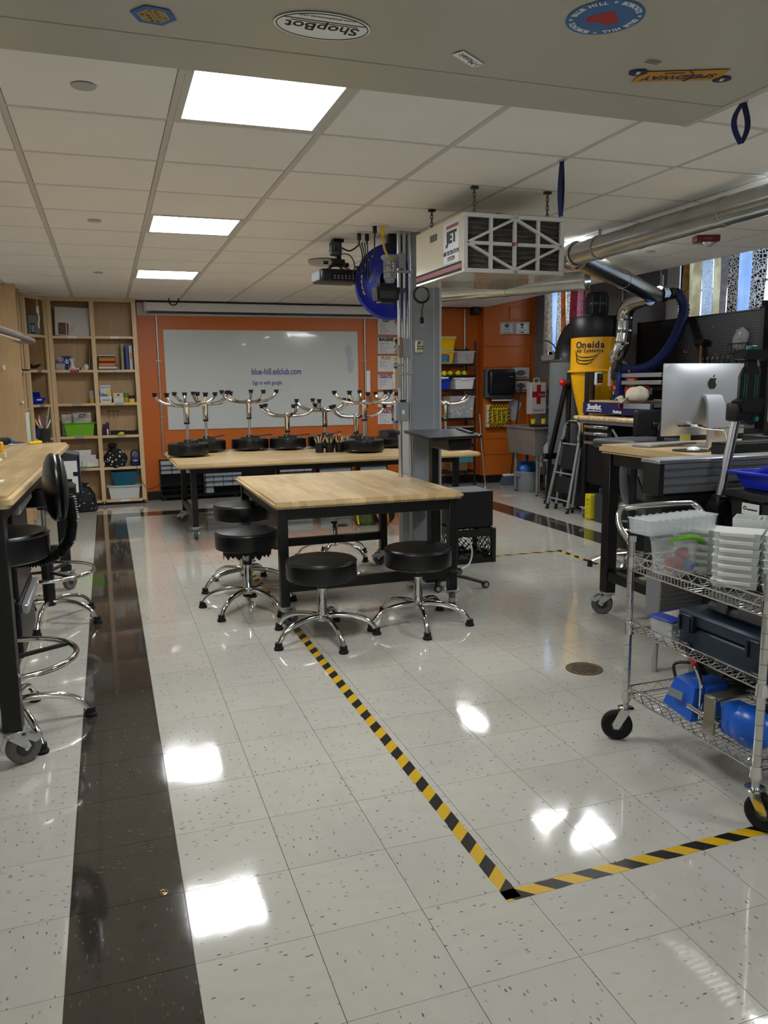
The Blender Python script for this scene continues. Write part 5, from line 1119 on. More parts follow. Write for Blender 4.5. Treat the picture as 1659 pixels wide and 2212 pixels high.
# blue lifting straps
STRAP = mat('navy_webbing','#141d4c',.8)
def strap(label, top, L_, wid, ang):
    t = thing('strap_loop', label, 'strap', (top.x,top.y,H-.006), ang, 'navy strap loops from the ceiling'); n = 10
    rows = []
    pts = [(-wid*math.sin(PI*k/n)**.6*(1 if k <= n else 1), -L_*math.sin(PI*k/(2*n))) for k in range(n+1)]
    half = [(-wid*math.sin(PI*min(k/n,1)) , -L_*(k/n)**.9) for k in range(n+1)]
    loop = [(x,z) for x,z in half]+[(-x*.7,z) for x,z in half[::-1]]
    obj('webbing', MB().sheet([[(x,-.012,z),(x,.012,z)] for x,z in loop],.0022), STRAP, t); obj('anchor', MB().box(-.012,.012,-.014,.014,-.008,0,.001), ZINC, t)
q = px(1214,342,'z',H); strap('narrow navy strap loop hanging straight down beyond the air filter', q, .26, .014, .4)
q = px(1606,214,'z',H); strap('wide navy strap loop beside the large ceiling unit', Vector((q.x,q.y,0)), .155, .05, .2)
# fire strobe and recessed discs
q = px(1526,508,'z',H)
t = thing('fire_strobe', 'dark red ceiling fire strobe with clear lens lettered FIRE', 'alarm', (q.x,q.y,H-.0065), -.35); FR = mat('alarm_red','#6e1620',.4)
obj('housing', MB().box(-.085,.085,-.05,.05,-.045,0,.004), FR, t); obj('lens', MB().sphere((.02,0,-.045),.04,(1.1,.8,.75)), mat('strobe_lens','#d6d8d8',.08,.6), t); text('FIRE', .024, mat('alarm_text','#b58b8b',.5), t, (0,-.0505,-.024), WALLTXT, spacing=1.3)
for (u, v, lb) in ((180,180,'flush white ceiling disc nearest the large ceiling unit'),(204,474,'flush white ceiling disc between the first two lit panels'),(212,587,'flush white ceiling disc nearest the bookcase'),(1405,541,'flush white ceiling disc beside the fire strobe')):
    q = px(u,v,'z',H); t = thing('sprinkler_cover', lb, 'cover', (q.x,q.y,H-.0062), group='flush sprinkler covers'); obj('cover_plate', MB().lathe([(0,-.006),(.040,-.006),(.043,-.004),(.043,-.003)],seg=28), mat('cover_white','#b5b2ac',.5), t); obj('shadow_ring', MB().cyl((0,0,-.003),(0,0,0),.038,seg=24), DGREY, t)
# ================================================================ FLOOR TAPE, DRAINS, LECTERN, CRATES
k_ = NT('hazard_tape'); tcv = k_.n('TexCoord').outputs['Object']; sx_ = k_.n('SeparateXYZ'); k_.l(tcv, sx_.inputs[0])
ad = k_.n('Math', operation='ADD'); k_.l(sx_.outputs[0], ad.inputs[0]); k_.l(sx_.outputs[1], ad.inputs[1])
mo = k_.n('Math', operation='FRACT'); ml = k_.n('Math', operation='MULTIPLY', i1=1/.13); k_.l(ad.outputs[0], ml.inputs[0]); k_.l(ml.outputs[0], mo.inputs[0])
k_.l(k_.ramp(mo.outputs[0], [(0,'#141311'),(.5,'#c8a114')],'CONSTANT'), k_.b.inputs['Base Color']); k_.b.inputs['Roughness'].default_value = .35; TAPE = k_.m
def tape(label, p, L_, rz):
    random.seed(int(L_*100)); n = int(L_/.03); e = [random.uniform(0,.0035)*(random.random() < .35) for _ in range(2*n+2)]
    pts = [(i*L_/n, -.024+e[i]) for i in range(n+1)]+[((n-i)*L_/n, .024-e[n+1+i]) for i in range(n+1)]
    return obj('hazard_tape', MB().prism(pts,0.0002,.0008), TAPE, None, label, 'tape', 'striped floor tape', loc=(p[0],p[1],0), rot=(0,0,rz), smooth=False)
tape('black and yellow striped tape running from the corner to the worktable', (.868,-.045), 5.0, PI/2+.004)
tape('black and yellow striped tape leaving the corner towards the wire cart', (.845,-.03), 2.6, .02)
tape('black and yellow striped tape beside the milk crate', (2.82,3.965), .64, -.02)
tape('black and yellow striped tape running under the tall desk', (3.465,3.98), 3.0, -PI/2)
BRASS = mat('old_brass','#5a4c33',.45,.8,var=.3,vs=40)
for (u, v, lb, r_) in ((1262,1445,'round brass floor drain near the wire cart',.092),(735,1135,'round floor drain behind the worktable',.09)):
    q = px(u,v,'z',0); t = thing('floor_drain', lb, 'drain', (q.x,q.y,0), .3); obj('rim', MB().lathe([(r_*.86,.001),(r_*.88,.003),(r_,.003),(r_,.0003)],seg=40), BRASS, t); obj('grate', MB().cyl((0,0,.0003),(0,0,.002),r_*.86,seg=40), BRASS, t)
    mb = MB()
    for i in range(-4,5):
        for j in range(-3,4):
            if math.hypot(i*.015,j*.02) < r_*.72: mb.box(i*.015-.0035,i*.015+.0035,j*.02-.007,j*.02+.007,.002,.0026)
    obj('slots', mb, BLKMATTE, t)
q = px(353,1928,'z',0); obj('wire_rings', MB().torus((0,0,.0015),.013,.0007,seg=28,sub=5).torus((-.003,.002,.0025),.008,.0007,seg=24,sub=5).torus((.004,-.002,.0025),.0075,.0007,seg=24,sub=5), mat('gold_wire','#c9ae74',.3,1), None, 'three tiny gold wire rings dropped on the dark floor band', 'ring', loc=(q.x,q.y,0))
# lectern / mobile standing desk
t = thing('standing_desk', 'black mobile lectern desk standing over the worktable corner', 'desk', (2.01,3.09,0), 0); o = Vector((2.01,3.09,0))
cs = [Vector((1.872,3.502)),Vector((1.724,2.633)),Vector((2.144,2.744)),Vector((2.311,3.508))]
poly = []
for i, c in enumerate(cs):
    a, b_ = cs[i-1], cs[(i+1)%4]
    for k in range(4):
        tt = k/3; p_ = c+(a-c).normalized()*.05; q_ = c+(b_-c).normalized()*.05; m_ = (1-tt)**2*p_+2*tt*(1-tt)*c+tt*tt*q_; poly.append((m_.x-o.x,m_.y-o.y))
obj('desktop', MB().prism(poly,1.08,1.1,b=.004), mat('black_laminate','#17181a',.28,coat=.3), t)
obj('pencil_ledge', MB().bar((cs[2].x-o.x-.03,cs[2].y-o.y+.12,1.106),(cs[3].x-o.x-.05,cs[3].y-o.y-.1,1.106),.03,.012,.003), BLKPLAS, t)
obj('under_bracket', MB().box(-.09,.07,-.3,.02,1.0,1.078,.01).box(-.05,.03,-.02,.3,1.05,1.078,.004), BLKPLAS, t)
obj('post', MB().box(-.045,.025,.10,.19,.08,.62,.004).box(-.035,.015,.115,.175,.62,1.06,.003), STEELBLK, t)
obj('base_box', MB().box(-.12,.08,.02,.24,.06,.13,.01), STEELBLK, t)
for k, (fx, fy) in enumerate(((.31,-.03),(-.05,-.02),(-.10,.46),(.30,.40))):
    l_ = obj('base_leg', MB().tube([(0,.12,.10),(fx*.45,.12+(fy-.12)*.5,.085),(fx,fy,.035)],[.025,.022,.018],8,smooth=4,flat=.6), STEELBLK, t)
    obj('wheel', MB().cyl((fx,fy-.01,.026),(fx,fy+.012,.026),.026,seg=18), BLKPLAS, l_); obj('wheel_hub', MB().cyl((fx,fy-.014,.026),(fx,fy-.01,.026),.016,seg=14), GREYMET, l_)
q0 = Vector((2.33,3.45,0)); cable('white cable bowing out beside the milk crate', [(2.30,3.40,.30),(2.36,3.42,.27),(2.40,3.45,.17),(2.36,3.42,.09),(2.28,3.38,.07)], .007, WHITEP)
# milk crate with a black box on top
t = thing('milk_crate', 'black plastic milk crate with lattice sides on the floor', 'crate', (2.59,3.96,0))
def crate(t, w, d, h, m, n=6):
    hw, hd = w/2, d/2
    for sx in (-1,1):
        for sy in (-1,1): obj('corner_post', MB().box(sx*hw-.012-(.018 if sx>0 else -.0)+(.0 if sx>0 else 0),sx*hw+.006+(.012 if sx<0 else 0),sy*hd-.018,sy*hd+.012,0,h,.003), m, t)
    for (ax, L_, off) in (('x',hw,-hd),('x',hw,hd),('y',hd,-hw),('y',hd,hw)):
        mb = MB(); st = 2*L_/n
        def B(u0,v0,u1,v1,w_=.006):
            p = ((u0,off,v0),(u1,off,v1)) if ax == 'x' else ((off,u0,v0),(off,u1,v1)); mb.bar(p[0],p[1],w_,.006,up=(0,1,0) if ax == 'x' else (1,0,0))
        for i in range(-3,n+1):
            for dirn in (1,-1):
                u0 = -L_+i*st; u1 = u0+3*st
                if dirn < 0: u0, u1 = u1, u0
                v0, v1 = h*.14, h*.78
                lo, hi = -L_, L_
                def clip(ua,va,ub,vb):
                    if ua == ub: return None
                    ts = sorted([(lo-ua)/(ub-ua),(hi-ua)/(ub-ua)]); t0 = max(0,ts[0]); t1 = min(1,ts[1])
                    return None if t1-t0 < .05 else (ua+(ub-ua)*t0,va+(vb-va)*t0,ua+(ub-ua)*t1,va+(vb-va)*t1)
                c = clip(u0,v0,u1,v1)
                if c: B(*c)
        s_ = obj('side_lattice', mb, m, t)
        def P(u0,u1,v0,v1,e=.004):
            return MB().box(u0,u1,off-e,off+e,v0,v1) if ax == 'x' else MB().box(off-e,off+e,u0,u1,v0,v1)
        obj('top_band', P(-L_,L_,h*.78,h,.006), m, s_); obj('bottom_band', P(-L_,L_,0,h*.14,.006), m, s_); obj('handle_lip', P(-L_*.35,L_*.35,h*.16,h*.26,.007), m, s_)
    obj('crate_floor', MB().box(-hw,hw,-hd,hd,0,.008), m, t)
crate(t, .34, .34, .277, BLKPLAS)
t = thing('subwoofer_box', 'plain black box standing on the milk crate', 'box', (2.585,3.965,.2785)); obj('cabinet', MB().box(-.165,.165,-.165,.165,.012,.297,.004), mat('black_textured','#0c0d0f',.55,bump=.2,bs=300), t); obj('top_panel', MB().box(-.163,.163,-.163,.163,.297,.299), mat('box_top_grey','#3d4044',.5), t); obj('foot', MB().box(-.15,-.12,-.15,-.12,0,.012).box(.12,.15,-.15,-.12,0,.012).box(-.15,-.12,.12,.15,0,.012).box(.12,.15,.12,.15,0,.012), RUBBER, t)  # top panel in a paler grey than the cabinet sides
# ball and bag seen under the worktable
q = px(836,1137,'z',0); t = thing('basketball', 'black and orange ball resting on the floor by the column', 'ball', (q.x,5.75,0)); obj('ball_skin', MB().sphere((0,0,.12),.12,seg=28,rings=18), BLKMATTE, t)
for (ax, c) in (((1,0,.3),0),((.2,1,.2),0),((.6,-.7,.4),0)): obj('orange_band', MB().torus((0,0,.12),.117,.012,ax,36,8), mat('ball_orange','#cf7a1e',.6), t)
q = px(812,1137,'z',0); t = thing('green_sack', 'green and yellow sack slumped against the ball', 'bag', (q.x-.06,5.82,0)); random.seed(8); mb = MB(); mb.lathe([(0,0),(.1,0),(.13,.05),(.12,.16),(.09,.24),(.03,.27),(0,.26)],seg=18)
for v in mb.bm.verts: v.co.y *= .6; v.co += Vector((random.uniform(-.01,.01),0,random.uniform(-.004,.004)))
obj('sack', mb, mat('sack_green','#4f5a2a',.8,var=.4,vs=14), t, ang=70); obj('yellow_trim', MB().tube([(-.1,-.065,.02),(-.11,-.06,.12),(-.08,-.05,.22)],.01,6,smooth=4), YELLOW, t)
# ================================================================ SMALL-PARTS ORGANISERS UNDER THE LONG TABLE
DRW = mat('clear_drawer','#a3abb2',.3,var=.25,vs=20); ORGB = mat('organiser_black','#17181a',.5)
dr_me = MB().box(-.5,.5,0,.16,.04,.96).box(-.5,.5,-.12,0,.04,.5).box(-.5,.5,-.16,-.10,.44,.56).mesh('drawer', False)
dr_me.materials.append(DRW)
def organiser(label, x0, w_, rows, h=.5, z0=.06, y=8.42):
    """rows = list of (n columns, relative height, filled) from the top"""
    t = thing('parts_organiser', label, 'organiser', (x0,y,z0), group='small parts drawer cabinets'); d = .15
    obj('case', MB().box(0,w_,.02,d,0,.008).box(0,w_,.02,d,h-.008,h).box(0,.008,0,d,0,h).box(w_-.008,w_,0,d,0,h).box(.008,w_-.008,d-.006,d,.008,h-.008), ORGB, t)
    tot = sum(r[1] for r in rows); z = h-.01
    for n, rh, fill in rows:
        hh = rh/tot*(h-.02); z -= hh
        obj('divider', MB().box(.008,w_-.008,.004,d-.006,z-.001,z+.003), ORGB, t)
        for i in range(n):
            if fill and i < fill:
                cw = (w_-.02)/n; o_ = link('drawer', dr_me, None, t, (.01+cw*(i+.5),.03,z+.003)); o_.scale = (cw*.93,.12,hh*.93)
    return t
ox = lambda u: px(u,1040,'y',8.42).x
organiser('parts cabinet by the bookcase with three rows of wide clear drawers', ox(347), .56, [(4,1,4),(4,1,4),(4,1,4),(1,2.6,0),(1,1,0),(1,1.2,0)], h=.46)
organiser('parts cabinet of many tiny clear drawers next to the bookcase end one', ox(440), .50, [(8,1,8),(8,1,8),(8,1,8),(8,1,8),(4,1.2,4),(4,1.2,4),(4,1.5,1)], h=.46)
organiser('half-empty parts cabinet with three drawers in the middle of the row', ox(528), .40, [(3,1,3),(2,2,0),(2,2,0),(3,1,3)], h=.46)
organiser('parts cabinet with wide drawers right of the half-empty one', ox(604), .46, [(4,1,4),(4,1,4),(4,1,4),(4,1,4)], h=.46)
organiser('parts cabinet of tiny drawers behind the worktable edge', ox(690), .46, [(8,1,8)]*7, h=.46)
organiser('parts cabinet of tiny drawers closest to the column', ox(778), .40, [(7,1,7)]*7, h=.46)
for k in range(3): t = thing('organiser_stand', ['low black stand under the parts cabinets near the bookcase','low black stand under the middle parts cabinets','low black stand under the parts cabinets near the column'][k], 'stand', (ox(347)+1.0*k,8.42,0)); obj('deck', MB().box(0,.98,0,.16,.045,.0595), BLKPLAS, t); obj('stand_leg', MB().box(.02,.06,.02,.14,0,.045).box(.92,.96,.02,.14,0,.045), BLKPLAS, t)
# pencil cups on the long table
PCOL = ['#d8b024','#c44a2c','#dcdcdc','#3d9c4a','#c9962c','#a33a6a','#e0c84a','#2f5f9e']
pn = 0
for k, u in enumerate((690,712,733,746)):
    q = px(u,966,'y',6.12 if k < 3 else 6.2); c = Vector((q.x,6.12 if k < 3 else 6.2,.735))
    t = thing('pencil_cup', ['black mesh pencil cup nearest the low upturned stool','black mesh pencil cup second from the low upturned stool','black mesh pencil cup third from the low upturned stool','black mesh pencil cup touching the stool near the column'][k], 'cup', c, group='pencil cups on the long table')
    obj('mesh_wall', MB().cyl((0,0,.002),(0,0,.098),.042,seg=20,cap=False), MESH, t); obj('rim', MB().torus((0,0,.1),.042,.003,seg=20,sub=5), BLKPLAS, t); obj('base', MB().cyl((0,0,0),(0,0,.003),.042,seg=20), BLKPLAS, t)
    for j in range(8):
        a = j*.785+k; tp = Vector((.042*math.cos(a)*1.15,.042*math.sin(a)*1.15,.135+.012*((j*7+k)%4))); bt = Vector((-.02*math.cos(a),-.02*math.sin(a),.008)); c_ = PCOL[(j+3*k)%8]
        o_ = thing('coloured_pencil', ['pencil','pencil','pencil','pencil'][k]+' standing in a black mesh cup on the long table', 'pencil', c, group='pencils in the mesh cups'); o_['label'] = {'#d8b024':'yellow','#c44a2c':'red','#dcdcdc':'white','#3d9c4a':'green','#c9962c':'amber','#a33a6a':'magenta','#e0c84a':'lemon','#2f5f9e':'blue'}[c_]+' pencil standing in the '+['first','second','third','last'][k]+' mesh cup counted from the low upturned stool'
        obj('barrel', MB().cyl(bt,tp,.0042,seg=6), mat('pencil_'+c_[1:],c_,.4), o_); obj('point', MB().cyl(tp,tp+(tp-bt).normalized()*.016,.0042,.001,6), mat('pencil_wood','#c9a774',.6), o_)
# black camera-like device on the table behind the column
q = px(840,938,'y',5.6); t = thing('camcorder', 'black camcorder lying on the upturned stool beside the column', 'camera', (q.x,3.3,px(838,938,'y',3.3).z)); t.location.x = px(838,938,'y',3.3).x
obj('body', MB().box(-.055,.055,-.03,.05,-.03,.03,.01,None,2), BLKPLAS, t); obj('lens_barrel', MB().cyl((-.03,-.03,0),(-.03,-.045,0),.02,seg=18), DGREY, t); obj('mount_arm', MB().bar((.05,.01,0),(.12,.13,.0),.03,.03,.004), BLKPLAS, t)
# ================================================================ WIRE RACK WITH BINS (behind the column)
t = thing('wire_rack', 'black wire shelving rack of bins against the orange wall', 'rack', (4.28,8.40,0))
for sx in (-.44,.44):
    for sy in (-.15,.15): obj('post', MB().cyl((sx,sy,.03),(sx,sy,2.0 if sy < 0 else 1.92),.0145,seg=12), BLKPLAS, t); obj('foot', MB().cyl((sx,sy,0),(sx,sy,.03),.018,seg=10), BLKPLAS, t)
RZ = [1.69,1.345,.95,.58,.215]
for z in RZ:
    mb = MB()
    mb.box(-.44,.44,-.156,-.148,z-.03,z).box(-.44,.44,.148,.156,z-.03,z).box(-.444,-.436,-.15,.15,z-.03,z).box(.436,.444,-.15,.15,z-.03,z)
    for i in range(24): x_ = -.43+i*.0374; mb.box(x_-.0025,x_+.0025,-.15,.15,z-.005,z)
    obj('wire_shelf', mb, BLKPLAS, t)
def tub(name, label, cat, x, y, z, w_, d, h, m, lidm=None, group='bins on the black wire rack', taper=.02):
    t = thing(name, label, cat, (x,y,z), group=group); obj('tub', MB().tray(-w_/2,w_/2,-d/2,d/2,0,h,taper,.004), m, t)
    obj('rim', MB().box(-w_/2-.012,w_/2+.012,-d/2-.012,-d/2+.003,h-.02,h,.003).box(-w_/2-.012,-w_/2+.003,-d/2,d/2,h-.02,h,.003).box(w_/2-.003,w_/2+.012,-d/2,d/2,h-.02,h,.003), m, t); obj('front_pull', MB().box(-w_*.2,w_*.2,-d/2-.02,-d/2-.008,h-.035,h-.004,.004), m, t)
    if lidm: obj('lid', MB().box(-w_/2-.012,w_/2+.012,-d/2-.012,d/2+.012,h,h+.012,.003), lidm, t)
    return t
rx = lambda u: px(u,850,'y',8.3).x
YB_ = mat('bin_yellow','#e3b70f',.4)
tub('storage_bin','upper yellow bin of the stacked pair on the rack top','bin',rx(958)-.02,8.36,1.872,.33,.26,.17,YB_,FROST)
b2 = tub('storage_bin','lower yellow bin with a blue picture card on the rack top','bin',rx(955)-.02,8.36,1.692,.33,.26,.165,YB_,FROST); obj('picture_card', MB().box(-.02,.1,-.134,-.130,.02,.12), mat('card_blue','#3d6d94',.5,var=.4,vs=20), b2)
tub('storage_bin','grey clear bin beside the yellow bins on the rack','bin',rx(1002),8.36,1.692,.26,.26,.17,CLEAR)
flat('tool_case','slim black case lying across the grey clear bin','case',(rx(985)-.06,8.28,1.864),(rx(1014),8.44,1.885),BLKPLAS,.004)
t = thing('ear_muff_case','black tray on top of the white bin holding the ear muffs','case',(rx(995),8.35,1.505)); obj('tray', MB().tray(-.19,.19,-.1,.1,0,.03,.004), BLKPLAS, t)
for k in range(4):
    t = thing('ear_muffs', 'yellow ear muffs resting in the black tray on the rack', 'ear muffs', (rx(962+15*k),8.33+.03*(k%2),1.535), group='yellow ear muffs'); obj('cup', MB().sphere((0,0,.03),.05,(.9,.8,.75)), mat('muff_yellow','#d9cf16',.4), t); obj('headband', MB().torus((0,0,.03),.05,.005,(1,.2,0),16,5,0,PI), BLKPLAS, t)
tub('storage_bin','white bin under the ear muff tray','bin',rx(999),8.36,1.347,.29,.26,.155,WHITEP)
tub('storage_bin','blue bin beside the white bin on the rack','bin',rx(950),8.36,1.347,.26,.26,.14,BLUEBIN)
flat('binder_pile','white papers lying on the blue bin','paper',(rx(942),8.28,1.489),(rx(968),8.44,1.515),WHITEPAPER)
t = tub('storage_tote','clear tote full of mixed building parts on the middle rack shelf','tote',rx(994),8.36,.952,.37,.27,.30,CLEAR,DGREY)
random.seed(6); 
for c_ in ('#c9c9c6','#7e8890','#c0a53a','#8c2f33','#2c4f9a','#d8d4c8'):
    mb = MB()
    for k in range(16): mb.cbox((random.uniform(-.15,.15),random.uniform(-.1,.1),.02+random.random()*.12),(random.uniform(.015,.05),.018,.014),(random.uniform(-1,1),random.uniform(-1,1),random.uniform(0,3)))
    tag(obj('mixed_parts', mb, mat('part_'+c_[1:],c_,.5), t), kind='stuff')
t = tub('storage_tote','black tote with white printed sheet on the rack','tote',rx(994),8.36,.582,.34,.27,.24,BLKPLAS,mat('lid_grey','#9b9b99',.5)); obj('printed_sheet', MB().box(-.06,.1,-.138,-.136,.09,.2), WHITEPAPER, t)
TEALB = mat('teal_carton','#3f7f86',.5)
flat('teal_carton','teal carton on the lowest visible rack shelf','box',(rx(975),8.26,.33),(rx(1020),8.44,.40),TEALB); flat('brown_carton','brown carton under the teal carton on the rack','box',(rx(972),8.26,.217),(rx(1008),8.44,.328),mat('brown_card','#6d5236',.7))
obj('crutch_pole', MB().tube([(0,0,1.0),(.03,-.02,.5),(.07,-.05,.05)],.011,8).cyl((.07,-.05,0),(.072,-.052,.06),.02,.013,10), ALU, None, 'thin metal pole leaning on the wire rack with rubber foot', 'pole', loc=(rx(1026),8.15,0))
# ================================================================ CURTAINS
def cloth(name, c1, c2=None, scale=30, mode='noise', tr=.55):
    k = NT(name); tcv = k.n('TexCoord').outputs['Object']
    if mode == 'noise': tx = k.n('TexNoise', iScale=float(scale), iDetail=4); k.l(tcv, tx.inputs['Vector']); col = k.ramp(tx.outputs[0], [(.4,c1),(.6,c2 or c1)])
    elif mode == 'leaf':
        mp = k.n('Mapping'); mp.inputs['Rotation'].default_value = (.6,.4,.3); k.l(tcv, mp.inputs[0])
        tx = k.n('TexVoronoi', iScale=float(scale), feature='DISTANCE_TO_EDGE'); nz = k.n('TexNoise', iScale=14.0, iDetail=2); k.l(mp.outputs[0], nz.inputs['Vector']); va = k.n('VectorMath', operation='ADD'); k.l(mp.outputs[0], va.inputs[0]); vs_ = k.n('VectorMath', operation='SCALE'); vs_.inputs['Scale'].default_value = .05; k.l(nz.outputs['Color'], vs_.inputs[0]); k.l(vs_.outputs[0], va.inputs[1]); k.l(va.outputs[0], tx.inputs['Vector'])
        col = k.ramp(tx.outputs[0], [(0,c1),(.11,c1),(.14,c2),(1,c2)])
    else:
        tx = k.n('TexVoronoi', iScale=float(scale)); k.l(tcv, tx.inputs['Vector']); col = k.ramp(tx.outputs[0], [(.25,c2),(.33,c1),(.42,c1),(.5,c2)])
    k.l(col, k.b.inputs['Base Color']); k.b.inputs['Roughness'].default_value = .9
    tl = k.n('BsdfTranslucent'); k.l(col, tl.inputs[0]); mx = k.n('MixShader', i0=tr); k.l(k.b.outputs[0], mx.inputs[1]); k.l(tl.outputs[0], mx.inputs[2])
    out = [n for n in k.nt.nodes if n.type == 'OUTPUT_MATERIAL'][0]; k.l(mx.outputs[0], out.inputs[0]); return k.m
def curtain(label, strips, ztop, bot, row, xw=XR-.07):
    """strips = [(photo x from, to, material)] measured along one row, hung in the plane x = xw"""
    ys = [(px(u0,row,'x',xw).y, px(u1,row,'x',xw).y, m) for u0,u1,m in strips]
    ymin = min(y[1] for y in ys); ymax = max(y[0] for y in ys)
    t = thing('curtain', label, 'curtain', (xw,(ymin+ymax)/2,bot)); yc0 = (ymin+ymax)/2
    for n, (ya, yb, m) in enumerate(ys):
        rows = []
        for i in range(7):
            z = (ztop-bot)*i/6; sway = .012*math.sin(n*2.1)*(1-i/6)
            rows.append([(.016*math.sin((ya+(yb-ya)*j/8)*38+i*.3)+.006*math.sin(n+j), ya+(yb-ya)*j/8-yc0+sway*math.sin(i), z+(.02*math.sin(n*1.3+j*.4)*(i == 0))) for j in range(9)])
        obj('fabric_strip', MB().sheet(rows), m, t)
    obj('curtain_rod', MB().cyl((0,ymin-yc0-.05,ztop-bot),(0,ymax-yc0+.05,ztop-bot),.009,seg=10), WHITEP, t)
    return t
LACE = cloth('blue_lace','#b9c4cf','#8d9cb0',90,tr=.6); CRM = cloth('cream_satin','#c2b795','#9d906c',5,tr=.5); BRN = cloth('brown_cloth','#6d4f28','#54391c',20,tr=.35); GRYC = cloth('grey_cloth','#857f80','#6e696a',12,tr=.3)
LEAF = cloth('leaf_print','#b7b6b2','#17141a',34,'leaf',.4); PBL = cloth('pale_blue_cloth','#a9c0e4','#8fabd6',4,tr=.65); FLO = cloth('dark_floral','#9d9488','#221820',40,'leaf',.35)
curtain('patchwork curtain of cream, lace, pale blue and leaf print strips', [(1474,1488,BRN),(1488,1514,CRM),(1514,1539,LACE),(1539,1559,CRM),(1559,1576,GRYC),(1576,1593,FLO),(1593,1620,PBL),(1620,1653,LEAF)], 2.74, 1.98, 590)
BEI = cloth('beige_lattice','#b0a291','#8d7d6b',24,'cell',.4); RUST = cloth('rust_velvet','#96501f','#6e3512',7,tr=.4); MAR = cloth('maroon_cloth','#6e2329','#581a21',8,tr=.35); MAG = cloth('magenta_print','#8c3a4e','#b87f86',60,tr=.4); WLA = cloth('white_lace','#b9b8b0','#83796a',40,tr=.6)
curtain('patchwork curtain of beige lattice, pale blue, rust and maroon strips', [(1178,1193,BEI),(1193,1204,PBL),(1204,1210,WLA),(1210,1223,RUST),(1223,1231,WLA),(1231,1247,MAR),(1247,1264,MAG)], 2.74, 1.83, 700)
# ================================================================ SINK CORNER
SS = mat('stainless','#98948e',.36,.6,var=.1,vs=5)
t = thing('utility_sink', 'stainless steel utility sink on pipe legs in the corner', 'sink', (5.18,7.21,0))
obj('basin', MB().tray(-.32,.32,-.37,.37,.52,.86,.03,.006), SS, t); obj('rim', MB().tube([(-.33,-.38,.86),(.33,-.38,.86),(.33,.38,.86),(-.33,.38,.86)],.014,8,closed=True), SS, t)
for sx in (-.22,.22):
    for sy in (-.28,.28): l_ = obj('leg', MB().cyl((sx,sy,.02),(sx,sy,.55),.021,seg=14), SS, t); obj('leg_foot', MB().cyl((sx,sy,0),(sx,sy,.02),.018,seg=10), DGREY, l_)
obj('splash_plate', MB().box(.0,.3,.1,.36,.872,.885,.003), DGREY, t); obj('drain_pipe', MB().tube([(0,0,.52),(0,0,.36),(.2,.2,.34),(.5,.3,.34)],.022,10), WHITEP, t)
for k in range(2): t = thing('yellow_cup', 'small yellow cup on the sink edge '+['nearest the broom handle','nearest the first aid box'][k], 'cup', (5.16+.14*k,7.40-.02*k,.886), group='yellow cups on the sink'); obj('cup_wall', MB().lathe([(.03,0),(.034,.065),(.031,.065),(.027,.004),(0,.004)],seg=16), mat('cup_yellow','#c9c01c',.5), t); obj('cup_base', MB().cyl((0,0,0),(0,0,.004),.03,seg=16), MATS['cup_yellow'], t)
t = thing('bucket', 'grey round plastic bucket under the sink', 'bucket', (5.085,7.38,0)); BUG = mat('bucket_grey','#7c7f84',.45); obj('pail', MB().lathe([(0,0),(.125,0),(.13,.01),(.15,.25),(.158,.25),(.158,.275),(.15,.275),(.146,.25),(.122,.012),(0,.01)],seg=32), BUG, t); obj('pour_lip', MB().box(-.158,-.15,-.05,.05,.2,.27,.004), BUG, t); obj('bail_handle', MB().torus((0,0,.24),.155,.004,(.2,.1,1),28,5), ZINC, t)
t = thing('dustpan', 'blue dustpan standing up in the grey bucket', 'dustpan', (5.07,7.40,.10), -.3); DPB = mat('dustpan_blue','#1d4484',.4)
obj('pan', MB().prism([(-.13,0),(.13,0),(.14,.2),(.1,.3),(-.1,.3),(-.14,.2)],-.008,.008,Matrix.Rotation(PI/2,4,'X') @ Matrix.Rotation(0,4,'Z')), DPB, t); obj('handle', MB().tube([(0,0,.29),(0,.0,.34),(0,0,.40)],[.018,.02,.022],10), DPB, t); obj('light_scoop', MB().sphere((-.02,-.03,.2),.075,(1,.4,.8)), mat('dustpan_sky','#4a7fd0',.4), t)
t = thing('push_broom', 'grey bristled broom with black handle leaning in the corner', 'broom', (5.20,8.10,0)); BRI = mat('bristle_grey','#4a4f5e',.8)
obj('bristles', MB().hull([(-.15,-.09,0),(.14,-.09,0),(.14,.07,0),(-.15,.07,0)],[(-.09,-.05,.13),(.12,-.05,.13),(.12,.05,.13),(-.09,.05,.13)]), BRI, t); obj('head_block', MB().box(-.1,.13,-.055,.055,.125,.155,.01), WHITEP, t); obj('handle', MB().cyl((.02,0,.15),(.26,.2,1.42),.012,seg=10), BLKPLAS, t)
t = thing('wire_stand', 'small wire stand holding bottles beside the sink', 'stand', (5.02,6.72,0))
for sx in (-.1,.1):
    for sy in (-.09,.09): obj('stand_leg', MB().cyl((sx,sy,0),(sx,sy,.5),.006,seg=7), ZINC, t)
for z in (.06,.46): obj('stand_shelf', MB().box(-.11,.11,-.1,.1,z,z+.008), DGREY, t)
t = thing('water_jug', 'clear water jug with white label on the wire stand', 'bottle', (5.0,6.72,.469)); obj('jug', MB().lathe([(0,0),(.07,0),(.075,.02),(.075,.07),(.068,.08),(.075,.09),(.075,.17),(.03,.23),(.022,.28),(0,.28)],seg=22), CLEAR, t); obj('cap', MB().cyl((0,0,.28),(0,0,.305),.024,seg=14), WHITEP, t); obj('label_wrap', MB().box(-.03,.03,-.079,-.076,.1,.15), WHITEPAPER, t)
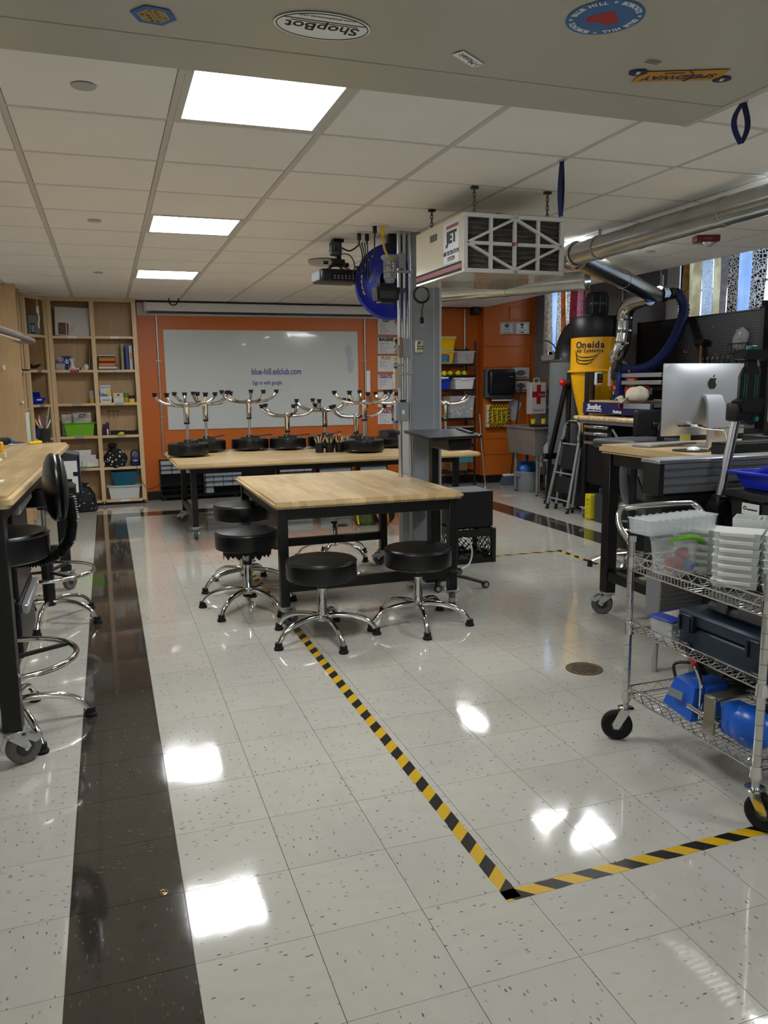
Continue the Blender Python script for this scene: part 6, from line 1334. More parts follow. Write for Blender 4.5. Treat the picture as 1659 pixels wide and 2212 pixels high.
t = thing('cleaner_bottle', 'white cleaner bottle with blue base on the lower wire stand', 'bottle', (5.0,6.70,.069)); obj('bottle', MB().lathe([(0,0),(.05,0),(.052,.06),(.052,.2),(.03,.27),(.018,.3),(.018,.33),(0,.33)],seg=18), mat('bottle_white','#9a9c98',.4), t); obj('blue_base', MB().cyl((0,0,.001),(0,0,.07),.0535,seg=18), mat('liquid_blue','#3d5570',.4), t)
# first aid cabinet
a, b_ = px(1147,826,'y',7.8), px(1179,894,'y',7.8)
t = thing('first_aid_box', 'white metal First Aid box with a red cross on the wall', 'first aid box', ((a.x+b_.x)/2,7.8,b_.z)); w_ = (b_.x-a.x)/2; h_ = a.z-b_.z
FAW = mat('first_aid_white','#c3c1be',.4); obj('box', MB().box(-w_,w_,0,.12,0,h_,.008), FAW, t); obj('door_panel', MB().box(-w_+.006,w_-.006,-.006,0,.006,h_-.006,.002), FAW, t)
cr = h_*.62; obj('red_cross', MB().box(-.032,.032,-.0075,-.006,cr-.13,cr+.13).box(-.1,.1,-.0076,-.006,cr-.04,cr+.04), mat('cross_red','#a3161c',.45), t); text('First Aid', .055, mat('cross_red','#a3161c',.45), t, (0,-.0075,h_*.12), WALLTXT, sx=.8)
obj('carry_handle', MB().tube([(-.04,.06,h_),(-.035,.06,h_+.05),(.035,.06,h_+.05),(.04,.06,h_)],.008,8,smooth=3), FAW, t)
for zz in (.1,.36): obj('wall_arm', MB().box(w_,XR-((a.x+b_.x)/2),.04,.08,zz-.02,zz+.02,.002), GREYMET, t)
obj('latch', MB().box(.0,.09,-.02,-.008,cr-.02,cr+.005,.003), ZINC, t)
struct('trim_7', MB().box(XR-.02,XR,6.2,WJ,1.38,1.46), mat('plain_pine','#8f7046',.6), 'plain wood rail on the grey wall behind the first aid box')
# spiked arc hook on the drum
q = [px(u,v,'y',6.62) for u,v in ((1205,775),(1170,780),(1156,758),(1162,742),(1178,736),(1195,745),(1205,765))]
t = thing('barbed_arc', 'dark arc of ribbed metal rod standing behind the grey drum', 'rod', q[0]); o = Vector(q[0]); pts = [v-o for v in q]; obj('rod', MB().tube(pts,.007,7,smooth=6), DGREY, t); mb = MB()
for i in range(2,len(pts)-1):
    for k in range(4):
        c = pts[i].lerp(pts[i+1],k/4); d = (c-Vector((.12,0,.05))-pts[0]*0); d = (c-(pts[3]+pts[5])/2+Vector((0,0,.06))).normalized(); mb.cyl(c,c+d*.03,.003,.002,5)
tag(obj('barbs', mb, DGREY, t), kind='stuff')
# ================================================================ DUST COLLECTOR, FILTER DRUM, DUCTS
CC = Vector((5.02,5.82,0)); YEL = mat('collector_yellow','#dba00c',.3,var=.03,vs=3)
t = thing('dust_collector', 'tall yellow cyclone dust collector with black lettering and black motor', 'dust collector', CC)
obj('drum', MB().lathe([(.27,1.56),(.27,1.90),(.265,1.90)],seg=48), YEL, t); obj('flange', MB().lathe([(.27,1.53),(.30,1.53),(.30,1.545),(.27,1.56)],seg=48), YEL, t); obj('cone', MB().lathe([(.265,1.53),(.25,1.40),(.10,.78),(.10,.70),(.0,.70)],seg=40), YEL, t)
obj('black_band', MB().lathe([(.0,1.90),(.275,1.90),(.28,1.91),(.28,2.10),(.27,2.12),(.0,2.12)],seg=48), BLKPLAS, t); obj('motor', MB().lathe([(.0,2.12),(.10,2.12),(.115,2.14),(.115,2.36),(.10,2.385),(0,2.385)],seg=28), BLKMATTE, t)
mb = MB()
for k in range(10): a = k*2*PI/10; mb.bar((.118*math.cos(a),.118*math.sin(a),2.16),(.118*math.cos(a),.118*math.sin(a),2.34),.01,.012)
obj('motor_fins', mb, DGREY, t); obj('motor_base', MB().box(-.13,.13,-.06,.06,2.12,2.15,.004), DGREY, t)
fa = math.atan2(CAMPOS.y-CC.y, CAMPOS.x-CC.x)
def on_drum(ang, z, rr=.2715): return (rr*math.cos(fa+ang), rr*math.sin(fa+ang), z)
CW = {'i':.27,'I':.3,'l':.27,' ':.3,'O':.8,'A':.68,'S':.64,'B':.66,'T':.6,'R':.68,'M':.85,'m':.86,'t':.36,'r':.38,'s':.5,'y':.52}
def curved_text(s, size, z, a0, m, bold=0, rr=.2715):
    a = a0
    for ch in s:
        w_ = CW.get(ch,.58)*size/rr
        if ch != ' ': text(ch, size, m, t, on_drum(a+w_/2,z,rr), (PI/2,0,fa+a+w_/2+PI/2), bold=bold)
        a += w_
curved_text('Oneida', .098, 1.815, -.86, BLACKINK, .003); curved_text('Air Systems', .056, 1.755, -.84, BLACKINK, .0015)
for k in range(3): obj('swoosh', MB().tube([on_drum(-.92+.04*k,1.76-.035*k),on_drum(-.75,1.70-.035*k),on_drum(-.4,1.685-.035*k),on_drum(0.0-.1*k,1.70-.035*k),on_drum(.22-.14*k,1.745-.04*k)],[.003,.006,.007,.005,.001],6,smooth=4), BLACKINK, t)
curved_text('SMART BOOST', .03, 2.26, -.75, mat('silver_ink','#8f9499',.4), rr=.116)
for k in range(4):
    a = fa+1.3+k*PI/2; obj('stand_leg', MB().bar((.29*math.cos(a),.29*math.sin(a),1.53),(.30*math.cos(a),.30*math.sin(a),.0),.045,.045), STEELBLK, t)
obj('dust_bin', MB().cyl((0,0,.03),(0,0,.66),.2,seg=30), mat('bin_dark','#1c1d20',.5), t); obj('bin_lid', MB().cyl((0,0,.66),(0,0,.70),.21,seg=30), BLKPLAS, t)
t = thing('filter_drum', 'tall grey felt-covered filter drum beside the yellow collector', 'filter', (5.09,6.42,0)); FEL = mat('filter_felt','#5f6264',.85,bump=.4,bs=300)
obj('cylinder', MB().lathe([(0,.46),(.245,.46),(.25,.47),(.25,1.66),(0,1.66)],seg=40), FEL, t); obj('top_plate', MB().cyl((0,0,1.66),(0,0,1.685),.262,seg=40), DGREY, t); obj('lower_pail', MB().cyl((0,0,0),(0,0,.46),.2,.235,seg=30), BLKMATTE, t)
obj('exhaust_elbow', MB().tube([(0,0,1.68),(0,-.01,1.80),(-.02,-.08,1.93),(-.05,-.22,2.0),(-.07,-.34,2.01)],[.2,.19,.165,.14,.12],20,smooth=4), BLKPLAS, t)
for k in range(5): a = k*1.2; obj('bolt', MB().cyl((.23*math.cos(a),.23*math.sin(a),1.685),(.23*math.cos(a),.23*math.sin(a),1.70),.008,seg=6), ZINC, t)
# angled black stand tube with red ball
e = [px(1222,832,'y',6.0), px(1188,985,'y',6.2), px(1181,1088,'z',0)]
t = thing('support_strut', 'angled black steel strut topped by a red ball light', 'strut', (e[2].x,e[2].y,0)); o = Vector(t.location)
obj('strut_tube', MB().bar(e[2]-o,e[1]-o,.045,.045,.003).bar(e[1]-o,e[0]-o,.045,.045,.003), STEELBLK, t); obj('knee_bracket', MB().cbox(e[1]-o,(.16,.05,.07),b=.006), STEELBLK, t); obj('top_bracket', MB().bar(e[0]-o,e[0]-o+Vector((.12,.02,.06)),.06,.03), STEELBLK, t)
obj('red_ball', MB().sphere(e[0]-o+Vector((-.05,-.02,.03)),.04), RED, t); obj('foot_cap', MB().cbox((0,0,.02),(.055,.055,.04)), RUBBER, t)
# ducts
def duct(name, label, pts, r, seams=True, m=GALV, smooth=0):
    t = thing(name, label, 'duct', pts[0]); o = Vector(pts[0]); P = [Vector(p)-o for p in pts]
    obj('duct_pipe', MB().tube(P,r,28,smooth=smooth), m, t)
    if seams:
        for a, b_ in zip(P, P[1:]):
            L_ = (b_-a).length; n = max(1,int(L_/.75))
            for k in range(n+1):
                c = a.lerp(b_,k/n); obj('joint_band', MB().lathe([(r,-.03),(r*1.035,-.028),(r*1.05,0),(r*1.035,.028),(r,.03)],c,(b_-a),28), m, t)
    return t
DZ = 2.34
duct('round_duct','long galvanised duct running along the ceiling past the air filter',[(3.19,-1.2,2.35),(3.19,1.9,2.35),(3.205,3.42,2.35)],.078)
duct('round_duct','galvanised duct slanting from the elbow to the yellow collector',[(3.29,3.50,DZ),(4.28,4.33,2.32),(5.22,5.12,2.29)],.08)
SHINYG = mat('foil_taped_duct','#c9cbc8',.14,1)
t = thing('duct_elbow','shiny taped elbow joining the two ceiling ducts','duct',(3.21,3.44,2.35)); obj('elbow', MB().tube([(-.004,-.05,0),(0,.03,0),(.05,.09,-.006),(.12,.10,-.01)],.088,28,smooth=4), SHINYG, t); obj('end_collar', MB().torus((-.004,-.05,0),.088,.008,(0,1,0),28,8), SHINYG, t)
t = thing('duct_drop','shiny segmented duct dropping from the slanted duct into the collector','duct',(5.13,5.06,2.25)); o = Vector(t.location)
P = [Vector(p)-o for p in ((5.13,5.06,2.25),(5.13,5.22,2.245),(5.13,5.36,2.225),(5.13,5.45,2.17),(5.13,5.48,2.08),(5.13,5.485,1.95),(5.115,5.49,1.82),(5.09,5.52,1.72),(5.07,5.6,1.66))]
obj('drop_pipe', MB().tube(P,[.07,.075,.082,.086,.088,.088,.088,.085,.08],28,smooth=2), SHINYG, t)
P = [P[0],P[1],P[4],P[5],P[6]]
for c, d in ((P[2],P[3]-P[2]),(P[3],P[3]-P[2]),(P[4],P[4]-P[3])): obj('joint_band', MB().lathe([(.088,-.02),(.097,0),(.088,.02)],c,d,28), SHINYG, t)
a, b_ = px(1262,606,'z',2.34), px(940,635,'z',2.34)
duct('round_duct','galvanised duct crossing behind the air filter under the ceiling',[a,b_],.085)
obj('duct_hanger', MB().box(-.012,.012,-.0015,.0015,0,H-2.43-.006).torus((0,0,-.085),.082,.004,(0,1,0),24,5), ZINC, None, 'thin metal hanger strap holding the long duct near the elbow', 'hanger', loc=(3.2,3.1,2.435))
t = thing('blast_gate','shiny blast gate on the small branch duct above the pegboard','gate',(5.34,5.16,2.305)); obj('branch_pipe', MB().cyl((-.16,-.03,-.015),(.12,.02,.012),.05,seg=24), SHINYG, t); obj('gate_body', MB().cyl((-.03,-.006,0),(.045,.008,.004),.082,seg=28), SHINYG, t); obj('gate_blade', MB().box(-.004,.012,-.02,.02,.06,.19), ZINC, t); obj('hose_cuff', MB().cyl((.1,.016,.01),(.17,.03,.016),.06,seg=22), BLKPLAS, t)
obj('gate_hanger', MB().tube([(0,0,0),(-.01,0,.06),(-.30,-.02,.10),(-.34,-.02,H-2.49)],.006,6), ZINC, None, 'thin strap from the ceiling edge to the blast gate', 'hanger', loc=(5.34,5.17,2.485))
# blue flexible hose
hp = [Vector((5.50,5.19,2.32)),px(1468,637,'y',5.15),px(1478,668,'y',5.1),px(1466,712,'y',5.05),px(1442,757,'y',5.0),px(1408,790,'y',4.95),px(1370,801,'y',4.92),px(1336,793,'y',4.95)]
HOSE = mat('hose_blue','#1a2350',.35)
def ribbed(name, label, cat, pts, r, m, pitch=.016, sm=10, amp=.16):
    t = thing(name, label, cat, pts[0]); o = Vector(pts[0]); mb = MB(); P = [Vector(p)-o for p in pts]
    # densify then modulate radius for the ribs
    tmp = []
    n = len(P)
    for i in range(n-1):
        a = P[i-1] if i else P[0]*2-P[1]; b_, c = P[i], P[i+1]; d = P[i+2] if i+2 < n else P[-1]*2-P[-2]
        for k in range(40):
            q = k/40; tmp.append(.5*((2*b_)+(c-a)*q+(2*a-5*b_+4*c-d)*q*q+(3*b_-a-3*c+d)*q**3))
    tmp.append(P[-1]); Q = [tmp[0]]; acc = 0
    for u, v in zip(tmp, tmp[1:]):
        acc += (v-u).length
        if acc >= pitch/2: Q.append(v); acc = 0
    mb.tube(Q,[r*(1+(amp if i%2 else -amp*.3)) for i in range(len(Q))],16)
    obj('hose_tube', mb, m, t, ang=80); obj('hose_cuff', MB().cyl(Q[-1],Q[-1]+(Q[-1]-Q[-3]).normalized()*.06,r*1.15,seg=18), BLKPLAS, t); return t
ribbed('flexible_hose','ribbed blue flexible hose looping down to the router table','hose',hp,.05,HOSE,.03)
# ================================================================ CNC BENCH
t = thing('tool_bench','maple topped black bench with steel drawer pulls carrying the router','workbench',(4.5,5.43,0))
obj('bench_top', MB().box(0,.95,-1.35,0,1.035,1.08,.018,None,3), BUTCHX, t); obj('under_rail', MB().box(.06,.9,-1.3,-.04,1.0,1.034), GREYMET, t)
for (x_, y_) in ((.04,-.16),(.04,-1.3),(.85,-.1),(.85,-1.3)): obj('leg', MB().box(x_,x_+.06,y_-.03,y_+.03,.13,1.0,.002), STEELBLK, t); add_caster(t, CAST_MID, (x_+.03,y_,.13), .8, GRYRUB, GREYMET)
cb = obj('drawer_case', MB().box(.07,.55,-.58,-.13,.38,.995,.003), STEELBLK, t)
for k, (zt_, zb_) in enumerate(((.99,.925),(.92,.84),(.835,.40))):
    d_ = obj('drawer', MB().box(.055,.07,-.57,-.14,zb_,zt_,.002), STEELBLK, cb)
obj('drawer_pull', MB().box(.035,.055,-.56,-.16,.955,.985,.004), ALU, cb); obj('drawer_pull', MB().box(.035,.055,-.56,-.16,.885,.914,.004), ALU, cb); obj('drawer_pull', MB().box(.035,.055,-.56,-.16,.79,.82,.004), ALU, cb)
for zz in (.97,.90,.805): obj('lock', MB().cyl((.03,-.36,zz),(.036,-.36,zz),.009,seg=12), WHITEP, cb)
obj('cross_brace', MB().bar((.06,-.62,.96),(.3,-.75,.5),.02,.02), GREYMET, t)
# router (CNC) on the bench
NVY = mat('shopbot_navy','#131a52',.3); R0 = Vector((4.60,5.40,1.082))
t = thing('cnc_router','navy desktop router table with white lettering on the bench','cnc router',R0)
obj('front_beam', MB().box(0,.03,-1.12,0,.02,.135,.003), NVY, t); obj('rear_beam', MB().box(.66,.69,-1.12,0,.02,.135,.003), NVY, t); obj('end_beam', MB().box(.03,.66,-.03,0,.02,.135,.003), NVY, t); obj('spoil_board', MB().box(.01,.68,-.62,-.1,.136,.155,.002), mat('mdf_board','#b59a72',.6), t); obj('bed', MB().box(.03,.66,-1.1,-.03,.10,.134), ALU, t)
obj('grey_end_plate', MB().box(-.002,.0,-1.1,-.70,.085,.135), GREYMET, t); obj('gantry_rail', MB().box(.1,.16,-1.1,-.42,.38,.42,.003), ALU, t); obj('gantry_rail', MB().box(.1,.16,-1.1,-.42,.31,.35,.003), ALU, t); obj('gantry_side', MB().box(.08,.2,-.5,-.44,.14,.46,.006), NVY, t)
LF2 = (PI/2,0,-PI/2)
text('ShopBot', .072, WHITEINK, t, (-.0008,-.205,.088), LF2, bold=.002, sx=.95); obj('logo_rule', MB().box(-.0012,0,-.34,-.07,.044,.051).box(-.0012,0,-.34,-.25,.062,.068).box(-.0012,0,-.12,-.07,.062,.068), WHITEINK, t); text('Desktop', .04, WHITEINK, t, (-.0008,-.60,.048), LF2, bold=.0015)
obj('red_knob', MB().sphere((-.015,-.655,.11),.018,(.8,.8,1.5)), RED, t)
for y_ in (-.04,-.69): obj('levelling_foot', MB().cyl((.015,y_,0),(.015,y_,.02),.016,seg=12).cyl((.015,y_,-.0),(.015,y_,.006),.028,seg=14), BLKPLAS, t)
# orange mitre saw standing on the router bed
ORP = mat('saw_orange','#c2511a',.4)
t = thing('mitre_saw','orange and black mitre saw on the router bed','saw',(4.80,4.98,1.239))
obj('base', MB().box(-.1,.2,-.22,.1,0,.035,.006), BLKPLAS, t); obj('turntable', MB().cyl((.0,-.06,.035),(.0,-.06,.05),.1,seg=24), DGREY, t); obj('fence', MB().box(-.02,.16,-.24,-.2,.05,.12,.004), ALU, t); obj('motor', MB().box(-.06,.1,-.28,-.08,.06,.14,.012), ORP, t); obj('saw_blade', MB().cyl((-.05,-.08,.17),(-.045,-.08,.17),.1,seg=36), ZINC, t)
obj('blade_guard', MB().torus((-.047,-.08,.17),.1,.018,(1,0,0),20,8,0.2,2.9), BLKPLAS, t); obj('arm', MB().tube([(0,.04,.06),(0,.06,.2),(-.01,.03,.32),(-.02,-.02,.37)],[.03,.028,.026,.022],10,smooth=4), mat('saw_grey','#6a6c6e',.35,.4), t); obj('orange_arm', MB().tube([(-.03,-.02,.37),(-.02,-.08,.3),(-.02,-.13,.2)],[.016,.016,.014],8,smooth=4).bar((-.05,.14,.1),(-.05,.14,.24),.03,.02,.004), ORP, t); obj('handle', MB().tube([(-.06,-.16,.2),(-.06,-.22,.21),(-.06,-.27,.2)],.022,10,smooth=3), ORP, t); obj('orange_knob', MB().sphere((-.1,.0,.12),.025), ORP, t); obj('black_gear_case', MB().box(-.1,-.02,-.02,.08,.035,.1,.012), BLKPLAS, t)
text('R', .04, WHITEINK, t, (-.101,.03,.07), LF2)
t = thing('dust_shoe','black dust boot with clear nozzle at the end of the blue hose','nozzle',(4.76,5.06,1.50)); obj('boot', MB().box(-.04,.06,-.06,.05,-.06,.06,.02,None,2), BLKPLAS, t); obj('clear_nozzle', MB().tube([(-.02,.06,-.12),(-.02,.06,.03),(0,.03,.07)],.03,14,smooth=4), CLEAR, t)
t = thing('cloth_cap','crumpled beige cloth cap lying over the router end','cap',(4.66,4.56,1.24)); mb = MB(); mb.sphere((0,0,.055),.1,(1,1.2,.75),28,18)
for v in mb.bm.verts:
    c = v.co; a_ = math.atan2(c.y,c.x); k = 1+.10*math.sin(3*a_+9*c.z)+.06*math.sin(7*a_-20*c.z); v.co = Vector((c.x*k,c.y*k,max(.002,c.z*(1+.18*math.sin(5*c.x*20)*.5))))
CLO_ = mat('beige_cloth','#c4bba8',.9,bump=.3,bs=90); obj('crown', mb, CLO_, t, ang=60); rows = [[(-.05-.11*i/6, .02+.16*j/8, .03+.025*math.sin(j*.9+i*.6)-.02*i/6) for j in range(9)] for i in range(7)]; obj('visor', MB().sheet(rows,.006), CLO_, t, ang=60)
t = thing('switch_box','white switch box with green and red buttons on a black post','switch',px(1291,818,'y',5.35)); obj('box', MB().box(-.04,.045,-.03,.03,-.065,.065,.008), WHITEP, t); obj('face', MB().box(-.025,.04,-.034,-.03,-.045,.05,.002), BLKPLAS, t); obj('green_button', MB().cyl((.005,-.034,.025),(.005,-.042,.025),.015,seg=16), mat('button_green','#1f7a3a',.4), t); obj('red_button', MB().cyl((.005,-.034,-.02),(.005,-.046,-.02),.017,seg=16), RED, t); obj('post', MB().box(-.055,-.03,.0,.05,-.33,.07), STEELBLK, t)
# step ladder folded against the bench
LAD = mat('ladder_grey','#8c8f8f',.4,.35)
t = thing('step_ladder','folded grey step ladder with black treads leaning by the bench','ladder',(4.56,5.80,0)); o = Vector((4.56,5.80,0))
def lr(y_, x0, x1): return [(x0,y_,.03),(x0+(x1-x0)*.78,y_*.88,.76)]
for s_ in (-1,1):
    f_ = [(0,s_*.21,.03),(.15,s_*.175,.76),(.165,s_*.15,.84)]
    r_ = obj('front_rail', MB().tube(f_,.0185,10), LAD, t); obj('rail_foot', MB().cyl((0,s_*.21,0),(.006,s_*.209,.06),.02,seg=12), RUBBER, r_)
    b_ = obj('rear_rail', MB().tube([(.09,s_*.17,.03),(.19,s_*.15,.72)],.016,10), LAD, t); obj('rail_foot', MB().cyl((.09,s_*.17,0),(.095,s_*.169,.06),.018,seg=12), RUBBER, b_)
    obj('hinge', MB().cbox((.165,s_*.165,.76),(.06,.04,.07),b=.008), BLKPLAS, t)
obj('hand_loop', MB().tube([(.165,-.15,.82),(.18,-.15,.92),(.19,-.09,.985),(.19,.09,.985),(.18,.15,.92),(.165,.15,.82)],.0175,10,smooth=5), LAD, t); obj('loop_grip', MB().tube([(.188,-.12,.95),(.19,-.09,.985),(.19,.09,.985),(.188,.12,.95)],.018,10,smooth=4), BLKPLAS, t)
for z0,z1 in ((.46,.72),(.2,.38)): fx = .15*((z0+z1)/2)/.76; obj('tread', MB().cbox((fx+.03,0,(z0+z1)/2),(.025,.30,z1-z0),(0,.16,0),.006), BLKMATTE, t)
for z in (.42,.13,.745): fx = .15*z/.76; obj('cross_bar', MB().cyl((fx,-.2,z),(fx,.2,z),.01,seg=8), LAD, t)
# under the bench
t = thing('yellow_case','yellow ribbed tool case shell standing under the bench','case',(4.70,5.18,0)); YC2 = mat('case_yellow','#c9bd1e',.45)
obj('shell', MB().tray(-.15,.15,-.135,.135,0,.075,.008,.006,M=Matrix.Translation((0,-.035,.136)) @ Matrix.Rotation(-PI/2,4,'X')), YC2, t)
obj('rim', MB().box(-.158,.158,.032,.044,0,.014,.003).box(-.158,.158,.032,.044,.258,.272,.003).box(-.158,-.144,.032,.044,.014,.258,.003).box(.144,.158,.032,.044,.014,.258,.003), YC2, t)
for k in range(5): obj('rib', MB().box(-.156,-.15,-.03,.03,.03+.048*k,.042+.048*k,.001), YC2, t)
flat('grey_cabinet','dark grey box standing between the yellow case and crate','box',(4.56,4.78,0.0),(4.86,5.08,.29),mat('box_charcoal','#33363a',.45),.006)
t = thing('battery_charger','small black charger on top of the dark grey box','charger',(4.66,4.98,.291)); obj('body', MB().box(-.08,.08,-.07,.06,0,.07,.008), DGREY, t); obj('socket', MB().box(-.082,-.08,-.04,.02,.015,.055,.002), BLKPLAS, t)
t = thing('lattice_crate','black square-grid crate on the floor under the bench','crate',(4.85,4.55,0)); mb = MB()
CG2 = mat('crate_grey','#3f4246',.5)
for fx, ax in ((-.2,'y'),(-.2,'x')):
    for k in range(7):
        u = -.2+.4*k/6; 
        if ax == 'y': mb.box(-.204,-.196,u-.007,u+.007,0,.3)
        else: mb.box(u-.007,u+.007,-.204,-.196,0,.3)
    for k in range(5):
        z = .3*k/4
        if ax == 'y': mb.box(-.205,-.195,-.2,.2,z-.007 if k else 0,z+.007)
        else: mb.box(-.2,.2,-.205,-.195,z-.007 if k else 0,z+.007)
obj('grid_sides', mb, CG2, t); obj('solid_sides', MB().box(.19,.2,-.2,.2,0,.3).box(-.19,.19,.19,.2,0,.3).box(-.19,.19,-.19,.19,0,.01), BLKPLAS, t)
flat('black_tool_case','long black case lying on top of the grid crate','case',(4.68,4.40,.309),(5.04,4.74,.36),BLKPLAS,.01)
# pegboard and tool rail on the right wall, over a black bench
PEG = NT('pegboard_black'); tcv = PEG.n('TexCoord').outputs['Object']; mp = PEG.n('Mapping'); mp.inputs['Scale'].default_value = (1/.0254,)*3; PEG.l(tcv, mp.inputs[0]); fr_ = PEG.n('VectorMath', operation='FRACTION'); PEG.l(mp.outputs[0], fr_.inputs[0]); sb = PEG.n('VectorMath', operation='SUBTRACT'); sb.inputs[1].default_value = (.5,.5,.5); PEG.l(fr_.outputs[0], sb.inputs[0]); ml = PEG.n('VectorMath', operation='MULTIPLY'); ml.inputs[1].default_value = (0,1,1); PEG.l(sb.outputs[0], ml.inputs[0]); ln = PEG.n('VectorMath', operation='LENGTH'); PEG.l(ml.outputs[0], ln.inputs[0]); PEG.l(PEG.ramp(ln.outputs['Value'], [(0,'#55585c'),(.17,'#55585c'),(.2,'#0c0d0f')],'CONSTANT'), PEG.b.inputs['Base Color']); PEG.b.inputs['Roughness'].default_value = .4
t = thing('pegboard','black perforated tool pegboard on the grey wall under the window','pegboard',(XR-.11,4.98,1.22))
obj('panel', MB().box(0,.01,-.9,.9,.34,.84), PEG.m, t); obj('lower_panel', MB().box(.0,.01,-.9,.9,0,.34), BLKPLAS, t); obj('upright', MB().box(-.03,.05,-.94,-.9,-1.2,.92), STEELBLK, t); obj('upright', MB().box(-.02,.05,.9,.93,-1.2,.86), STEELBLK, t); obj('tool_rail', MB().box(-.03,0,-.88,.88,.10,.14,.003), DGREY, t); obj('cap_rail', MB().box(-.01,.02,-.9,.9,.84,.855), STEELBLK, t)
for k, (y_, z_) in enumerate(((.28,.62),(-.3,.72),(.1,.5),(-.62,.66),(-.36,.45))): obj('peg_hook', MB().tube([(-.001,y_,z_),(-.04,y_,z_-.005),(-.045,y_,z_+.02)],.003,5), ZINC, t)
t = thing('wire_basket','small black wire basket on the pegboard holding a bag','basket',px(1591,742,'x',XR-.16)); 
mb = MB()
for k in range(6): mb.tube([(0,-.11+.044*k,0),(0,-.11+.044*k,-.09)],.003,4).tube([(.05,-.11+.044*k,0),(.05,-.11+.044*k,-.09)],.003,4)
mb.tube([(0,-.11,0),(0,.11,0),(.05,.11,0),(.05,-.11,0)],.004,5,closed=True).tube([(0,-.11,-.09),(0,.11,-.09),(.05,.11,-.09),(.05,-.11,-.09)],.004,5,closed=True)
obj('wires', mb, BLKPLAS, t)
tl_ = t.location; t = thing('plastic_pouch','crumpled clear pouch sticking out of the wire basket','bag',(tl_.x+.025,tl_.y,tl_.z-.08)); random.seed(12); mb = MB(); mb.sphere((0,-.02,.12),.1,(.25,.95,1.05),14,9,R=(.5,0,0))
for v in mb.bm.verts: v.co += Vector((random.uniform(-.006,.006),random.uniform(-.012,.012),random.uniform(-.012,.012)))
obj('pouch', mb, CLEAR, t, ang=80); obj('contents', MB().sphere((0,.0,.08),.06,(.25,.7,.9)), mat('brown_bits','#7a5a4c',.7), t)
q = px(1515,740,'x',XR-.15); t = thing('mallet','black mallet with pale wooden handle hanging on the pegboard','mallet',q); obj('head', MB().cyl((0,-.06,0),(0,.06,0),.032,seg=18), RUBBER, t); obj('handle', MB().cyl((0,0,-.02),(0,0,-.32),.014,.016,12), mat('handle_wood','#7c5a38',.5), t)
for k, (u, v, lb) in enumerate(((1540,782,'row of small wrenches on the tool rail'),(1600,775,'large black clamp on the tool rail'),(1640,790,'small pliers at the tool rail end'))):
    q = px(u,v,'x',XR-.155); t = thing('hand_tools' if k == 0 else ['','clamp','pliers'][k], lb, 'tool', q)
    if k == 0:
        for j in range(6): obj('wrench', MB().bar((0,-.2+.07*j,.03),(0,-.2+.07*j,-.05),.012,.004).torus((0,-.2+.07*j,.035),.012,.004,(1,0,0),12,5), mat('tool_steel','#7d7f80',.3,.8), t)
    elif k == 1: obj('jaw', MB().torus((0,0,0),.07,.014,(1,0,0),20,8,-.6,3.4), BLKPLAS, t); obj('screw', MB().cyl((0,-.07,-.04),(0,-.07,.12),.007,seg=8), ZINC, t)
    else: obj('plier_jaw', MB().bar((0,0,0),(0,.02,.06),.014,.01), ZINC, t); obj('plier_grip', MB().tube([(0,0,0),(0,-.02,-.05),(0,-.01,-.1)],.007,6).tube([(0,0,0),(0,.02,-.05),(0,.02,-.1)],.007,6), DGREY, t)
t = thing('wall_bench','long black workbench against the grey wall below the pegboard','workbench',(5.30,3.2,0)); obj('bench_top', MB().box(-.25,.3,-.9,.85,.93,.98,.006), STEELBLK, t); obj('bench_cabinet', MB().box(-.22,.3,-.88,.82,.05,.93,.004), STEELBLK, t)
for k in range(4): d_ = obj('drawer', MB().box(-.235,-.22,-.86+.42*k,-.46+.42*k,.5,.9,.003), STEELBLK, t); obj('pull', MB().box(-.25,-.235,-.8+.42*k,-.52+.42*k,.82,.84,.003), ALU, d_)
conduit('thin grey conduit on the grey wall beside the window frame', [(XR-.02,6.35,2.85),(XR-.02,6.35,2.0)], .012)
# ================================================================ ON AND AROUND THE TALL DESK
DZT = 1.0505
SILVER = mat('anodised_silver','#b9bcc2',.38,.75)
t = thing('desktop_computer','silver all-in-one computer seen from behind on the tall desk','computer',(3.125,1.90,DZT), math.radians(2))
# slightly bulged slab seen from its back (faces -y towards the viewer)
W2, z0, z1 = .302, .065, .47
rows = []; n = 14
mbk = MB()
def rr(x, z, e=.02):
    return x, z
for i in range(n+1):
    u = -1+2*i/n; r_ = []
    for j in range(n+1):
        v = -1+2*j/n; x = u*W2; z = (z0+z1)/2+v*(z1-z0)/2
        bul = .04*(1-abs(u)**3)*(1-abs(v)**3)
        r_.append((x,-.006-bul,z))
    rows.append(r_)
mbk.sheet(rows); obj('back_shell', mbk, SILVER, t, ang=80)
obj('edge_band', MB().box(-W2,W2,-.007,.004,z0,z1,.006,None,2), SILVER, t); obj('screen_glass', MB().box(-W2+.004,W2-.004,.004,.006,z0+.004,z1-.004), mat('screen_black','#050506',.08), t)
apple(t, BLACKINK, (0.01,-.0475,.36), .066)
st = MB(); prof = [(-.02,.30),(-.075,.29),(-.10,.24),(-.12,.12),(-.135,.012),(-.13,.0),(.07,.0),(.07,.006),(-.115,.008),(-.105,.11),(-.085,.235),(-.065,.275),(-.02,.282)]
def stand_at(w_, M): st.prism(prof,-w_,w_,M)
st.hull([(-.058,y_,z_) for y_,z_ in prof],[(.058,y_,z_) for y_,z_ in prof])
for v in st.bm.verts:
    k = 1+.35*(1-min(1,v.co.z/.3)); v.co.x *= k
obj('stand', st, SILVER, t); obj('cable_hole', MB().cyl((0,-.1292,.085),(0,-.1205,.085),.025,seg=24), mat('hole_tan','#8a7a63',.6), t); 
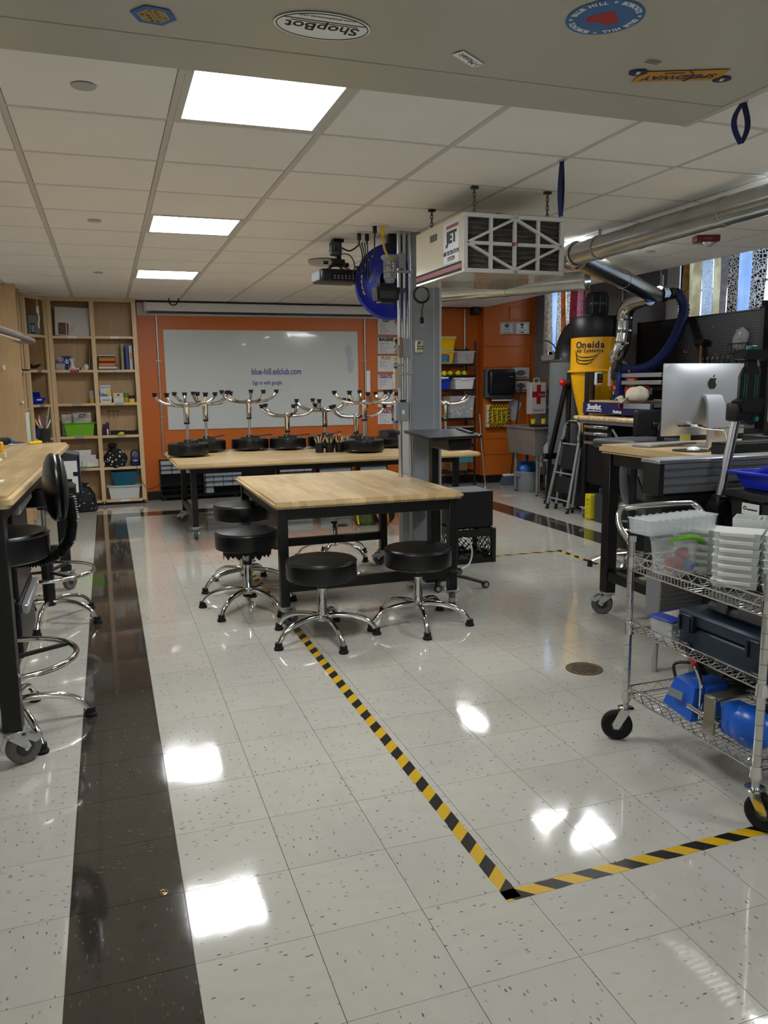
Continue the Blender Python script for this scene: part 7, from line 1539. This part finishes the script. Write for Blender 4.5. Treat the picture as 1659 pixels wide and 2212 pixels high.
for k, x_ in enumerate((-.20,-.17,-.155,-.14,-.125,-.105,-.09)): obj('port', MB().box(x_-.006,x_+.006,-.0475,-.030,.118,.127), BLKMATTE, t)
obj('usb_plug', MB().box(-.13,-.105,-.075,-.03,.115,.128,.002), WHITEP, t); obj('dark_plug', MB().box(-.09,-.07,-.072,-.03,.116,.127,.002), BLKPLAS, t)
o = Vector(t.location)
cable('white cable from the computer ports to the stand hole', [o+Vector((-.117,-.07,.12)),o+Vector((-.08,-.12,.105)),o+Vector((-.02,-.15,.10)),o+Vector((.02,-.15,.09)),o+Vector((.05,-.14,.04)),o+Vector((.06,-.14,.012))], .003, WHITEP)
cable('black cable from the computer ports across the stand', [o+Vector((-.08,-.07,.121)),o+Vector((-.04,-.12,.108)),o+Vector((.04,-.15,.112)),o+Vector((.14,-.13,.108)),o+Vector((.22,-.1,.105))], .003)
flat('sticky_note','pale green sticky note hanging below the computer screen','note',(2.955,1.885,DZT+.035),(3.03,1.8865,DZT+.085),mat('note_green','#b9ba6c',.7),.0003)
t = thing('keyboard','slim white keyboard behind the computer stand','keyboard',(2.96,2.02,DZT), math.radians(12)); obj('deck', MB().box(-.21,.21,-.06,.06,0,.012,.003), ALU, t); mb = MB()
for i in range(14):
    for j in range(5): mb.box(-.2+.029*i,-.175+.029*i,-.054+.022*j,-.035+.022*j,.012,.0145)
tag(obj('key_field', mb, WHITEP, t), kind='stuff')
obj('mouse_pad', MB().cyl((0,0,0),(0,0,.004),.10,seg=40), BLKMATTE, None, 'round black mouse pad at the desk edge', 'mouse pad', loc=(2.85,1.66,DZT))
t = thing('computer_mouse','white low-profile mouse on the round black pad','mouse',(2.86,1.66,DZT+.0045),.5); obj('shell', MB().sphere((0,0,.002),.055,(1,.52,.30),24,14), WHITEP, t); obj('base', MB().box(-.045,.045,-.022,.022,0,.004,.002), ALU, t)
for v in t.children[0].data.vertices: v.co.z = max(v.co.z,.002)
t = thing('computer_mouse','black mouse beside the round pad','mouse',(2.99,1.62,DZT),-.4); obj('shell', MB().sphere((0,0,.004),.05,(1,.6,.42),20,12), BLKPLAS, t); obj('wheel', MB().cyl((.02,-.004,.022),(.02,.004,.022),.006,seg=10), DGREY, t)
for v in t.children[0].data.vertices: v.co.z = max(v.co.z,.0)
cable('thick black cable curling over the desk edge', [(2.86,1.44,1.02),(2.87,1.445,1.075),(2.92,1.48,1.08),(3.0,1.54,1.062),(3.10,1.56,1.06)], .007); cable('thin white cable lying by the plug adapter', [(2.93,1.50,1.056),(3.0,1.52,1.058),(3.06,1.55,1.056),(3.10,1.60,1.056)], .003, WHITEP)
t = thing('plug_adapter','small white round plug adapter on the desk','adapter',(2.94,1.50,DZT)); obj('disc', MB().cyl((0,-.01,.018),(0,.012,.018),.018,seg=20), WHITEP, t); obj('socket', MB().cyl((0,-.012,.018),(0,-.01,.018),.008,seg=12), mat('socket_beige','#b9b2a2',.5), t)
t = thing('power_strip_box','long black power supply box along the desk edge','box',(3.02,1.45,DZT), .10); obj('body', MB().box(-.2,.75,-.05,.05,0,.055,.004), BLKPLAS, t); obj('seam_lid', MB().box(-.198,.748,-.048,.048,.055,.06,.002), BLKMATTE, t); obj('screw', MB().cyl((.2,-.05,.03),(.2,-.054,.03),.005,seg=8), ZINC, t)
# 3d printer
t = thing('printer_frame','open-frame 3d printer with grey power supply on the desk','3d printer',(3.80,1.86,DZT))
obj('base_frame', MB().box(-.24,.3,-.2,.2,.0,.045,.004), BLKPLAS, t)
for x_ in (-.16,.28): obj('upright', MB().box(x_-.022,x_+.022,.05,.09,.045,.62,.002), STEELBLK, t)
obj('top_beam', MB().box(-.16,.28,.05,.09,.60,.64,.002), STEELBLK, t); obj('power_supply', MB().box(-.25,-.02,-.06,-.0,.13,.345,.003), mat('psu_grey','#8e9091',.45,.4), t); obj('fan_grille', MB().torus((-.19,-.061,.29),.022,.0035,(0,1,0),22,5).torus((-.19,-.061,.29),.013,.003,(0,1,0),16,5).cyl((-.19,-.0605,.29),(-.19,-.063,.29),.006,seg=10), BLKPLAS, t)
obj('warning_label', MB().box(-.1,-.02,-.0612,-.06,.24,.285), YELLOW, t); mb = MB()
for k in range(4): mb.box(-.225,-.185,-.0612,-.06,.15+.01*k,.154+.01*k).box(-.15,-.11,-.0612,-.06,.15+.01*k,.154+.01*k)
obj('vent_slots', mb, BLKMATTE, t); obj('top_unit', MB().box(-.20,.02,-.02,.04,.36,.46,.02,None,2), mat('unit_grey','#6d7072',.4), t); obj('print_bed', MB().box(-.1,.22,-.18,.16,.08,.09), DGREY, t); obj('hazard_triangle', MB().prism([(0,0),(.03,0),(.015,.028)],0,.001,Matrix.Translation((-.08,-.2015,.06)) @ Matrix.Rotation(PI/2,4,'X')), YELLOW, t)
for k in range(3): cable('black printer wire arching over the frame base', [(3.55,1.64,1.13),(3.62+.05*k,1.62,1.18+.02*k),(3.75+.04*k,1.66,1.13),(3.88,1.7,1.10)], .005, group='printer wires')
# aluminium machine bed on its stand
t = thing('machine_bed','slotted aluminium machine bed with black end on a stand','machine',(2.28,1.20,0)); AL2 = mat('dull_extrusion','#787b82',.42,.35)
obj('bed_core', MB().box(.03,.95,.012,.12,.90,1.045), AL2, t)
for k in range(4): obj('slot_lip', MB().box(.03,.95,0,.014,.905+.037*k,.931+.037*k,.003), AL2, t)
obj('top_lip', MB().box(-.005,.95,-.006,.13,1.045,1.062,.003), ALU, t); obj('end_cap', MB().box(.0,.03,0,.12,.893,1.045,.002), BLKPLAS, t)
obj('black_housing', MB().box(.04,.9,.03,.15,.52,.89,.01), BLKMATTE, t); obj('grey_cabinet', MB().box(.06,.7,.03,.14,.28,.51,.004), mat('ribbed_grey','#77777a',.5), t)
for k in range(9): obj('rib', MB().box(.065,.30,.026,.03,.295+.022*k,.303+.022*k), MATS['ribbed_grey'], t)
for x_ in (.09,.66): obj('stand_leg', MB().cyl((x_,.085,0),(x_,.085,.28),.014,seg=12), ZINC, t)
obj('cable_bundle', MB().tube([(.12,-.0,.50),(.2,-.03,.46),(.35,-.03,.43),(.5,-.02,.44)],.02,8,smooth=5).torus((.16,-.02,.49),.035,.01,(0,1,0),16,6), BLKPLAS, t)
# phone/tablet holder on a leaning pole
pa, pb = px(1590,905,'y',1.13), px(1553,1082,'y',1.13)
t = thing('tablet_stand','black and teal tablet holder on a leaning silver pole','stand',(pb.x-.04,1.13,0)); o = Vector(t.location); a_, b_ = pa-o, pb-o; TEA = mat('teal_accent','#1f7d72',.4)
obj('pole', MB().cyl(b_,a_,.021,seg=20), ALU, t); obj('pole_slot', MB().bar(b_+Vector((-.006,-.021,0)),a_+Vector((-.006,-.021,0)),.008,.003), BLKMATTE, t); obj('clamp_head', MB().box(a_.x-.035,a_.x+.04,-.035,.035,a_.z-.01,a_.z+.075,.01,None,2), BLKPLAS, t); obj('teal_screw', MB().cyl((a_.x+.08,-.03,a_.z),(a_.x+.08,-.045,a_.z),.012,seg=12), TEA, t); obj('swivel', MB().cyl((a_.x+.06,-.03,a_.z+.005),(a_.x+.06,.03,a_.z+.005),.035,seg=20), BLKPLAS, t)
hz = a_.z+.07; hx_ = a_.x+.045
Mh = Matrix.Translation((hx_,-.01,hz)) @ Matrix.Rotation(math.radians(2),4,'Y')
def hp_(u, v): return (u, v)
obj('holder_plate', MB().prism([(-.05,0),(.055,0),(.06,.03),(.06,.12),(.048,.16),(.03,.17),(.03,.245),(-.02,.245),(-.02,.17),(-.035,.16),(-.055,.12)],-.01,.012,Mh @ Matrix.Rotation(PI/2,4,'X'),.003), BLKPLAS, t)
for s_, x_ in ((0,-.032),(1,-.018),(2,.03),(3,.044)): obj('teal_groove', MB().box(x_-.0018,x_+.0018,-.0135,-.0095,.03,.135,M=Mh), TEA, t)
obj('upper_jaw', MB().prism([(-.075,.20),(-.05,.245),(.075,.245),(.055,.20)],-.03,.04,Mh @ Matrix.Rotation(PI/2,4,'X')), BLKPLAS, t); obj('teal_button', MB().box(-.012,.028,-.012,.012,.245,.265,.003,Mh), TEA, t); obj('lower_jaw', MB().prism([(-.07,.01),(-.03,.03),(.05,.03),(.07,.01),(.05,-.04),(-.05,-.04)],-.02,.04,Mh @ Matrix.Rotation(PI/2,4,'X')), BLKPLAS, t)
obj('lower_post', MB().bar((0,0,.02),b_+Vector((0,0,.03)),.06,.06,.01), BLKPLAS, t); obj('knuckle', MB().cyl((b_.x,-.04,b_.z-.03),(b_.x,.04,b_.z-.03),.04,seg=20), BLKPLAS, t); obj('floor_base', MB().cyl((0,0,0),(0,0,.03),.06,seg=28), BLKPLAS, t)
# stacked black totes with a blue tray (their long sides run away from the viewer, left sides facing the room)
TOTE = mat('tote_charcoal','#1d1f22',.5)
tl = px(1562,1050,'y',1.06); tb_ = px(1569,1015,'y',1.04)
X0, YF, ZL = tl.x, 1.06, tl.z
for k, (z0, lb) in enumerate(((.0,'lower black tote on the floor beside the wire cart'),(ZL/2,'upper black tote with white label under the blue tray'))):
    h_ = ZL/2-.046
    t = thing('storage_tote', lb, 'tote', (X0,YF,z0), group='stacked black totes')
    obj('tub', MB().tray(.03,.45,-.60,-.02,0,h_,.03,.006), TOTE, t); obj('lid', MB().box(0,.48,-.63,0,h_,h_+.035,.008), TOTE, t); obj('lid_rib', MB().box(.06,.42,-.57,-.06,h_+.035,h_+.045,.004), TOTE, t)
    for j in range(4): obj('side_rib', MB().box(.026,.045,-.12-.14*j,-.08-.14*j,.1,h_-.005,.003), TOTE, t)
    if k == 1:
        q0 = px(1620,1098,'x',X0+.02); obj('label_card', MB().box(.022,.025,q0.y-YF-.05,q0.y-YF+.05,q0.z-z0-.03,q0.z-z0+.02), WHITEPAPER, t); text('O', .022, BLACKINK, t, (.0215,q0.y-YF+.032,q0.z-z0-.003), (PI/2,0,-PI/2), bold=.0012); obj('faint_print', MB().box(.0215,.022,q0.y-YF-.04,q0.y-YF+.02,q0.z-z0-.010,q0.z-z0-.004), BLACKINK, t)
t = thing('blue_tray','blue plastic tray of black parts on top of the black totes','tray',(tb_.x,1.04,ZL+.0005)); BT = mat('tray_blue','#1428b4',.35); hh = tb_.z-ZL
obj('tub', MB().tray(.02,.40,-.5,-.02,0,hh,.035,.004), BT, t); obj('rim', MB().box(0,.022,-.52,0,hh-.012,hh,.003).box(.398,.42,-.52,0,hh-.012,hh,.003).box(.022,.398,-.022,0,hh-.012,hh,.003).box(.022,.398,-.52,-.498,hh-.012,hh,.003), BT, t)
obj('inner_tray', MB().tray(-.17,.17,-.2,.2,0,.05,.02,.004,M=Matrix.Translation((.22,-.24,hh*.6)) @ Euler((0,math.radians(-14),0)).to_matrix().to_4x4()), BT, t); obj('black_mesh_part', MB().cbox((.24,-.24,hh+.02),(.18,.26,.05),(0,-.24,0),.008), MESH, t)
# office chairs behind the desk
def task_chair(label, loc, rz, back_w, back_h, back_z, seat_z, grey):
    t = thing('task_chair', label, 'chair', loc, rz, None); BM = BLKPLAS if not grey else mat('seat_grey','#3d3f43',.5)
    obj('backrest', MB().box(-back_w/2,back_w/2,-.02,.02,back_z,back_z+back_h,.018,None,3), BM, t); obj('back_spine', MB().box(-.035,.035,-.04,-.02,seat_z+.06,back_z+back_h*.5,.008), BLKPLAS, t); obj('back_bracket', MB().box(-.08,.08,-.035,-.02,back_z+back_h*.3,back_z+back_h*.55,.01), BLKPLAS, t)
    obj('seat', MB().box(-.25,.25,-.05,.43,seat_z,seat_z+.07,.03,None,3), mat('seat_grey','#3d3f43',.5), t); obj('column', MB().cyl((0,.23,.12),(0,.23,seat_z),.028,seg=16), BLKPLAS, t); obj('foot_ring', MB().torus((0,.23,.33),.2,.01,seg=36,sub=8), CHROME, t)
    for k in range(5):
        a = k*2*PI/5; l_ = obj('leg', MB().tube([(0,.23,.13),(.17*math.cos(a),.23+.17*math.sin(a),.11),(.3*math.cos(a),.23+.3*math.sin(a),.05)],.016,8), CHROME, t); obj('foot_cap', MB().cyl((.3*math.cos(a),.23+.3*math.sin(a),0),(.3*math.cos(a),.23+.3*math.sin(a),.05),.02,seg=12), RUBBER, l_)
task_chair('black high task chair with grey seat behind the computer desk', (3.66,2.98,0), .12, .46, .19, 1.03, .93, False)
# shop vacuum with grey hoses under the desk
t = thing('shop_vacuum','black shop vacuum canister behind the tall desk','vacuum',(4.02,3.62,0)); obj('canister', MB().lathe([(0,.04),(.2,.04),(.23,.08),(.23,.36),(.2,.4),(.12,.46),(0,.47)],seg=30), BLKPLAS, t); obj('carry_handle', MB().torus((0,0,.45),.1,.014,(0,1,0),18,8,0,PI), BLKPLAS, t)
for k in range(4): a = k*PI/2+.6; obj('caster', MB().sphere((.2*math.cos(a),.2*math.sin(a),.025),.025), DGREY, t)
HG = mat('hose_grey','#6e737b',.4)
for k, (us, lb) in enumerate(((((1352,985),(1347,1030),(1353,1075),(1378,1108),(1400,1118)),'outer grey ribbed hose arching behind the desk leg'),(((1368,1000),(1370,1040),(1384,1075),(1410,1100)),'middle grey ribbed hose behind the desk'),(((1385,1005),(1390,1030),(1400,1055),(1420,1075)),'inner grey ribbed hose behind the desk'))):
    ribbed('vacuum_hose', lb, 'hose', [px(u,v,'y',3.5+.06*k) for u,v in us], .032, HG, .018)
# ================================================================ WIRE CART
CX1, CX2, CYN, CYF = 1.765, 2.19, .012, .69
t = thing('wire_cart','chrome wire utility cart with three shelves and push handle','cart',((CX1+CX2)/2,(CYN+CYF)/2,0)); o = Vector(t.location)
hx, hy = (CX2-CX1)/2, (CYF-CYN)/2
_f = MB(); _f.lathe([(0,-.012),(.03,-.012),(.033,-.004),(.02,.0),(0,.0)],seg=20)
for _s in (-1,1): _f.prism([(-.02,-.01),(.024,-.01),(.05,-.07),(.045,-.09),(.025,-.09)],-.0016,.0016,Matrix(((1,0,0,0),(0,0,1,_s*.019),(0,1,0,0),(0,0,0,1))))
_f.cyl((.032,-.024,-.078),(.032,.024,-.078),.006,seg=8)
_w = MB().lathe([(.001,-.011),(.035,-.012),(.052,-.015),(.061,-.008),(.061,.008),(.052,.015),(.035,.012),(.001,.011)],(.032,0,-.078),(0,1,0),28)
_h = MB().lathe([(.001,-.0135),(.022,-.0135),(.026,-.01),(.026,.01),(.022,.0135),(.001,.0135)],(.032,0,-.078),(0,1,0),18)
CAST_STEM = (_f.mesh('caster'),_w.mesh('wheel'),_h.mesh('wheel_hub'))
POSTM = mat('chrome_post','#c9c9c8',.16,1)
for sx in (-1,1):
    for sy in (-1,1):
        p_ = obj('post', MB().cyl((sx*hx,sy*hy,.16),(sx*hx,sy*hy,.815),.0135,seg=18), POSTM, t); mb = MB()
        for k in range(12): mb.torus((sx*hx,sy*hy,.2+.05*k),.0137,.0008,seg=18,sub=4)
        tag(obj('post_grooves', mb, DGREY, p_), kind='stuff'); obj('post_cap', MB().cyl((sx*hx,sy*hy,.815),(sx*hx,sy*hy,.838),.018,seg=18), CHROME, p_)
        for z in (.20,.475,.745): obj('shelf_collar', MB().cyl((sx*hx,sy*hy,z-.03),(sx*hx,sy*hy,z+.01),.02,.0165,seg=18), CHROME, p_)
        c = add_caster(t, CAST_STEM, (sx*hx,sy*hy,.14), [-1.2,2.6,1.2,.2][(sx>0)*2+(sy>0)], RUBBER, CHROME); obj('stem', MB().cyl((sx*hx,sy*hy,.135),(sx*hx,sy*hy,.165),.012,seg=12), ZINC, t)
def wshelf(z, basket=False):
    s_ = MB(); w_ = .003
    mat_w = MB()
    for i in range(26):
        y_ = -hy+2*hy*(i+.5)/26; mat_w.tube([(-hx,y_,z),(hx,y_,z)],.0017,5)
    for x_ in (-hx*.6,0,hx*.6): mat_w.tube([(x_,-hy,z-.004),(x_,hy,z-.004)],.003,6)
    sh = obj('wire_shelf', mat_w, CHROME, t)
    for (a, b_) in (((-hx,-hy),(-hx,hy)),((hx,-hy),(hx,hy)),((-hx,-hy),(hx,-hy)),((-hx,hy),(hx,hy))):
        A3, B3 = Vector((*a,0)), Vector((*b_,0)); mb = MB(); zt_ = z+.035 if not basket else z+.06; zb_ = z+.0
        mb.tube([A3+Vector((0,0,zt_)),B3+Vector((0,0,zt_))],w_,6).tube([A3+Vector((0,0,zb_)),B3+Vector((0,0,zb_))],w_,6)
        L_ = (B3-A3).length; n = max(4,int(L_/.055)); pts = []
        if basket:
            mb.tube([A3+Vector((0,0,z+.03)),B3+Vector((0,0,z+.03))],w_,6); zb_ = z+.032
            m_ = int(L_/.017)
            for k in range(m_): q = A3.lerp(B3,(k+.5)/m_); mb.tube([q+Vector((0,0,z-.0)),q+Vector((0,0,z+.03))],.0015,4)
        for k in range(2*n+1): pts.append(A3.lerp(B3,k/(2*n))+Vector((0,0,zt_ if k%2 else zb_)))
        mb.tube(pts,.0024,5); obj('edge_truss', mb, CHROME, sh)
wshelf(.19); wshelf(.462); wshelf(.70,True)
HY = hy+.02
obj('push_handle', MB().tube([(-hx,hy,.80),(-hx-.0,HY+.06,.86),(-hx+.03,HY+.10,.915),(-hx+.10,HY+.105,.925),(hx-.10,HY+.105,.925),(hx-.03,HY+.10,.915),(hx,HY+.06,.86),(hx,hy,.80)],.0125,12,smooth=5), CHROME, t)
# ---- top shelf: frosted lidded boxes in stacks
FB = mat('frosted_box','#e8ecea',.4,alpha=.72); FB2 = mat('frosted_lid','#eef0ec',.35,alpha=.85)
bx_me = MB().tray(-.056,.056,-.075,.075,0,.026,.004,.0016).mesh('tub'); lid_me = MB().box(-.059,.059,-.078,.078,.0255,.0283,.001).box(-.066,-.056,-.055,.055,.013,.0283,.003).mesh('lid')
bx_me.materials.append(FB); lid_me.materials.append(FB2)
ORD = ['bottom','second','third','fourth','fifth','sixth','top']
zs = .704
for si, (x_, y_, rz, n, lb) in enumerate(((1.985,.585,.62,6,'box of the stack beside the green-lidded container'),(1.955,.345,.70,7,'box of the stack between two other frosted stacks'),(2.055,.215,.70,7,'box of the stack nearest the cart end'))):
    for k in range(n):
        t = thing('lidded_box', ('top' if k == n-1 else ORD[k]+(' from below' if k else ''))+' frosted '+lb, 'box', (x_+random.uniform(-.002,.002),y_+random.uniform(-.002,.002),zs+k*.0286), rz, 'frosted lidded boxes on the cart')
        link('tub', bx_me, None, t); link('lid', lid_me, None, t)
for (x_, y_, z_, lb) in ((2.06,.36,zs+7*.0368-.03+.002,'open frosted tray behind the stacks at the cart top'),(2.115,.30,zs+7*.0368-.03,'second open frosted tray at the cart top edge')):
    t = thing('open_tray', lb, 'tray', (x_+.02,y_+.07,zs+.0), .70, 'open frosted trays'); obj('tub', MB().tray(-.06,.06,-.05,.05,0,.225,.004,.002), FB, t); obj('inner_wall', MB().box(-.055,.055,-.001,.001,.1,.21), FB, t)
# clear compartment box bridging over the green-lidded container
t = thing('compartment_box','long clear compartment box with rippled lid across the cart corner','organiser',(1.885,.585,.868), math.radians(8)); obj('shell', MB().tray(-.19,.15,-.055,.055,0,.055,.004,.002), CLEAR, t); mb = MB()
for k in range(10): obj('compartment_wall', MB().box(-.17+.034*k,-.168+.034*k,-.052,.052,.002,.052), CLEAR, t)
rows = [[(-.195+.35*i/60, y_, .057+.004*math.sin(i*1.05)) for i in range(61)] for y_ in (-.058,.058)]
obj('rippled_lid', MB().sheet(rows,.002), CLEAR, t)
t = thing('lidded_container','clear container of red and blue pieces with a lime green latch','container',(1.885,.575,.704), .2); obj('tub', MB().tray(-.085,.085,-.055,.055,0,.125,.01,.002), CLEAR, t); obj('red_pieces', MB().sphere((-.03,-.01,.04),.045,(1,.8,.7)).sphere((.035,0,.07),.035,(1,.8,.7)), RED, t); obj('blue_pieces', MB().sphere((.03,-.02,.03),.04,(1,.7,.6)), mat('piece_blue','#24469c',.4), t); obj('lid', MB().box(-.09,.09,-.06,.06,.125,.14,.005), CLEAR, t); obj('lime_latch', MB().tube([(-.085,-.03,.135),(-.03,-.055,.15),(.03,-.062,.142),(.07,-.06,.115)],[.012,.016,.016,.012],8,smooth=4,flat=.6), LIME, t)
# ---- middle shelf
t = thing('screw_tub','clear tub of silver screws with a blue lid on the middle shelf','container',(1.855,.53,.466), .12); obj('tub', MB().tray(-.075,.075,-.055,.055,0,.078,.006,.002), CLEAR, t); obj('lid', MB().box(-.08,.08,-.06,.06,.078,.088,.004), mat('lid_blue','#1d3a9c',.35), t); obj('lid_label', MB().box(-.02,.06,-.045,.045,.088,.089), mat('label_pale','#b7aaa0',.5,var=.3,vs=50), t); mb = MB(); random.seed(21)
for k in range(90): c = Vector((random.uniform(-.06,.06),random.uniform(-.045,.045),random.uniform(.006,.068))); d = Vector((random.uniform(-1,1),random.uniform(-1,1),random.uniform(-.7,.7))).normalized(); mb.cyl(c-d*.012,c+d*.012,.0016,seg=5).cyl(c+d*.012,c+d*.014,.004,seg=6)
tag(obj('screws', mb, ZINC, t), kind='stuff')
BCASE = mat('case_navy','#18273a',.45)
t = thing('tool_case','dark blue stackable tool case on the middle shelf','case',(1.975,.215,.466)); obj('case_body', MB().box(-.18,.18,-.225,.225,0,.095,.008), BCASE, t); obj('case_lid', MB().box(-.185,.185,-.23,.23,.098,.15,.010), BCASE, t); obj('lid_recess', MB().box(-.12,.12,-.16,.16,.15,.153), BCASE, t)
for y_ in (-.15,.17): l_ = obj('latch', MB().box(-.20,-.18,y_-.035,y_+.035,.075,.14,.004), mat('latch_navy','#101b29',.4), t); obj('latch_rib', MB().box(-.207,-.2,y_-.03,y_-.02,.08,.13), MATS['latch_navy'], l_); obj('latch_rib', MB().box(-.207,-.2,y_+.02,y_+.03,.08,.13), MATS['latch_navy'], l_)
for y_ in (-.16,.18): obj('stack_foot', MB().box(-.195,-.18,y_-.03,y_+.03,.0,.035,.006), MATS['latch_navy'], t)
text('BOSCH', .075, mat('case_red','#6e1a1e',.5), t, (-.09,.02,.1535), (0,0,-PI/2), bold=.002); obj('round_emblem', MB().torus((-.12,-.17,.151),.02,.002,seg=24,sub=5), mat('emblem_grey','#4b5b6b',.4), t)
t = thing('tool_case','grey moulded tool case on top of the dark blue case','case',(1.99,.19,.6215)); GC = mat('case_grey','#4c4d51',.5); obj('case_body', MB().box(-.15,.15,-.19,.17,0,.035,.012), GC, t); obj('case_lid', MB().box(-.15,.15,-.19,.17,.037,.072,.014), GC, t); obj('moulded_panel', MB().box(-.153,-.149,-.12,.02,.012,.06,.002), GC, t); obj('latch', MB().box(-.16,-.149,.06,.11,.01,.06,.004), GC, t)
# ---- bottom shelf
SKY = mat('tool_sky_blue','#1559c0',.3)
t = thing('biscuit_joiner','bright blue power tool with a steel fence on the bottom shelf','power tool',(1.90,.33,.196)); 
obj('motor_body', MB().hull([(-.10,.03,.01),(.04,.03,.01),(.05,.2,.01),(-.07,.22,.01)],[(-.08,.04,.13),(.03,.04,.13),(.03,.17,.14),(-.04,.19,.12)]), SKY, t, ang=30)
obj('motor_top', MB().box(-.06,.05,.0,.1,.10,.155,.02,None,2), SKY, t); obj('rear_housing', MB().sphere((-.04,-.19,.075),.085,(.75,1.05,.85),20,14), SKY, t); obj('flat_cover', MB().box(-.085,-.0,-.17,-.09,.02,.135,.016,None,2), SKY, t)
obj('steel_fence', MB().box(-.10,-.09,-.085,-.03,.0,.14,.002).box(-.09,.06,-.085,-.03,.13,.14,.002), mat('plate_nickel','#8d8678',.35,.8), t); obj('guide_rod', MB().cyl((-.085,.06,.06),(-.085,-.10,.05),.011,seg=14), CHROME, t)
obj('lock_lever', MB().tube([(-.07,.02,.02),(-.07,.02,.14),(-.06,.04,.17),(-.04,.1,.205)],.007,8,smooth=3), CHROME, t); obj('red_grip', MB().cyl((-.045,.085,.197),(-.03,.12,.215),.011,seg=12), RED, t)
obj('rating_plate', MB().cbox((-.098,.12,.085),(.002,.07,.03),(0,.15,.1)), SILV, t); obj('cord', MB().tube([(-.03,.2,.1),(.0,.24,.15),(.06,.12,.17),(.1,.02,.16)],.006,7,smooth=5), BLKPLAS, t)
obj('cord_coil', MB().torus((.1,.0,.13),.06,.008,(0,.3,1),24,6).torus((.1,.0,.145),.055,.008,(.2,.1,1),24,6).torus((.1,.01,.16),.06,.008,(-.2,.1,1),24,6), BLKPLAS, t)
t = thing('dust_bucket','grey bucket vacuum with black hose behind the blue tool','vacuum',(2.06,.56,.196)); obj('pail', MB().lathe([(0,0),(.075,0),(.088,.16),(0,.16)],seg=24), mat('pail_grey','#6f6f6c',.5), t); obj('lid', MB().cyl((0,0,.16),(0,0,.2),.09,.07,seg=24), BLKPLAS, t); obj('hose', MB().tube([(-.05,0,.19),(-.1,-.02,.2),(-.12,-.06,.16),(-.1,-.08,.12)],.02,10,smooth=4), BLKPLAS, t)
t = thing('black_machine','black clamp-on machine parts at the back of the bottom shelf','tool',(2.09,.22,.196)); obj('base_plate', MB().box(-.05,.09,-.18,.16,0,.02,.003), DGREY, t); obj('upright', MB().box(.02,.06,-.1,.1,.02,.2,.006), BLKPLAS, t); obj('cross_arm', MB().box(-.04,.08,.05,.08,.12,.15,.004), BLKPLAS, t); obj('screw', MB().cyl((-.02,-.06,.02),(-.02,-.06,.18),.012,seg=12), ZINC, t)
